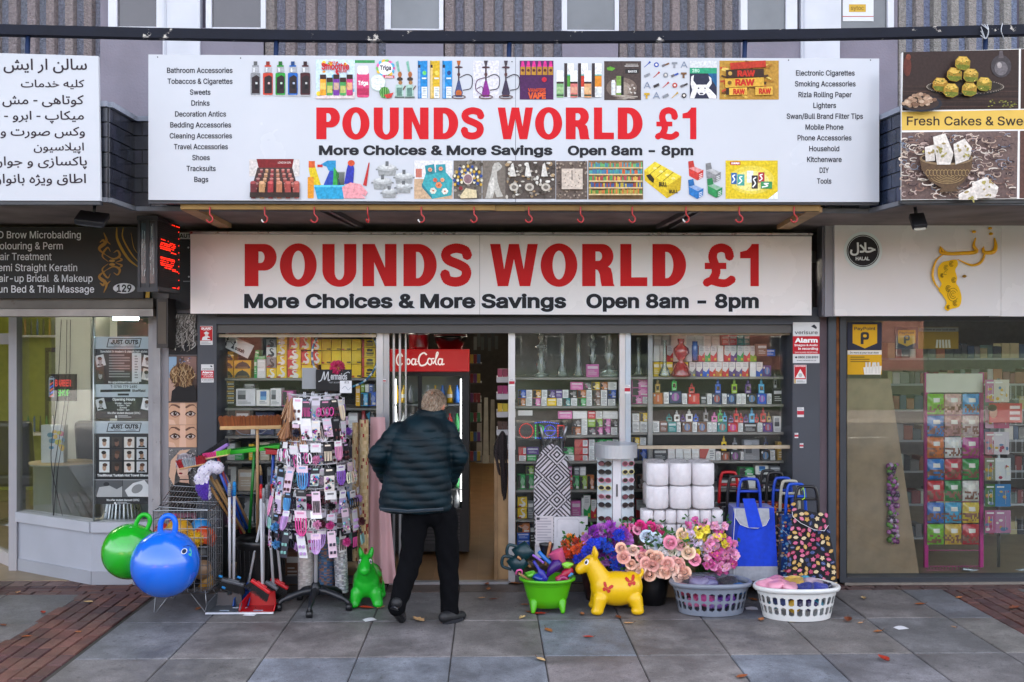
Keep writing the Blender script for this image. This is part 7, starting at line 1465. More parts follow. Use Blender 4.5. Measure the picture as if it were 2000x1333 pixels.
# ---------------------------------------------------------------- hair accessory carousel, rolls, toy donkeys, the man
from mathutils.bvhtree import BVHTree
def carousel():
 rr=random.Random(19);Y=-.72;k=SC(Y);ctr=P(617,1100,Y);cx=ctr.x;Z=lambda y:P(617,y,Y).z;W='#c9cad0'
 t=thing('display_carousel','white wire carousel on a black five star base with a dark header card','display rack',(cx,Y,0))
 q=MB()
 for a in range(5):
  th=math.radians(90+72*a+180);d=Vector((math.cos(th),math.sin(th),0));c0=Vector((cx,Y,0));q.tube(bez([c0+Vector((0,0,.135)),c0+d*.1+Vector((0,0,.13)),c0+d*.24+Vector((0,0,.085)),c0+d*.28+Vector((0,0,.055))],4),[.032]*4+[.026]*4+[.018]*5,'#1d2026',8)
 q.lathe([(.03,.1),(.05,.11),(.05,.15),(.03,.19),(.022,.2)],(cx,Y,0),'#1d2026',16);q.build('base',PLASTIC,t)
 for a in range(5):
  th=math.radians(90+72*a+180);q=MB();p=Vector((cx+.28*math.cos(th),Y+.28*math.sin(th),.029));q.tube([p+Vector((-.022,0,0)),p+Vector((.022,0,0))],.028,'#17181c',12);q.tube([p,p+Vector((0,0,.04))],.01,'#17181c',6);q.build('castor',PLASTIC,t)
 q=MB();q.tube([(cx,Y,.16),(cx,Y,Z(770))],.015,W,10);q.build('pole',PAINT,t)
 tiers=[(772,50),(815,56),(858,62),(900,70),(945,76),(985,80),(1022,80)]
 for i in range(5):
  th=math.radians(-100+72*i);r=.09;q=MB();x,y=cx+r*math.cos(th),Y+r*math.sin(th);q.tube([(x,y,Z(1058)),(x,y,Z(766))],.005,W,6);q.tube([(x+.012,y,Z(1058)),(x+.012,y,Z(766))],.004,W,6)
  for m_ in range(16):z=Z(770+m_*18);q.tube([(x,y,z),(x+.012,y,z)],.0025,W,4)
  q.build('upright',PAINT,t)
 for y0,rp in tiers:
  q=MB();r=rp*k*.93;n=40;q.tube([(cx+r*math.cos(2*math.pi*i/n),Y+r*math.sin(2*math.pi*i/n),Z(y0)) for i in range(n)],.0035,W,5,closed=True)
  for i in range(9):th=math.radians(-170+i*20);q.tube([(cx+.09*math.cos(th),Y+.09*math.sin(th),Z(y0)-.004),(cx+r*1.1*math.cos(th),Y+r*1.1*math.sin(th),Z(y0)+.012)],.003,W,5)
  q.build('ring',PAINT,t)
 # header
 q=MB();px_box(q,590,719,619,760,Y+.01,.004,'#8d9093');q.build('back_card',PRINT,t)
 q=MB();px_box(q,617,722,687,764,Y-.01,.005,'#191a1d');p=Pr(q,Y-.01);p.line(bez2([(622,746),(628,742),(633,727),(634,742),(641,727),(641,743),(645,742)],5),1.9,'#b9bbbf');p.tx('ermaids',646,678,742,12.4,'#b9bbbf',.02);p.tx('hair accessories',643,676,749,4,'#96989c',.0);p.line(bez2([(674,730),(680,727),(683,729)]),1.4,'#b9bbbf');q.build('header_card',PRINT,t)
 q=MB();px_box(q,664,744,687,768,Y-.02,.002,'#d6d6da');p=Pr(q,Y-.02);p.tx('£1',673,682,749,4,'#3a3a44',.01);p.line(bez2([(668,760),(674,755),(680,762),(685,757)]),.8,'#8890a0');q.build('note',PRINT,t)
 q=MB();ct=P(659,719,Y+.02)
 for i in range(500):d=Vector((rr.gauss(0,1),rr.gauss(0,1),rr.gauss(0,1))).normalized();q.tube([ct+d*.03,ct+d*.062],[.004,.0015],jit('#cc1460',.2,rr),3)
 q.build('pompom',FABRIC,None,'bright pink fluffy pompom on top of the hair carousel','pompom')
 kinds=[('fan','brown bristle hair fan'),('card','carded hair grips'),('loops','carded elastic loops'),('band','pastel hair band pack'),('puff','fluffy scrunchie'),('pack','clear pack of accessories'),('clips','card of claw clips')]
 pal=['#101014','#c23c84','#7a4aa8','#d8c0d4','#1c1c22','#e4e0e6','#4a8cc0','#d88cb4','#2a2a3c','#5c2a34','#b890c8','#e8d8c0','#7cb0a8']
 for ti,(y0,rp) in enumerate(tiers):
  n=19
  for i in range(n):
   th=math.radians(-176+172*i/(n-1));r=rp*k*(.86 if i % 2 else 1.08);p0=Vector((cx+r*math.cos(th),Y+r*math.sin(th),Z(y0)-.012+rr.uniform(-.022,.02)));u=Vector((-math.sin(th),math.cos(th),0));u=-u if u.x < 0 else u;o=Vector((math.cos(th),math.sin(th),0));dn=(Vector((0,0,-1))+u*rr.uniform(-.18,.18)+o*rr.uniform(0,.15)).normalized()
   left=th < math.radians(-95)
   kind='fan' if ti < 2 and left and i < 6 else 'loops' if ti == 2 and left else rr.choice(['card','band','puff','pack','clips','loops'] if ti != 4 or not left else ['band','pack'])
   col=rr.choice(pal);w_,h=rr.uniform(.06,.09),rr.uniform(.13,.20);q=MB()
   def quad(a0,a1,b0,b1,off,cl):q.add([p0+u*a0+dn*b0+o*off,p0+u*a1+dn*b0+o*off,p0+u*a1+dn*b1+o*off,p0+u*a0+dn*b1+o*off],[[0,1,2,3]],cl,False)
   ell=lambda a,b,ra,rb,off,cl,hole=0:q.tube([p0+u*(a+ra*math.cos(z*.524))+dn*(b+rb*math.sin(z*.524))+o*off for z in range(12)],hole or .004,cl,5,closed=True)
   nm=dict(kinds)[kind]
   if kind == 'fan':
    for z in range(26):a_=(z/25-.5)*1.15;q.tube([p0,p0+(u*math.sin(a_)+dn*math.cos(a_))*h*1.05+o*rr.uniform(0,.02)],[.0025,.0045],rr.choice(('#7a4a26','#8e5c34','#5f3819','#a8764c','#c4a080')),4)
   else:
    q.tube([p0+dn*-.012-o*.03,p0+dn*.004],.002,W,4);cc_=rr.choice(('#d8d8da','#e6e4e4','#c8c4d0','#1b1b20','#e0c4d4','#24222c','#f0f0f0'));quad(-w_/2,w_/2,0,h*.34,.0,cc_);quad(-w_*.3,w_*.3,h*.06,h*.14,.0015,mixc(col,'#ffffff',.2))
    if kind == 'card':quad(-w_/2,w_/2,h*.34,h,0,cc_);[q.tube([p0+u*(a*w_*.12)+dn*h*.4+o*.004,p0+u*(a*w_*.12+rr.uniform(-.004,.004))+dn*h*.9+o*.004],.003,col if mixc(col,cc_,.5) != col else '#1c1c22',4) for a in range(-3,4)]
    elif kind == 'loops':[ell((a-1.5)*w_*.42,h*.6,w_*.2,h*.22,.006,('#e8e4ec','#22244c','#d04a94','#e8e4ec')[a] if ti == 2 else jit(col,.4,rr),.0045) for a in range(4)]
    elif kind == 'band':[q.tube(bez([p0+u*w_*s_*.45+dn*h*.3+o*.004,p0+u*w_*s_*.4+dn*h*.8+o*.01,p0+u*w_*s_*.1+dn*h*1.05+o*.012]),.006,jit(col,.3,rr),6) for s_ in (-1,-.5,0,.5,1)]
    elif kind == 'puff':
     cp=p0+dn*h*.62
     for z in range(120):d=Vector((rr.gauss(0,1),rr.gauss(0,1),rr.gauss(0,1.2))).normalized();q.tube([cp+d*.012,cp+d*rr.uniform(.026,.038)],[.005,.002],jit(col,.25,rr),3)
    elif kind == 'pack':
     quad(-w_/2,w_/2,h*.34,h,.0,mixc(col,'#d8d4dc',.5));[q.ball(p0+u*rr.uniform(-.4,.4)*w_+dn*rr.uniform(.45,.95)*h+o*.006,rr.uniform(.006,.012),jit(rr.choice(pal),.2,rr),6,4) for z in range(14)]
    else:quad(-w_/2,w_/2,h*.34,h,0,cc_);[q.rbox(*(p0+u*a*w_*.22+dn*h*b+o*.008),.018,.012,.022,'#4a1c20' if ti < 4 else col,.004) for a in (-1,1) for b in (.5,.8)]
   q.build('hair_accessory',SATINP,None,f'{nm}, {NTH[i]} on carousel tier {("one", "two", "three", "four", "five", "six", "seven")[ti]} from top','hair accessory','hair accessories hanging on the carousel')
carousel()
def rolls():
 def roll(x0,x1,y0,y1,Y,base,lab,pat,lean=0):
  a=P((x0+x1)/2,y1,Y);b=P((x0+x1)/2+lean,y0,Y);r=(x1-x0)/2*SC(Y);n=18;m_=40;q=MB();d=b-a
  q.grid(lambda u,v:a+d*v+Vector((r*math.cos(2*math.pi*u),r*math.sin(2*math.pi*u),0)),n,m_,base,True,pat);q.tube([b-Vector((0,0,.01)),b],[r*.97,r*.6],'#8c7c70',14);q.build('paper_roll',amat('foil_paper',.3,var=(30,.15)),None,lab,'roll','rolls leaning beside the carousel')
 rr=random.Random(7);cre=lambda u,v:jit('#8c1c1c',.3,rr) if rr.random() < .05 else jit(rr.choice(('#c8ae84','#d4bc94','#bfa272')),.08,rr)
 roll(688,701,826,1095,-.30,'#c8b08a','thinner cream roll with red flowers just right of the carousel',cre);roll(702,720,820,1090,-.34,'#cdb68e','thicker cream and gold roll with red flowers',cre)
 roll(582,612,1062,1152,-.42,'#cfc8c4','white lace patterned roll behind the carousel foot',lambda u,v:jit(rr.choice(('#d8d2ce','#c4bcb8')),.06,rr));roll(622,654,1060,1152,-.40,'#3c5c80','denim blue glittery roll behind the carousel foot',lambda u,v:jit(rr.choice(('#34567c','#4c7094','#8c6a5c')),.2,rr));roll(655,681,1062,1156,-.46,'#a8aab0','silver foil roll behind the carousel foot',lambda u,v:jit(rr.choice(('#b8bac0','#9a9ca4','#d8dade')),.15,rr),-4)
 q=MB();Y=-.22
 q.grid(lambda u,v:P(738+(u-.5)*(28+26*v)+10*v*v,815+325*v,Y-.05*math.sin(u*math.pi)-.02*math.sin(u*13+v*2)*v),36,24,'#d6a8ac');q.grid(lambda u,v:P(738+(u-.5)*(27+25*v)+10*v*v,815+325*v,Y+.05),4,8,'#c89a9e')
 q.build('cloth_roll',amat('satin',.3,var=(3,.06),sheen=.3),None,'tall pale pink satin cloth roll flaring out at the foot','cloth')
rolls()
def donkey(nm_lab,pos,rz,s,col,decal,eyes):
 t=thing('bouncy_donkey',nm_lab,'toy donkey',pos);q=MB();q.ball((-.005,0,.185),(.20,.128,.135),col,28,18);q.ball((.11,0,.2),(.095,.11,.125),col,20,12);q.ball((-.12,0,.2),(.09,.115,.12),col,20,12)
 capsule(q,(.115,0,.24),(.195,0,.385),.095,.062);capsule(q,(.195,0,.395),(.275,0,.345),.060,.045);q.ball((.285,0,.338),(.04,.045,.042),col)
 for s_ in (-1,1):
  q.tube(bez([(.175,s_*.028,.42),(.165,s_*.045,.47),(.17,s_*.052,.515)],4),[.022,.023,.024,.024,.023,.02,.016,.012,.006],col,10)
  for x,b in ((.135,.02),(-.14,-.02)):capsule(q,(x,s_*.075,.12),(x+b,s_*.095,.045),.06,.045);q.ball((x+b+.005,s_*.098,.032),(.052,.046,.032),col)
 q.tube(bez([(-.18,0,.27),(-.21,0,.31),(-.2,0,.345)],3),[.018,.017,.016,.015,.015,.014,.008],col,8)
 b=blob(q,.0085,6,None,None,col);Mx=Matrix.Translation(pos) @ Matrix.Rotation(rz,4,'Z') @ Matrix.Scale(s,4);tree=BVHTree.FromPolygons(b.v,b.f)
 for v in b.v:v.z=max(v.z,.004)
 o=MB();o.add([Mx @ v for v in b.v],b.f,col,True);o.build('body',amat('vinyl_'+('g' if rz < -1 else 'y'),.36,var=(5,.05),coat=.12),t)
 def side(sy):
  def mp(x,z,d):
   h=tree.ray_cast(Vector((x,sy*1.0,z)),Vector((0,-sy,0)));p=h[0] if h[0] else Vector((x,0,z));return Mx @ (p+(h[1] if h[0] else Vector((0,sy,0)))*(d+.001))
  return mp
 for sy in (-1,1):
  nv=Vector((.62,sy*.78,.1)).normalized();tv=Vector((nv.y,-nv.x,0))*(1 if sy < 0 else -1);ec=Vector((.225,sy*.03,.402))
  def em(x,z,dd):
   h=tree.ray_cast(ec+tv*(x-.222)*-1+Vector((0,0,z-.402))+nv,-nv);return Mx @ ((h[0] if h[0] else ec)+nv*(dd+.001))
  d=MB();p=Pr(d,0,em,step=.0006)
  for ex in ((.222,.402),):p.ell(ex[0],ex[1],.017,-.022,'#e8e8e8',16);p.ell(ex[0]+.003,ex[1]-.002,.010,-.015,'#24486c' if eyes == 'b' else '#3a2c1c',14);p.ell(ex[0]+.003,ex[1],.006,-.01,'#0c0c10',10);p.ell(ex[0]+.006,ex[1]+.008,.003,-.004,'#fff',6);[p.line([(ex[0]-.012+.008*i,ex[1]+.02),(ex[0]-.02+.012*i,ex[1]+.032)],.003,'#1a1a1a') for i in range(4)]
  d.build('eye',PRINT,t)
  for bx,bz,br in ((.085,.21,.35),(-.105,.255,-.25)):
   d=MB();p=Pr(d,0,side(sy),step=.0006);R2=lambda x,z:(bx+.85*(x*math.cos(br)-z*math.sin(br)),bz+.85*(x*math.sin(br)+z*math.cos(br)))
   for m_ in (1,-1):p.poly([R2(x*m_,z) for x,z in ((.002,.0),(.012,.03),(.03,.05),(.048,.046),(.044,.026),(.03,.008),(.004,.002))],decal);p.poly([R2(x*m_,z) for x,z in ((.002,-.002),(.03,.004),(.038,-.012),(.028,-.03),(.014,-.03),(.004,-.012))],decal)
   p.line([R2(0,.016),R2(0,-.024)],.006,decal);d.build('butterfly_print',PRINT,t)
donkey('bright yellow bouncy donkey with red butterflies, standing sideways by the green tub',G(1207,1203)+Vector((0,.11,0)),math.pi,.96,'#e0b400','#b8342a','k')
donkey('bright green bouncy donkey facing out beside the hair carousel',G(714,1187)+Vector((0,.14,0)),math.radians(-88),.92,'#18b428','#6a2c1c','b')
def man():
 Y0=-1.12;M=lambda x,y,d=0.:P(680+x/2.15,620+y/2.15,Y0+d);k=SC(Y0)/2.15;base=G(825,1214);t=thing('person','man in a dark blue padded jacket and black trousers walking into the shop','person',base)
 # jacket
 q=MB();rings=[(408,268,405,.10),(440,225,425,.13),(475,188,442,.155),(520,172,440,.17),(580,168,432,.175),(640,158,432,.175),(700,143,434,.18),(760,130,437,.185),(800,128,436,.18),(812,140,430,.165)]
 V=[];n=28
 for y,xl,xr,d in rings:
  ct=M((xl+xr)/2,y,.02+.10*max(0,(560-y)/200));rx=(xr-xl)/2*k
  for i in range(n):a=2*math.pi*i/n;V.append(ct+Vector((rx*abs(math.cos(a))**.8*(1 if math.cos(a) > 0 else -1),d*math.sin(a),0)))
 m_=len(rings);Fc=[[j*n+i,j*n+(i+1) % n,(j+1)*n+(i+1) % n,(j+1)*n+i] for j in range(m_-1) for i in range(n)]+[list(range(n))[::-1],[(m_-1)*n+i for i in range(n)]];q.add(V,Fc,'#888')
 sh=M(215,480,.06);el=M(122,582,-.02);wr=M(158,668,.17);capsule(q,sh,el,.082,.072);capsule(q,el,wr,.07,.062);sh2=M(412,478,.07);el2=M(468,585,.02);wr2=M(425,690,.18);capsule(q,sh2,el2,.08,.068);capsule(q,el2,wr2,.066,.06)
 q.ball(M(332,450,.0),(.115,.11,.06),'#888',24,14,Matrix.Rotation(.5,3,'X'));q.lathe([(.075,0),(.115,.0),(.12,.045),(.10,.075),(.075,.07),(.075,0)],M(347,428,.1),'#888',20)
 zq=.0545;zref=M(300,505).z;hood=M(330,490).z
 def quilt(v,nn):
  if v.z > hood+.02:return .004*math.sin(v.x*40+v.z*30)
  ph=((v.z-zref+.004*math.sin(v.x*9)) / zq) % 1;return .012*(math.sin(math.pi*ph)**.35-.8)+.0025*math.sin(v.x*31+math.floor((v.z-zref)/zq)*2.1)
 j=blob(q,.0095,5,quilt,lambda v:mixc('#04141b','#08222b',.5+.5*math.sin(v.x*23+v.z*31)));j.build('jacket',amat('nylon',.48,var=(18,.12),bump=(60,.25,.006),spec=.2),t)
 q=MB();q.tube([M(134,806,.14-.32),M(250,816,-.17),M(400,806,-.155)],.011,'#0e2330',8);q.build('hem',FABRIC,t)
 # trousers
 q=MB();q.ball(M(345,812,.02),(.172,.125,.12),'#888',20,12);kn=M(262,1020,-.02);an=M(205,1218,-.13);capsule(q,M(285,835,.01),kn,.105,.082);capsule(q,kn,an,.082,.066);kn2=M(420,1020,.06);an2=M(428,1245,.02);capsule(q,M(405,835,.03),kn2,.1,.082);capsule(q,kn2,an2,.08,.068)
 wr_=lambda v,nn:.005*math.sin(v.z*19+v.x*34)*math.sin(v.x*37+v.z*7)+.002*math.sin(v.z*47+v.x*60+v.y*40)
 blob(q,.012,4,wr_,None,'#07080c').build('trousers',amat('dark_cotton',.9,bump=(140,.3,.003),var=(20,.2),spec=.12),t)
 # shoes: near one on its toe with the sole showing
 def shoe(heel,toe,up,nm='shoe'):
  q=MB();d=(toe-heel);capsule(q,heel+up*.035,heel+d*.45+up*.03,.042,.044);capsule(q,heel+d*.4+up*.025,toe+up*.012,.046,.036);b=blob(q,.008,4,None,None,'#16171b');b.build(nm,amat('shoe_leather',.55,var=(20,.2)),t)
  q=MB();sd_=d.cross(up).normalized();pts=[]
  for i in range(20):a=2*math.pi*i/20;u=.5+.56*math.cos(a);pts.append(heel+d*u+sd_*(.046-.006*math.cos(a*2+1))*math.sin(a)-up*.012)
  q.prism(pts,up*.022,'#22242b')
  for i in range(7):u=.05+i*.15;p0=heel+d*u-up*.0145;q.tube([p0-sd_*.033,p0+sd_*.033],.0045,'#0c0d10',4)
  q.build('sole',PLASTIC,t)
 toe=M(222,1296,-.02);heel=M(196,1222,-.19);dd=(toe-heel).normalized();up=Vector((.35,.75,.55));up=(up-dd*up.dot(dd)).normalized();shoe(heel+Vector((0,0,.01)),Vector((toe.x,toe.y,.022)),up)
 a=G(680+402/2.15,620+1280/2.15,.014);b=Vector((a.x+.125,a.y+.12,.016));shoe(a,b,Vector((0,0,1)))
 # head
 hc=M(360,368,.10);R_=Matrix.Rotation(math.radians(-24),3,'Z') @ Matrix.Rotation(math.radians(-14),3,'X');H=lambda x,y,z:hc+R_ @ Vector((x,y,z))
 q=MB();q.ball(hc,(.078,.098,.108),'#888',24,18,R_);q.ball(H(0,.045,-.05),(.058,.062,.075),'#888',20,14,R_);capsule(q,H(0,-.02,-.06),H(0,-.07,-.17),.058,.064);capsule(q,H(0,.1,-.008),H(0,.118,-.035),.012,.016);q.ball(H(0,.09,.03),(.045,.02,.012),'#888',14,8,R_);q.ball(H(0,.085,-.078),(.028,.016,.012),'#888',12,8,R_);q.ball(H(0,.085,-.11),(.028,.02,.018),'#888',12,8,R_)
 for s_ in (-1,1):q.ball(H(s_*.078,.0,-.012),(.012,.02,.034),'#888',12,10,R_ @ Matrix.Rotation(s_*.35,3,'Z'));q.ball(H(s_*.045,.06,-.03),(.022,.02,.02),'#888',10,8,R_)
 Ri=R_.transposed();lp=lambda v:Ri @ (v-hc)
 blob(q,.006,4,None,lambda v:c('#a8503f') if abs(lp(v).z+.078) < .008 and lp(v).y > .08 and abs(lp(v).x) < .024 else c('#b9795f') if abs(lp(v).x) > .072 else c('#b98468')).build('head',SKIN,t)
 for s_ in (-1,1):q=MB();q.ball(H(s_*.03,.088,.008),.011,'#e4e0dc',10,8);q.ball(H(s_*.03,.097,.008),.005,'#2a3a44',8,6);q.build('eye',GLOSS,t)
 q=MB();rr=random.Random(3)
 for i in range(5200):
  a,e=rr.uniform(0,6.283),rr.uniform(-.93,1);d=Vector((math.cos(a)*math.sqrt(1-e*e),math.sin(a)*math.sqrt(1-e*e),e))
  if d.y > .42 and d.z < .62 or (d.z < -.1 and d.y > .05) or (abs(d.x) > .78 and d.z < .05 and d.y > -.25):continue
  p=Vector((d.x*.080,d.y*.100,d.z*.111));fl=Vector((d.x*.3,-.35*(1 if d.z < .5 else -.6),-1 if d.z < .7 else -.25));fl=(fl-d*fl.dot(d)).normalized();L_=rr.uniform(.016,.03);w0=hc+R_ @ p;q.tube([w0,w0+R_ @ (fl*L_*.55+d*.007),w0+R_ @ (fl*L_+d*.004)],[.0018,.0016,.0006],jit(rr.choice(('#8f7862','#7c6752','#a38f7a','#b3a494','#6c5846')),.12,rr),3)
 q.build('hair',HAIRM,t)
 q=MB();q.tube([H(.082,.005,.008),H(.075,.085,.012)],.003,'#17181c',6);q.tube([H(-.082,.005,.008),H(-.075,.085,.012)],.003,'#17181c',6)
 for s_ in (-1,1):q.tube([H(s_*.035+.03*math.cos(i*.524),.108,.008+.02*math.sin(i*.524)) for i in range(12)],.0022,'#17181c',5,closed=True)
 q.build('glasses',PLASTIC,t)
man()
# ---------------------------------------------------------------- right side goods on the pavement
def ironing():
 rr=random.Random(2);Y=-.16;t=thing('ironing_board','wrapped ironing board cover with a black and white diamond maze pattern','ironing board',P(1080,1090,Y))
 out=bez2([(1045,1090),(1044,1010),(1043,950),(1048,905),(1060,880),(1078,868),(1094,876),(1106,900),(1113,940),(1114,1000),(1114,1090)],5)
 q=MB();q.prism([P(x,y,Y) for x,y in out],(0,.03,0),'#d8d4da');q.build('board',FABRIC,t)
 q=MB();ins=lambda x,y:1043 < x < 1114 and y > 868+((x-1079)/36)**2*40-2 and y < 1062
 d=.003;n=0;st=1.3;y=866
 while y < 1064:
  x=1043
  while x < 1114:
   u=((x-1043)+(y-866)) / 44.0;v=((x-1043)-(y-866)) / 44.0;fu,fv=u-math.floor(u)-.5,v-math.floor(v)-.5
   if (math.floor(u)+math.floor(v)) % 2:m_=int(max(abs(fu),abs(fv))*11) % 2
   else:m_=int((abs(fu) if math.floor(u) % 2 else abs(fv))*11) % 2
   if m_ and ins(x+.6,y+.6):q.poly([P(x,y+st,Y-d),P(x+st,y+st,Y-d),P(x+st,y,Y-d),P(x,y,Y-d)],'#2a262c')
   x += st
  y += st
 q.build('pattern',PRINT,t);q=MB();q.grid(lambda u,v:P(1041+75*u,872+215*v,Y-.012-.006*math.sin(11*u+9*v)*math.sin(7*v)),12,18,'#fff');q.build('wrap',FILM,t)
 q=MB()
 for x0,x1 in ((1062,1056),(1098,1106)):q.tube([P(x0,880,Y+.02),P((x0+x1)/2,850,Y),P(x1,832,Y-.01)],.012,'#8f9094',8)
 q.build('leg',METAL,t);q=MB();q.grid(lambda u,v:P(1055+50*u-(u-.5)*18*math.sin(v*3),832+48*v,Y-.02-.02*math.sin(9*u+5*v)),10,10,'#fff');q.build('wrap',FILM,t)
 q=MB();px_box(q,1046,1008,1081,1066,Y-.02,.002,'#d2ccd0');p=Pr(q,Y-.02);lines(p,1049,1012,1078,1060,9,'#b0aab4');p.rect(1048,1011,1054,1016,'#3a3a40');q.build('label',PRINT,t)
 q=MB();px_box(q,1082,1010,1148,1090,Y-.03,.05,'#d8d6dc');p=Pr(q,Y-.03);p.line([(1088,1050),(1088,1017),(1092,1014),(1128,1014),(1131,1018),(1131,1050)],.7,'#a8a6ae');p.ell(1139,1043,3.4,4,'#c8a860',12);q.build('box',SATINP,None,'flat white box with a gold seal leaning against the window','box')
ironing()
def shades():
 rr=random.Random(23);Y=-.42;k=SC(Y);c0=P(1203,1100,Y);t=thing('sunglasses_stand','white revolving sunglasses stand with a brushed silver drum header','display rack',(c0.x,Y,0));Z=lambda y:P(1203,y,Y).z
 q=MB();q.box(c0.x-8*k,c0.x+8*k,Y-.06,Y+.06,Z(1100),Z(890),'#cfcdd2');q.box(c0.x-1.3*k,c0.x+1.3*k,Y-.066,Y-.061,Z(968),Z(944),'#26262a');q.build('column',PLASTIC,t)
 for s_ in (-1,1):q=MB();q.prism([(c0.x+s_*9*k,Y-.05,Z(1060)),(c0.x+s_*36*k,Y+.03,Z(1060)),(c0.x+s_*36*k,Y+.03,Z(892)),(c0.x+s_*9*k,Y-.05,Z(892))],(0,.01,0),'#c6d2d8');q.build('panel',PLASTIC,t)
 q=MB();q.lathe([(.0,Z(893)),(42*k,Z(893)),(42*k,Z(867)),(0,Z(866))],(c0.x,Y+.02,0),'#b4b7bc',40,smooth=False);q.build('header',amat('brushed_drum',.35,metal=.35,var=(6,.1)),t);q=MB();q.lathe([(0,0),(.2,0),(.2,.02),(.03,.03),(.03,Z(1050))],(c0.x,Y+.02,0),'#b8b8bc',24);q.build('base',PLASTIC,t)
 ys=(905,921,937,952,969,985,1012);fr=['#3a2420','#1c1c20','#c87890','#d8cc8c','#c89aa8','#2a2a2e','#4c2c34']
 for j,y in enumerate(ys):
  for s_ in (-1,1):
   o=c0+Vector((s_*23*k,-.035,Z(y)-c0.z));u=Vector((1,s_*.32,0)).normalized();col=fr[(j+(s_ > 0)*2) % 7];q=MB()
   for e in (-1,1):
    ct=o+u*e*.027;q.add([ct+u*.022*math.cos(a*.449)+Vector((0,-.004,.018*math.sin(a*.449))) for a in range(14)],[list(range(14))],('#1c1416','#2c2018','#141418','#6a3a44')[(j+e) % 4]);q.tube([ct+u*.024*math.cos(a*.449)+Vector((0,-.003,.019*math.sin(a*.449))) for a in range(14)],.0032,col,5,closed=True);q.tube([ct+u*e*.022+Vector((0,0,.006)),ct+u*e*.03+Vector((0,.05,.004))],.003,col,5)
   q.tube([o-u*.006+Vector((0,-.003,.006)),o+u*.006+Vector((0,-.003,.006))],.003,col,5);q.build('sunglasses',GLOSS,None,f'{("tortoise", "black", "pink", "yellow", "rose", "dark", "plum")[(j+(s_ > 0)*2) % 7]} sunglasses, {("top", "second", "third", "fourth", "fifth", "sixth", "lowest")[j]} row, {("left", "right")[s_ > 0]} side of the stand','sunglasses','sunglasses on the stand')
shades()
def toilet_rolls():
 Y=-.5;k=SC(Y)
 def pack(lab,x0,cols,wpx,rows,depth):
  t=thing('paper_roll_pack',lab,'toilet rolls',P(x0+cols*wpx/2,rows[-1][1],Y));r=wpx/2*k
  for y0,y1 in rows:
   for i in range(cols):
    for d in range(depth):
     x=P(x0+wpx*(i+.5),y1,Y).x;a,b=P(x0,y1,Y).z,P(x0,y0,Y).z;q=MB();q.lathe([(r*.25,b-.012),(r*.3,b),(r*.86,b-.001),(r*.97,b-.012),(r*.985,(a+b)/2),(r*.97,a+.012),(r*.86,a+.001),(0,a)],(x,Y+r+2*r*d,0),'#f6f2f4',22);q.build('roll',amat('tissue',.9,var=(30,.06),bump=(50,.3,.004)),t)
  q=MB();xa,xb=P(x0-1,0,Y).x,P(x0+cols*wpx+1,0,Y).x;za,zb=P(x0,rows[-1][1],Y).z,P(x0,rows[0][0],Y).z;f=lambda u,v:Vector((xa+(xb-xa)*u,Y-.012-.012*math.sin(u*cols*math.pi)**2+.005*math.sin(31*u+17*v),za+(zb-za)*v));q.grid(f,24,14,'#fff');q.grid(lambda u,v:Vector((xa+(xb-xa)*u,Y-.01+depth*2*r*v,zb+.006+.004*math.sin(20*u+9*v))),14,6,'#fff');q.build('wrap',FILM,t)
 pack('big clear pack of fat white rolls in two rows on top',1265,3,45,[(906,950),(952,996)],2);pack('lower wide pack of small white rolls under the big pack',1255,7,22.8,[(998,1024),(1026,1052)],2)
 q=MB();a,b=P(1250,1150,Y),P(1418,1054,Y);q.rbox((a.x+b.x)/2,Y+.16,b.z/2,b.x-a.x,.3,b.z-.004,'#8a7458',.006);q.build('carton',SATINP,None,'brown carton holding up the paper roll packs behind the flowers','box')
toilet_rolls()
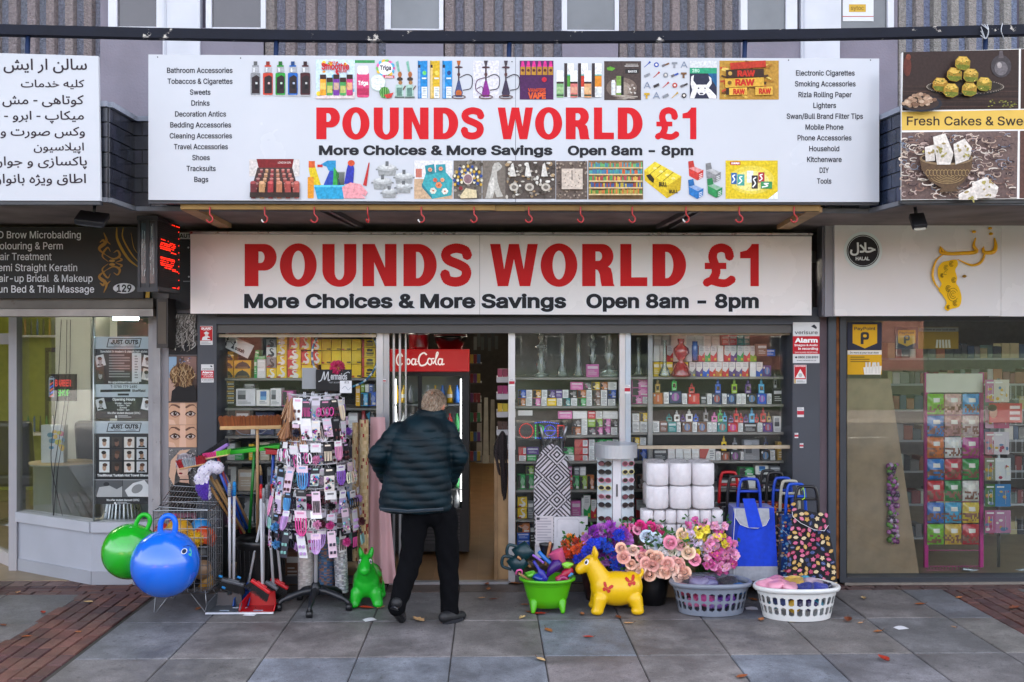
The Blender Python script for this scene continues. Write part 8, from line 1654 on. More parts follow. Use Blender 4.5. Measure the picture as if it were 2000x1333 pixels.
def flowers():
 rr=random.Random(33)
 def bloom(q,p,s,kind,col):
  f=(Vector((0,-1,.45))+Vector((rr.uniform(-.5,.5),0,rr.uniform(-.4,.4)))).normalized();u=f.orthogonal().normalized();w_=f.cross(u)
  if kind == 'rose':
   for L_,(n,rad,op,sz) in enumerate(((3,.22,.0,.5),(4,.44,.16,.7),(5,.68,.4,.86),(6,.92,.8,.9))):
    for i in range(n):
     a=6.283*i/n+L_*.7+rr.uniform(-.15,.15);o=u*math.cos(a)+w_*math.sin(a);tg=f.cross(o);V=[]
     for b in range(4):
      h=b/3
      for e in range(4):x=(e/3-.5)*2;V.append(p+(o*(rad*.45+rad*.5*h*op+.10*h*h*op)*(1-.12*x*x)+tg*x*sz*.5*(.55+.6*h-.25*h*h)+f*((.62-.13*L_)*h*1.0-.12*L_+.04-.10*x*x*h-.16*op*h**3))*s)
     q.add(V,[[b*4+e,b*4+e+1,b*4+e+5,b*4+e+4] for b in range(3) for e in range(3)],jit(mixc(col,'#a83c30' if kind == 'rose' and col in ('#f2c0a8','#f6d2c0') else col,.22-.07*L_) if L_ < 3 else col,.09,rr),True)
   q.ball(p+f*s*.1,s*.3,mixc(col,'#a04838',.2) if 'd' in col[:3] else col,8,6)
  else:
   n=70 if kind == 'mum' else 16
   for i in range(n):
    d=(f*rr.uniform(.1,1)+u*rr.gauss(0,.75)+w_*rr.gauss(0,.75)).normalized();sd_=d.orthogonal().normalized() if rr.random() < .5 else d.cross(f).normalized();L_=s*rr.uniform(.75,1.05);bw=s*(.2 if kind == 'mum' else .42);q.add([p,p+d*L_*.6+sd_*bw,p+d*L_+sd_*bw*.3+f*.1*s,p+d*L_-sd_*bw*.3,p+d*L_*.6-sd_*bw],[[0,1,2,3,4]],jit(col,.22,rr),False)
   if kind == 'open':q.ball(p+f*s*.1,s*.18,'#d8b030',6,4)
 def bunch(lab,cols,kind,spots,s,Y,base):
  t=thing('flower_bunch',lab,'flowers',base);k=SC(Y)
  for i,(x,y) in enumerate(spots):q=MB();bloom(q,P(x,y,Y+rr.uniform(-.03,.05)+(.0006*(1130-y))),s*k*rr.uniform(.9,1.1),kind,cols[i % len(cols)]);q.build('bloom',FLOWER,t)
  q=MB();xs=[v[0] for v in spots];ys=[v[1] for v in spots]
  for i in range(44):p=P(rr.uniform(min(xs)-6,max(xs)+6),rr.uniform(min(ys)-10,max(ys)+6),Y+.07);d=Vector((rr.uniform(-1,1),-.3,rr.uniform(-.3,1))).normalized()*.05;sd_=d.orthogonal().normalized()*.014;q.add([p,p+d*.5+sd_,p+d,p+d*.5-sd_],[[0,1,2,3]],jit('#2c5c24',.35,rr),False)
  for x,y in spots[::2]:q.tube([P(x,y,Y+.04),base+Vector((rr.uniform(-.05,.05),0,.2))],.003,'#2f5a28',4)
  q.build('foliage',LEAFM,t)
 def spread(cx,cy_,rx,ry,n,mind):
  out=[]
  for _ in range(4000):
   a,r=rr.uniform(0,6.283),rr.random()**.5;x,y=cx+rx*r*math.cos(a),cy_+ry*r*math.sin(a)
   if all((x-u)**2+(y-v)**2 > mind**2 for u,v in out):out.append((x,y))
   if len(out) >= n:break
  return out
 b1,b2,b3=G(1185,1185)+Vector((0,.25,0)),G(1280,1190)+Vector((0,.16,0)),G(1385,1190)+Vector((0,.3,0))
 bunch('orange and flame red cloth blossoms above the garden toys',['#f06018','#e03c14','#f89020'],'mum',spread(1120,1072,22,22,9,12),13,-.66,b1)
 bunch('deep blue cloth carnations between the orange and purple ones',['#1c3cd8','#0c58e0'],'mum',[(1160,1066),(1175,1062),(1132,1092),(1204,1106),(1212,1108),(1200,1090),(1208,1046),(1186,1072),(1150,1078)],15,-.72,b1)
 bunch('purple and mauve cloth carnations beside the blue ones',['#9424b4','#b648cc','#c878d0'],'mum',spread(1186,1066,42,40,22,14),15,-.66,b1)
 bunch('hot pink roses at the top of the flower display',['#e83088','#ec6ca4','#d8207c','#f09cbc'],'rose',[(1198,1038),(1219,1034),(1231,1046),(1246,1034),(1260,1040),(1232,1033),(1272,1030),(1286,1032),(1292,1042),(1268,1034),(1250,1026)],14,-.62,b2)
 bunch('white and ice blue roses in the middle of the display',['#f0ecec','#d4e4f4','#f0ead8'],'rose',[(1268,1070),(1281,1052),(1300,1062),(1296,1080),(1262,1046),(1312,1074),(1326,1084),(1286,1064)],15,-.76,b2)
 bunch('peach pink roses hanging over the black flower pot',['#f2c0a8','#f6d2c0','#ecb0a4'],'rose',[(1214,1071),(1237,1074),(1218,1088),(1233,1101),(1227,1117),(1254,1086),(1272,1086),(1250,1110),(1275,1102),(1268,1122),(1290,1116),(1303,1100),(1283,1090),(1312,1112),(1330,1106),(1337,1118),(1327,1126),(1324,1098),(1301,1118),(1246,1120),(1262,1100)],15.5,-.84,b2)
 bunch('larger pale pink roses right of the peach ones',['#ec90ac','#f0b8bc','#f4d4b4'],'rose',[(1358,1092),(1330,1064),(1344,1078),(1252,1076),(1318,1100),(1334,1044),(1310,1060)],16,-.82,b3)
 bunch('lilac white and yellow open blossoms at the right end',['#e8d4ee','#f0dc38','#ece6f2','#f4e048'],'open',spread(1372,1058,46,26,26,10),12,-.74,b3)
 bunch('magenta sprays spilling over the right edge of the flowers',['#dc68ac','#ec98c4','#cc4894','#f0b4d0'],'open',spread(1408,1082,30,36,26,10)+spread(1376,1028,40,12,10,9)+[(1380,1104),(1392,1108),(1400,1112)],11,-.74,b3)
 for ct,r,h,col,lab in ((b1,.17,.27,'#3a1c18','dark brown flower pot behind the yellow donkey'),(b2+Vector((0,.03,0)),.135,.30,'#141518','black round flower pot under the peach roses'),(b3,.15,.24,'#141416','black pot hidden behind the grey basket')):
  q=MB();q.lathe([(0,0),(r*.8,0),(r*.97,h*.5),(r,h*.92),(r*1.08,h*.93),(r*1.08,h),(r*.98,h),(r*.9,h*.8),(0,h*.75)],ct,col,32);q.build('flower_pot',PLASTIC,None,lab,'pot')
flowers()
def crumple(ct,r,col,lab,grp,rr,mat=None,sq=(1,1,.6)):
 q=MB();a,b,e=[rr.uniform(0,6) for _ in range(3)];q.ball((0,0,0),r,col,18,12);q.v=[Vector((v.x*sq[0],v.y*sq[1],v.z*sq[2]))*(1+.2*math.sin(v.x*60/r*.06+a)*math.sin(v.z*50/r*.07+b)+.12*math.sin(v.y*90/r*.06+e))+Vector(ct) for v in q.v];q.build('packet',mat or GLOSS,None,lab,'packet',grp)
def tub():
 rr=random.Random(9);Y=-.84;k=SC(Y);c0=P(1069,1188,Y);t=thing('plastic_tub','lime green plastic tub on little feet filled with garden toys','tub',(c0.x,Y,0));z=lambda y:P(1069,y,Y).z;w_=54*k
 q=MB();q.lathe([(0,z(1183)),(w_*.62,z(1183)),(w_*.74,z(1165)),(w_*.86,z(1140)),(w_*.92,z(1134)),(w_*1.02,z(1132)),(w_*1.03,z(1127)),(w_*.94,z(1127)),(w_*.8,z(1150)),(0,z(1160))],(c0.x,Y,0),'#52b010',40,1,.72);q.build('bowl',PLASTIC,t)
 for s_ in (-1,1):
  for d in (-1,1):q=MB();capsule(q,(c0.x+s_*w_*.5,Y+d*.06,z(1172)),(c0.x+s_*w_*.53,Y+d*.085,.017),.036,.017);q.k=[c('#52b010')]*len(q.f);q.build('foot',PLASTIC,t)
 g='toys and tools in the lime tub';B=lambda x,y,d=0.:P(x,y,Y+d)
 def tool(lab,pts,r,col,extra=None):q=MB();q.tube(bez([B(*v) for v in pts],4),r,col,8);extra and extra(q);q.build('toy_tool',PLASTIC,None,lab,'garden toy',g)
 tool('wooden handled toy spade standing upright in the tub',[(1075,1059,0),(1070,1085,.02),(1066,1104,.02)],.011,'#b07c54');tool('wooden handle sloping at the left of the tub',[(1011,1088,-.04),(1024,1098,0),(1036,1108,.03)],.010,'#b07c54');tool('short wooden stick on the lime rim',[(1013,1120,-.1),(1024,1127,-.06),(1036,1134,-.02)],.009,'#b88c64')
 tool('purple blue toy spade blade',[(1042,1096,-.03),(1056,1118,-.05),(1066,1136,-.04)],[.012]*4+[.03]*3+[.036,.012],'#2c2c98');tool('dark purple toy scoop',[(1092,1098,-.02),(1078,1112,-.05),(1066,1130,-.05)],[.04,.045,.045,.04,.035,.03,.02,.012,.01],'#38146c');tool('blue glittery toy rake head',[(1052,1078,.03),(1068,1094,0),(1086,1108,-.02)],.016,'#1c6cc0');tool('crimson toy spade lying to the right',[(1116,1112,-.02),(1102,1122,-.05),(1086,1132,-.06)],[.03]*5+[.018]*4,'#a01838');tool('pink looped toy handle',[(1008,1122,-.1),(1010,1115,-.12),(1018,1114,-.12),(1020,1120,-.1)],.007,'#d85c9c');tool('short violet toy stick in the tub',[(1040,1084,.0),(1052,1092,0),(1062,1100,0)],.010,'#8c5cc0')
 def can(x,y,lab):q=MB();p=B(x,y,.02);q.lathe([(0,-.06),(.07,-.06),(.06,.06),(.05,.06),(.04,-.03)],p,'#0c3038',18,1,.8,Matrix.Rotation(.9,3,'Y'));q.tube(bez([p+Vector((-.04,0,.04)),p+Vector((-.11,0,.05)),p+Vector((-.12,0,-.02)),p+Vector((-.05,0,-.05))]),.012,'#0c3038',8);q.build('watering_can',PLASTIC,None,lab,'watering can',g)
 can(1022,1078,'upper dark green toy watering can in the tub');can(1012,1100,'lower dark green toy watering can hanging over the rim')
 q=MB();q.lathe([(.035,-.04),(.055,.04),(.058,.045),(.05,.04)],B(1067,1074,.06),'#17171a',20);q.build('toy_pot',PLASTIC,None,'black plastic cup at the back of the tub','garden toy',g);q=MB();q.lathe([(0,-.055),(.045,-.055),(.06,.05),(.064,.055),(.055,.05),(.0,.02)],B(1090,1090,.0),'#d85c8c',24,1,1,Matrix.Rotation(-.4,3,'Y'));q.build('toy_bucket',PLASTIC,None,'pink toy bucket tipped in the tub','garden toy',g)
 for x,y,r,col,lab in ((1036,1122,.04,'#5cb030','lime crumpled toy bag at the left of the tub'),(1108,1104,.04,'#7cc030','yellow green toy ball in the tub'),(1112,1122,.028,'#3c84c0','light blue toy at the right rim of the tub'),(1052,1128,.05,'#203c98','navy toy shape in the tub'),(1098,1130,.05,'#901c58','plum toy shape in the tub')):crumple(B(x,y,-.04),r,col,lab,g,rr)
tub()
def basket(x0,x1,yt,yb,Yf,col,lab,cont,sticker):
 rr=random.Random(x0);k=SC(Yf);zt=P(1400,yt,Yf).z;a0=(x1-x0)/2*k*1.05;yc=Yf+a0*.62;cx=P((x0+x1)/2,yt,yc).x;t=thing('laundry_basket',lab,'laundry basket',(cx,yc,0));q=MB();n=168
 rows=[0,.05,.15,.18,.205,.225,.40,.425,.45,.52,.545,.565,.74,.765,.79,.92,1.0]
 rad=lambda v:.80+.16*v
 pt=lambda i,v,o=0.:Vector((cx+(a0*rad(v)+o)*math.cos(i*2*math.pi/n),yc+(a0*.66*rad(v)+o)*math.sin(i*2*math.pi/n),.004+zt*.93*v))
 V=[pt(i,v) for v in rows for i in range(n)];Fc=[]
 for r in range(len(rows)-1):
  for i in range(n):
   u=i % 6
   if (r in (3,7,9,13) and u in (2,3)) or (r in (4,5,6,10,11,12) and 0 < u < 5):continue
   Fc.append([r*n+i,r*n+(i+1) % n,(r+1)*n+(i+1) % n,(r+1)*n+i])
 q.add(V,Fc,col,True);q.add([pt(i,v,-.004) for v in rows for i in range(n)],Fc,col,True);q.poly([pt(i,.02) for i in range(n)],col)
 q.build('body',PLASTIC,t);q=MB();wv=lambda i:.006*math.cos(i*2*math.pi/n*2);q.tube([Vector((cx+(a0*.975)*math.cos(i*2*math.pi/n),yc+(a0*.645)*math.sin(i*2*math.pi/n),zt*.955-wv(i))) for i in range(0,n,2)],.017,col,10,closed=True,sx=1.3);q.build('rim',PLASTIC,t)
 if sticker:q=MB();px_box(q,1541,1211,1578,1217,Yf+.05,.003,'#2c2430');p=Pr(q,Yf+.05);p.rect(1542,1213,1556,1217,'#c8b030');p.rect(1566,1212,1576,1216,'#d8d4d8');q.build('sticker',PRINT,t)
 g='goods inside the '+lab.split(',')[0]
 for i,(u,v,h,r,cl) in enumerate(cont):crumple((cx+u*a0*(.70 if h < .7 else 1),yc+v*a0*(.42 if h < .7 else .6),zt*h),r*(.8 if h < .7 else 1),cl,f'{"rose peach plum navy blue violet amber teal grey lilac pink black".split()[i % 12]} wrapped item in the {lab.split(",")[0]}, number {("one", "two", "three", "four", "five", "six", "seven", "eight", "nine", "ten", "eleven", "twelve", "thirteen", "fourteen", "fifteen", "sixteen")[i]} from left',g,rr,FABRIC if i % 3 == 0 else GLOSS)
 q=MB();q.grid(lambda u,v:Vector((cx+(u-.5)*1.5*a0,yc+(v-.5)*.9*a0,zt*1.0+.05-.16*((u-.5)**2+(v-.5)**2)+.012*math.sin(17*u+6*v)*math.sin(13*v))),20,14,'#fff');q.build('wrap',FILM,None,f'clear crinkled bag over the goods in the {lab.split(",")[0]}','plastic wrap')
basket(1311,1465,1146,1210,-1.08,'#7c8492','grey slotted laundry basket, second from the right',[(-.6,0,.72,.075,'#8c2c4c'),(-.45,.2,.45,.08,'#c04c78'),(-.3,.0,.92,.09,'#8c84a8'),(-.2,-.4,.4,.09,'#b83c84'),(-.05,.1,.9,.08,'#74709c'),(.05,-.5,.35,.09,'#9a78c0'),(.12,0,.62,.09,'#202038'),(.2,-.4,.75,.07,'#34345c'),(.32,-.3,.35,.09,'#6c3ca0'),(.42,.1,.92,.075,'#20202c'),(.5,-.2,.45,.09,'#7c44a8'),(.65,0,.75,.07,'#2c64a0'),(-.65,-.1,.3,.07,'#d070a0'),(.68,0,.35,.06,'#5c3c80')],False)
basket(1475,1636,1156,1217,-1.23,'#d6d8d6','white slotted laundry basket, furthest right',[(-.72,.0,.98,.075,'#d08ca4'),(-.55,-.15,1.0,.085,'#d890a8'),(-.4,.2,1.0,.085,'#c8809c'),(-.55,-.3,.5,.08,'#2c3c6c'),(-.25,-.35,.98,.07,'#dc9cb0'),(-.25,-.4,.4,.085,'#c8a030'),(-.05,.1,1.02,.085,'#c8a040'),(0,-.5,.5,.08,'#28244c'),(.15,.3,1.02,.08,'#4a98b0'),(.12,-.35,.95,.07,'#1c2c80'),(.3,-.4,.45,.085,'#342c60'),(.38,.1,1.0,.08,'#a894a4'),(.5,-.25,.92,.07,'#2c3ca0'),(.58,-.2,.45,.085,'#3a8ca4'),(.7,.1,.92,.06,'#17203c'),(-.75,-.1,.4,.06,'#4a8c98')],True)
def trolleys():
 rr=random.Random(27)
 def handle(t,cx,y0,w_,Y,col):
  Q=lambda x,y,d=0.:P(cx+x*w_,y,Y+d);q=MB();q.tube(bez([Q(-.5,y0+62),Q(-.46,y0+26),Q(-.36,y0+4),Q(-.2,y0),Q(.2,y0),Q(.36,y0+4),Q(.46,y0+26),Q(.5,y0+62)],5),.0125,col,10);q.tube([Q(-.45,y0+24),Q(.45,y0+24)],.0115,col,8);q.build('handle',PLASTIC,t)
  for s_ in (-.5,.5):q=MB();q.tube([Q(s_,y0+60),Q(s_*1.0,1120)],.009,'#b8babf',8);q.build('tube',METAL,t)
 def bag(t,pts,Y,dep,col,mat=FABRIC):q=MB();q.prism([P(x,y,Y) for x,y in pts],(0,dep,0),col);q.build('bag',mat,t)
 def leafy(p,ins,bg,n,seed):
  r2=random.Random(seed);pl=[]
  for _ in range(9000):
   x,y=r2.uniform(1535,1640),r2.uniform(985,1145)
   if not ins(x,y) or any((x-u)**2+(y-v)**2 < 84 for u,v in pl):continue
   pl.append((x,y));cl=r2.choice(('#b85078','#a03858','#b8924c','#c8b48c','#3c4c7c','#c06884','#2c3860'));a=r2.uniform(0,3.14);f=lambda u,v:(x+u*math.cos(a)-v*math.sin(a),y+u*math.sin(a)+v*math.cos(a))
   if r2.random() < .35:p.poly([f(5.4*(1 if i % 2 else .6)*math.cos(i*.628),5.4*(1 if i % 2 else .6)*math.sin(i*.628)) for i in range(10)],cl)
   else:p.poly([f(-5.4,0),f(-1.7,3.3),f(2.3,3),f(5.6,0),f(2.3,-3),f(-1.7,-3.3)],cl);p.line([f(-3,0),f(3.5,0)],.5,mixc(cl,'#ffffff',.35))
   if len(pl) >= n:break
 g='shopping trolleys parked by the right pillar'
 back=[('red handled trolley at the left rear of the trolley rank',1423,923,38,-.22,'#b0141c','#1c1c22'),('black handled trolley just behind the plain blue one',1441,931,42,-.36,'#17171b','#15151c'),('black handled trolley at the far rear against the window',1500,920,32,-.16,'#17171b','#7a2418'),('black handled trolley with a rust red bag at the rear',1514,924,36,-.24,'#17171b','#8c3018'),('blue handled trolley behind the grey handled one',1528,934,38,-.32,'#1440a8','#182c58'),('grey beige handled trolley between two blue ones',1542,940,38,-.40,'#a8a698','#3c3030'),('blue handled trolley with a blue flowered bag',1554,946,40,-.5,'#1048b8','#1c4490')]
 for lab,cx,y0,w_,Y,hc,bc in back:
  t=thing('shopping_trolley',lab,'trolley',P(cx,1140,Y)*1,g);handle(t,cx,y0,w_,Y+.02,hc);top=y0+62
  bag(t,[(cx-w_*.75,1136),(cx+w_*.75,1136),(cx+w_*.62,top),(cx-w_*.62,top)],Y,.1,bc);q=MB();p=Pr(q,Y,lift=.004);p.poly([(cx-w_*.66,top-2),(cx+w_*.66,top-2),(cx+w_*.66,top+26),(cx+w_*.3,top+40),(cx-w_*.3,top+40),(cx-w_*.66,top+26)],bc)
  if 'flowered' in lab or 'grey' in lab or 'rust' in lab:
   for i in range(150):x,y=rr.uniform(cx-w_*.7,cx+w_*.7),rr.uniform(top,1134);p.ell(x,y,rr.uniform(1.6,3.6),rr.uniform(1.6,3),rr.choice({'#1c4490':('#6ca8d8','#a83c50','#c8d0d8','#2c6cc0','#c8a070'),'#3c3030':('#b88c88','#8c5c50','#c8b090')}.get(bc,('#c85c28','#d88c3c'))),8)
  p.line([(cx-w_*.66,top+26),(cx-w_*.3,top+40),(cx+w_*.3,top+40),(cx+w_*.66,top+26)],.8,'#c8c8cc');q.build('flap',PRINT,t)
 Y=-.62;t=thing('shopping_trolley','plain royal blue shopping trolley with grey panels on its flap','trolley',P(1470,1140,Y),g);handle(t,1463,936,45,Y+.14,'#1038a8')
 q=MB();V=lambda x,y:Y+.10*(1-(y-990)/145)-.012*math.sin((x-1430)/85*math.pi)-.006*math.sin(x*.19+y*.05)
 q.grid(lambda u,v:P(1433-10*v+(79+18*v)*u,992+143*v,V(1433+79*u,992+143*v)),24,20,'#0a3cc4',True,lambda u,v:c('#9a9ca4') if v > .82 else c('#0a3cc4'));bk=.22
 q.prism([P(1433,992,V(1433,992)+.003),P(1512,992,V(1512,992)+.003),P(1520,1134,V(1512,1134)+.003),P(1424,1134,V(1433,1134)+.003)],(0,bk,0),'#0a30a0');q.build('bag',FABRIC,t)
 q=MB();f=lambda x,y,d:P(x,y,V(x,y)-.014-d);p=Pr(q,Y,f);out=[(1432,993),(1502,993),(1503,1012),(1496,1026),(1480,1032),(1462,1031),(1446,1025),(1436,1010)];p.poly(out,'#9fa2aa');p.poly([(1450,974),(1474,974),(1490,1031),(1462,1031)],'#0a3cc4');p.line(out[2:],.9,'#d0d2d8');q.build('flap',FABRIC,t);q=MB();q.tube([f(1436,994,.0),f(1432,1060,0),f(1434,1130,0)],.003,'#c8cad0',4);q.build('piping',PLASTIC,t)
 Y=-.78;t=thing('shopping_trolley','black shopping trolley printed with bright leaves and flowers, front right','trolley',P(1590,1140,Y),g);handle(t,1575,951,48,Y+.14,'#16161a')
 pts=[(1542,1140),(1635,1140),(1632,1100),(1620,1040),(1616,1008),(1560,995),(1548,1003),(1540,1060),(1536,1120)];V2=lambda x,y:Y+.09*(1-(y-995)/145)-.02*math.sin((x-1540)/92*math.pi)
 q=MB();v,tr=fill_loops([pts]);q.add([P(x,y,V2(x,y)) for x,y in v],tr,'#15131a',False);n=len(pts);q.add([P(x,y,V2(x,y)) for x,y in pts]+[P(x,y,V2(x,y)+.24) for x,y in pts],[[i,(i+1) % n,n+(i+1) % n,n+i] for i in range(n)]+[[2*n-1-i for i in range(n)]],'#15131a',False);q.build('bag',FABRIC,t)
 f2=lambda x,y,d:P(x,y,V2(x,y)-d-.002);q=MB();p=Pr(q,Y,f2,step=.00004);leafy(p,lambda x,y:1540+max(0,1060-y)*.06 < x < 1614+(y-1008)*.14 and (y > 1030 or x < 1556),'#15131a',150,4);q.build('leaf_print',PRINT,t)
 f3=lambda x,y,d:P(x,y,V2(x,y)-d-.016);q=MB();p=Pr(q,Y,f3,step=.00004);fl=[(1547,1000),(1562,994),(1617,1007),(1618,1026),(1610,1037),(1590,1035),(1564,1022),(1549,1010)];p.poly(fl,'#15131a');leafy(p,lambda x,y:1552 < x < 1614 and y > 1000+(x-1556)*.1 and y < 1009+(x-1552)*.5 and y < 1034,'',34,8);p.line(fl[3:]+[fl[0]],.9,'#d8d8dc');q.build('flap',FABRIC,t)
 q=MB();a=P(1565,958,Y+.05);q.tube(bez([a,a+Vector((.01,-.02,.02)),a+Vector((.02,-.02,-.05)),a+Vector((.0,-.02,-.07))]),.003,'#a8d820',5);q.build('tag_string',PLASTIC,t)
trolleys()
# ---------------------------------------------------------------- right hand shop window and litter
def grocery_goods():
 rr=random.Random(61)
 def pay(p,x0,y0,x1,y1):W,H=x1-x0,y1-y0;p.poly([(x0,y0),(x1,y0),(x1,y0+.78*H),(x0+W/2,y1),(x0,y0+.78*H)],'#d8a414');p.tx('PayPoint',x0+.07*W,x1-.07*W,y0+.24*H,.13*H,'#2c2a30',.02);cx,cy_=x0+.5*W,y0+.58*H;p.rrect(cx-.17*W,cy_-.26*H,cx+.17*W,cy_+.06*H,.1*W,'#2c2a30');p.rect(cx-.17*W,cy_-.1*H,cx-.05*W,cy_+.24*H,'#2c2a30');p.rrect(cx-.07*W,cy_-.16*H,cx+.08*W,cy_-.04*H,.05*W,'#d8a414')
 Y=-.024;q=MB();px_box(q,1655,630,1722,684,Y,.002,'#23263a');px_box(q,1655,684.5,1722,732,Y,.002,'#d8a414');p=Pr(q,Y);pay(p,1665,634,1713,681);p.rect(1655,685,1722,693,'#e0dcd4');p.tx('Do more at your local store',1660,1716,691,3.6,'#2c2a30',.02);lines(p,1661,697,1700,710,3,'#8a6c1c');p.poly([(1686,718),(1722,715),(1720,732),(1688,732)],'#e8e4dc');[p.rect(1690+i*6,708,1694+i*6,730,'#d8d4cc',rr.uniform(-15,15)) for i in range(5)];q.build('notice',PRINT,None,'yellow and navy payment notice stuck at the top left of the grocery window','notice')
 Y=.14;q=MB();px_box(q,1748,639,1793,682,Y,.002,'#1e2130');px_box(q,1793.5,639,1872,682,Y,.002,'#8c6c14');p=Pr(q,Y);pay(p,1754,645,1788,677);p.rect(1794,640,1872,648,'#8a8880');p.tx('Do more at your local store',1799,1866,646,4,'#2c2a30',.02);[p.rect(1828+i*6,664,1832+i*6,680,'#c8c0a8',rr.uniform(-15,15)) for i in range(5)];q.build('notice',PRINT,None,'dimmer payment banner hanging further inside the grocery window','notice')
 q=MB();Y=.1;q.prism([P(*v,Y) for v in ((1654,1128),(1796,1128),(1738,740),(1654,740))],(0,.02,0),'#9c8468');q.build('board',WOODM,None,'grey brown wooden board leaning inside the grocery window','board');q=MB();q.prism([P(*v,Y+.03) for v in ((1744,900),(1772,1060),(1762,1060),(1733,780),(1741,780))],(0,.03,0),'#a8794a');q.build('lath',WOODM,None,'thin wooden lath behind the leaning board','board')
 t=thing('sweet_garland','hanging strip of purple and green wrapped sweets in the grocery window','garland',P(1744,1065,.06));k=SC(.06)
 for i in range(12):y=912+i*13;q=MB();[q.ball(P(1744+rr.uniform(-9,9),y+rr.uniform(-5,5),.06),rr.uniform(3,6)*k,jit(rr.choice(('#7a2c6c','#a85c9c','#5c8c2c','#3a1c34','#c8a8c4')),.2,rr),8,6) for j in range(9)];q.build('sweet',GLOSS,t)
 # pink rack
 Y=.5;t=thing('sweet_rack','tall magenta wire rack of sweet bags with a blank cream header','display rack',P(1863,1132,Y));MG='#c01c84'
 q=MB();[q.box(P(x0,1132,Y).x,P(x1,1132,Y).x,Y,Y+.03,P(x0,1132,Y).z,P(x0,728,Y).z,MG) for x0,x1 in ((1806,1813),(1914,1921))];q.build('frame',PAINT,t);q=MB();px_box(q,1809,730,1919,767,Y-.006,.004,'#d8d4c4');q.build('header',PRINT,t)
 q=MB();[q.tube([P(1810,y,Y+.01),P(1917,y,Y+.01)],.003,MG,5) for y in range(775,1085,12)];[q.tube([P(1810,y,Y-.1),P(1917,y,Y-.1)],.003,MG,5) for y in (1106,1114,1122,1130)];[q.tube([P(x,1106,Y-.1),P(x,1130,Y-.1)],.002,MG,4) for x in range(1812,1918,6)];q.build('wires',PAINT,t)
 pal=[('#7cb82c','lime'),('#d8a8a0','pale pink'),('#3c8cc8','blue'),('#3c78b8','blue'),('#b07c74','dusty pink'),('#c8b0a8','cream'),('#d0702c','orange'),('#d8d4d0','white'),('#b0287c','magenta'),('#2c78c0','blue'),('#c03848','red'),('#2c8c3c','green'),('#c83038','red'),('#2c8038','green'),('#d4ccc4','white'),('#2c68b8','blue'),('#3c9cc4','sky blue'),('#d8b83c','yellow'),('#78b82c','lime'),('#d0a83c','gold'),('#c02c30','red')]
 for i,(col,nm) in enumerate(pal):
  x0,y0=1813+(i % 3)*34.5,770+(i//3)*42.5;a=P(x0,y0+40,Y-.05);b=P(x0+32,y0,Y-.05);q=MB();f=lambda u,v:Vector((a.x+(b.x-a.x)*u,Y-.03-.035*math.sin(math.pi*u)*math.sin(math.pi*v)**.5+.004*math.sin(9*u+13*v+i),a.z+(b.z-a.z)*v));q.grid(f,10,10,col,True,lambda u,v:c('#8a5c48') if .14 < v < .5 and rr.random() < .55 else c('#e0d8cc') if .55 < v < .8 and .25 < u < .75 else jit(col,.15,rr));q.grid(lambda u,v:Vector((a.x+(b.x-a.x)*u,Y-.028,a.z+(b.z-a.z)*v)),2,2,col);q.build('sweet_bag',GLOSS,None,f'{nm} sweet bag, {("left", "middle", "right")[i % 3]} column, {("top", "second", "third", "fourth", "fifth", "sixth", "lowest")[i//3]} row of the magenta rack','sweet bag','sweet bags on the magenta rack')
 # card spinner
 Y=.42;t=thing('card_spinner','white wire greeting card spinner at the right edge of the window','display rack',P(1970,1120,Y));q=MB();q.tube([P(1950,1120,Y+.1),P(1950,740,Y+.1)],.014,'#b8bcc0',10);[q.tube([P(x0,1120,Y+.1),P(x1,1112,Y-.1)],.014,'#b8bcc0',8) for x0,x1 in ((1950,1880),(1950,2010))];q.build('stand',METAL,t);q=MB()
 for y in (780,830,884,935,985,1035):[q.tube([P(1926,y,Y),P(2020,y,Y)],.002,'#c8ccd0',4),*[q.tube([P(x,y,Y-.02),P(x,y-26,Y-.02)],.002,'#c8ccd0',4) for x in (1930,1938,1964,1974,1984,1996)]]
 q.build('pockets',METAL,t);cd_=['#c07098','#d4c8b8','#c898a8','#b8486c','#c88890','#d0c4c8','#8c8c70','#d8d8d8','#3c6c2c','#2878b0','#b86088','#b87c9c']
 for i in range(12):x0,y0=1924+(i % 2)*(20 if i > 5 else 17),742+(i//2)*51;q=MB();px_box(q,x0,y0,x0+30-(i % 2 == 0)*10,y0+44,Y-.005*(i % 2)-.005,.003,cd_[i]);p=Pr(q,Y-.005*(i % 2)-.005);[p.ell(rr.uniform(x0+3,x0+26-(i % 2 == 0)*10),rr.uniform(y0+12,y0+40),rr.uniform(2,5),rr.uniform(2,4),rr.choice(('#d0a030','#a83c54','#e0dcd0','#5c7c9c')),8) for j in range(7)];p.rect(x0+3,y0+4,x0+17,y0+7,'#e8e4e0');q.build('greeting_card',PRINT,None,f'greeting card in the {("left", "right")[i % 2]} column of the spinner, {("top", "second", "third", "fourth", "fifth", "lowest")[i//2]} pocket','greeting card','cards in the spinner')
 q=MB();px_box(q,1932,788,1996,826,.36,.003,'#c03038');p=Pr(q,.36);[p.rect(1972,793+i*11,1992,799+i*11,'#e8d0d0') for i in range(3)];p.ell(1940,805,8,12,'#c89078',14);p.ell(1938,797,9,7,'#3a241c',12);q.build('poster',PRINT,None,'red hair product poster with pale writing inside the grocery window','poster')
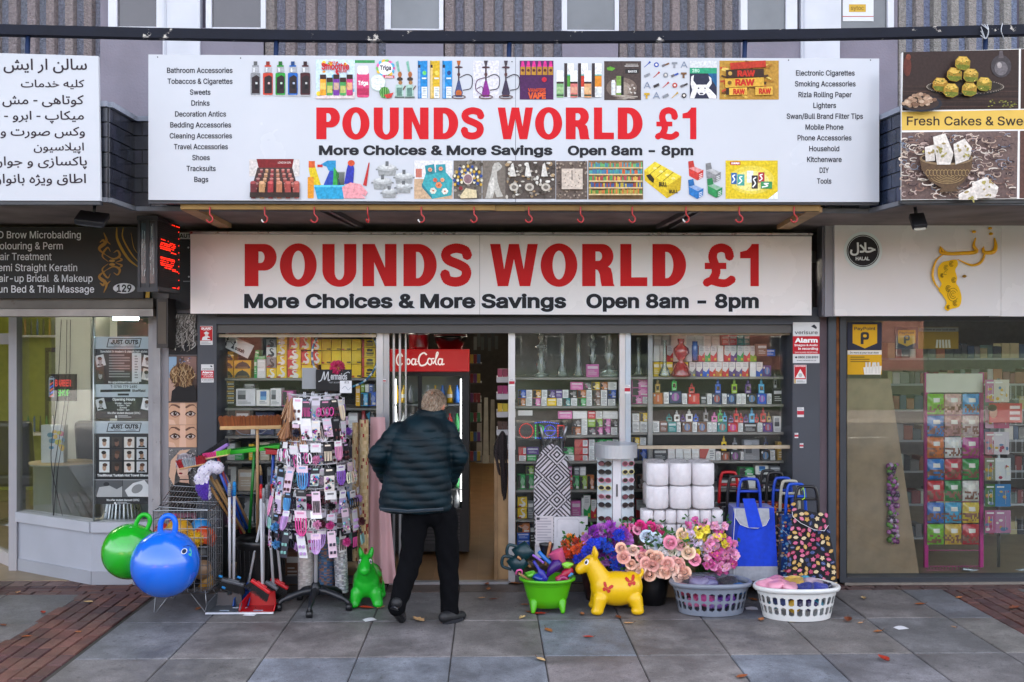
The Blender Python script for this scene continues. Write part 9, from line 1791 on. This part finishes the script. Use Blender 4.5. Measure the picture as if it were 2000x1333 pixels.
 # shelves behind
 for j,(x0,x1,Y) in enumerate(((1735,1812,1.5),(1815,2080,2.0))):
  t=thing('shop_shelving',('left','right')[j]+' run of dim grey shelves of packets deep inside the grocery','shelving',P(x0,1100,Y))
  for y in (700,750,800,860,920,985,1050):
   q=MB();a,b=P(x0,y,Y),P(x1,y,Y);q.box(a.x,b.x,Y,Y+.3,a.z-.02,a.z,'#a4a6a8');q.build('shelf',PAINT,t);q=MB();x=a.x
   while x < b.x-.05:w_=rr.uniform(.05,.1);q.box(x,x+w_-.006,Y+.02,Y+.2,a.z+.001,a.z+rr.uniform(.1,.17),jit(rr.choice(('#5c6a64','#8c3c38','#b8a878','#38506c','#7c7c78','#a05c38','#c8c4b8','#3c3c40')),.2,rr));x += w_
   q.build('packets',SATINP,t)
grocery_goods()
def litter():
 rr=random.Random(71);sp=[(946,1142,14),(954,1152,9),(963,1172,8),(940,1170,7),(817,1212,18),(716,1190,14),(745,1188,11),(722,1212,0),(387,1191,10),(510,1194,9),(488,1202,0),(1024,1183,8),(1052,1200,13),(1020,1209,10),(1033,1197,8),(1137,1201,9),(1208,1208,10),(1227,1219,9),(1072,1233,13),(1148,1246,10),(1057,1290,12),(1450,1323,14),(1487,1212,12),(1656,1214,16),(1680,1219,7),(1714,1236,10),(1725,1290,18),(1686,1170,10),(1796,1182,10),(1873,1170,8),(1980,1191,14),(1862,1226,6),(1470,1173,11),(84,1199,10),(172,1178,10),(53,1246,9),(152,1237,7),(6,1223,9),(36,1159,8),(1007,1142,9),(1760,1228,0),(1468,1190,0),(256,1145,6)]
 cols=['#8c4a20','#a8683c','#6c3418','#b88c64','#93582c','#a02c14','#c0a070']
 for i,(x,y,s) in enumerate(sp):
  p=G(x,y);k=(p.y-CAM_Y)/F_PX;q=MB()
  if s == 0:a=rr.uniform(-.5,.5);u=Vector((math.cos(a),math.sin(a),0))*.045;v=Vector((-math.sin(a),math.cos(a),0))*.03;q.grid(lambda g,h:p+u*(g-.5)*2+v*(h-.5)*2+Vector((0,0,.004+.008*math.sin(g*3)*h)),4,3,'#cfcfd4');q.build('paper_scrap',PRINT,None,['scrap of white paper on the slabs in front of '+w_ for w_ in ('the green donkey','the red dustpan','the right shop','the trolleys')][[7,10,40,41].index(i)],'paper scrap','paper scraps on the pavement');continue
  L_=s*k*1.15;a=rr.uniform(0,6.28);u=Vector((math.cos(a),math.sin(a),0));v=Vector((-u.y,u.x,0));cu=rr.uniform(.15,.6);col=cols[i % 7] if i != 4 else '#c8a070';lob=rr.random() < .5
  def fn(g,h):w_=math.sin(math.pi*g**.8)*(.42+(.14*math.sin(g*22) if lob else 0));e=(h-.5)*2;return p+u*(g-.5)*2*L_+v*e*w_*L_+Vector((0,0,.006+cu*L_*(abs(e)*w_*1.1+(g-.5)**2*1.3)))
  q.grid(fn,12,6,col,True,lambda g,h:jit(col,.18,rr));q.tube([fn(0,.5),fn(0,.5)-u*L_*.35+Vector((0,0,.012))],.0018,'#5c3a1c',4);q.build('leaf',LEAFM,None,'dry brown autumn leaf lying on the paving in front of the shops','leaf','fallen leaves on the pavement')
litter()
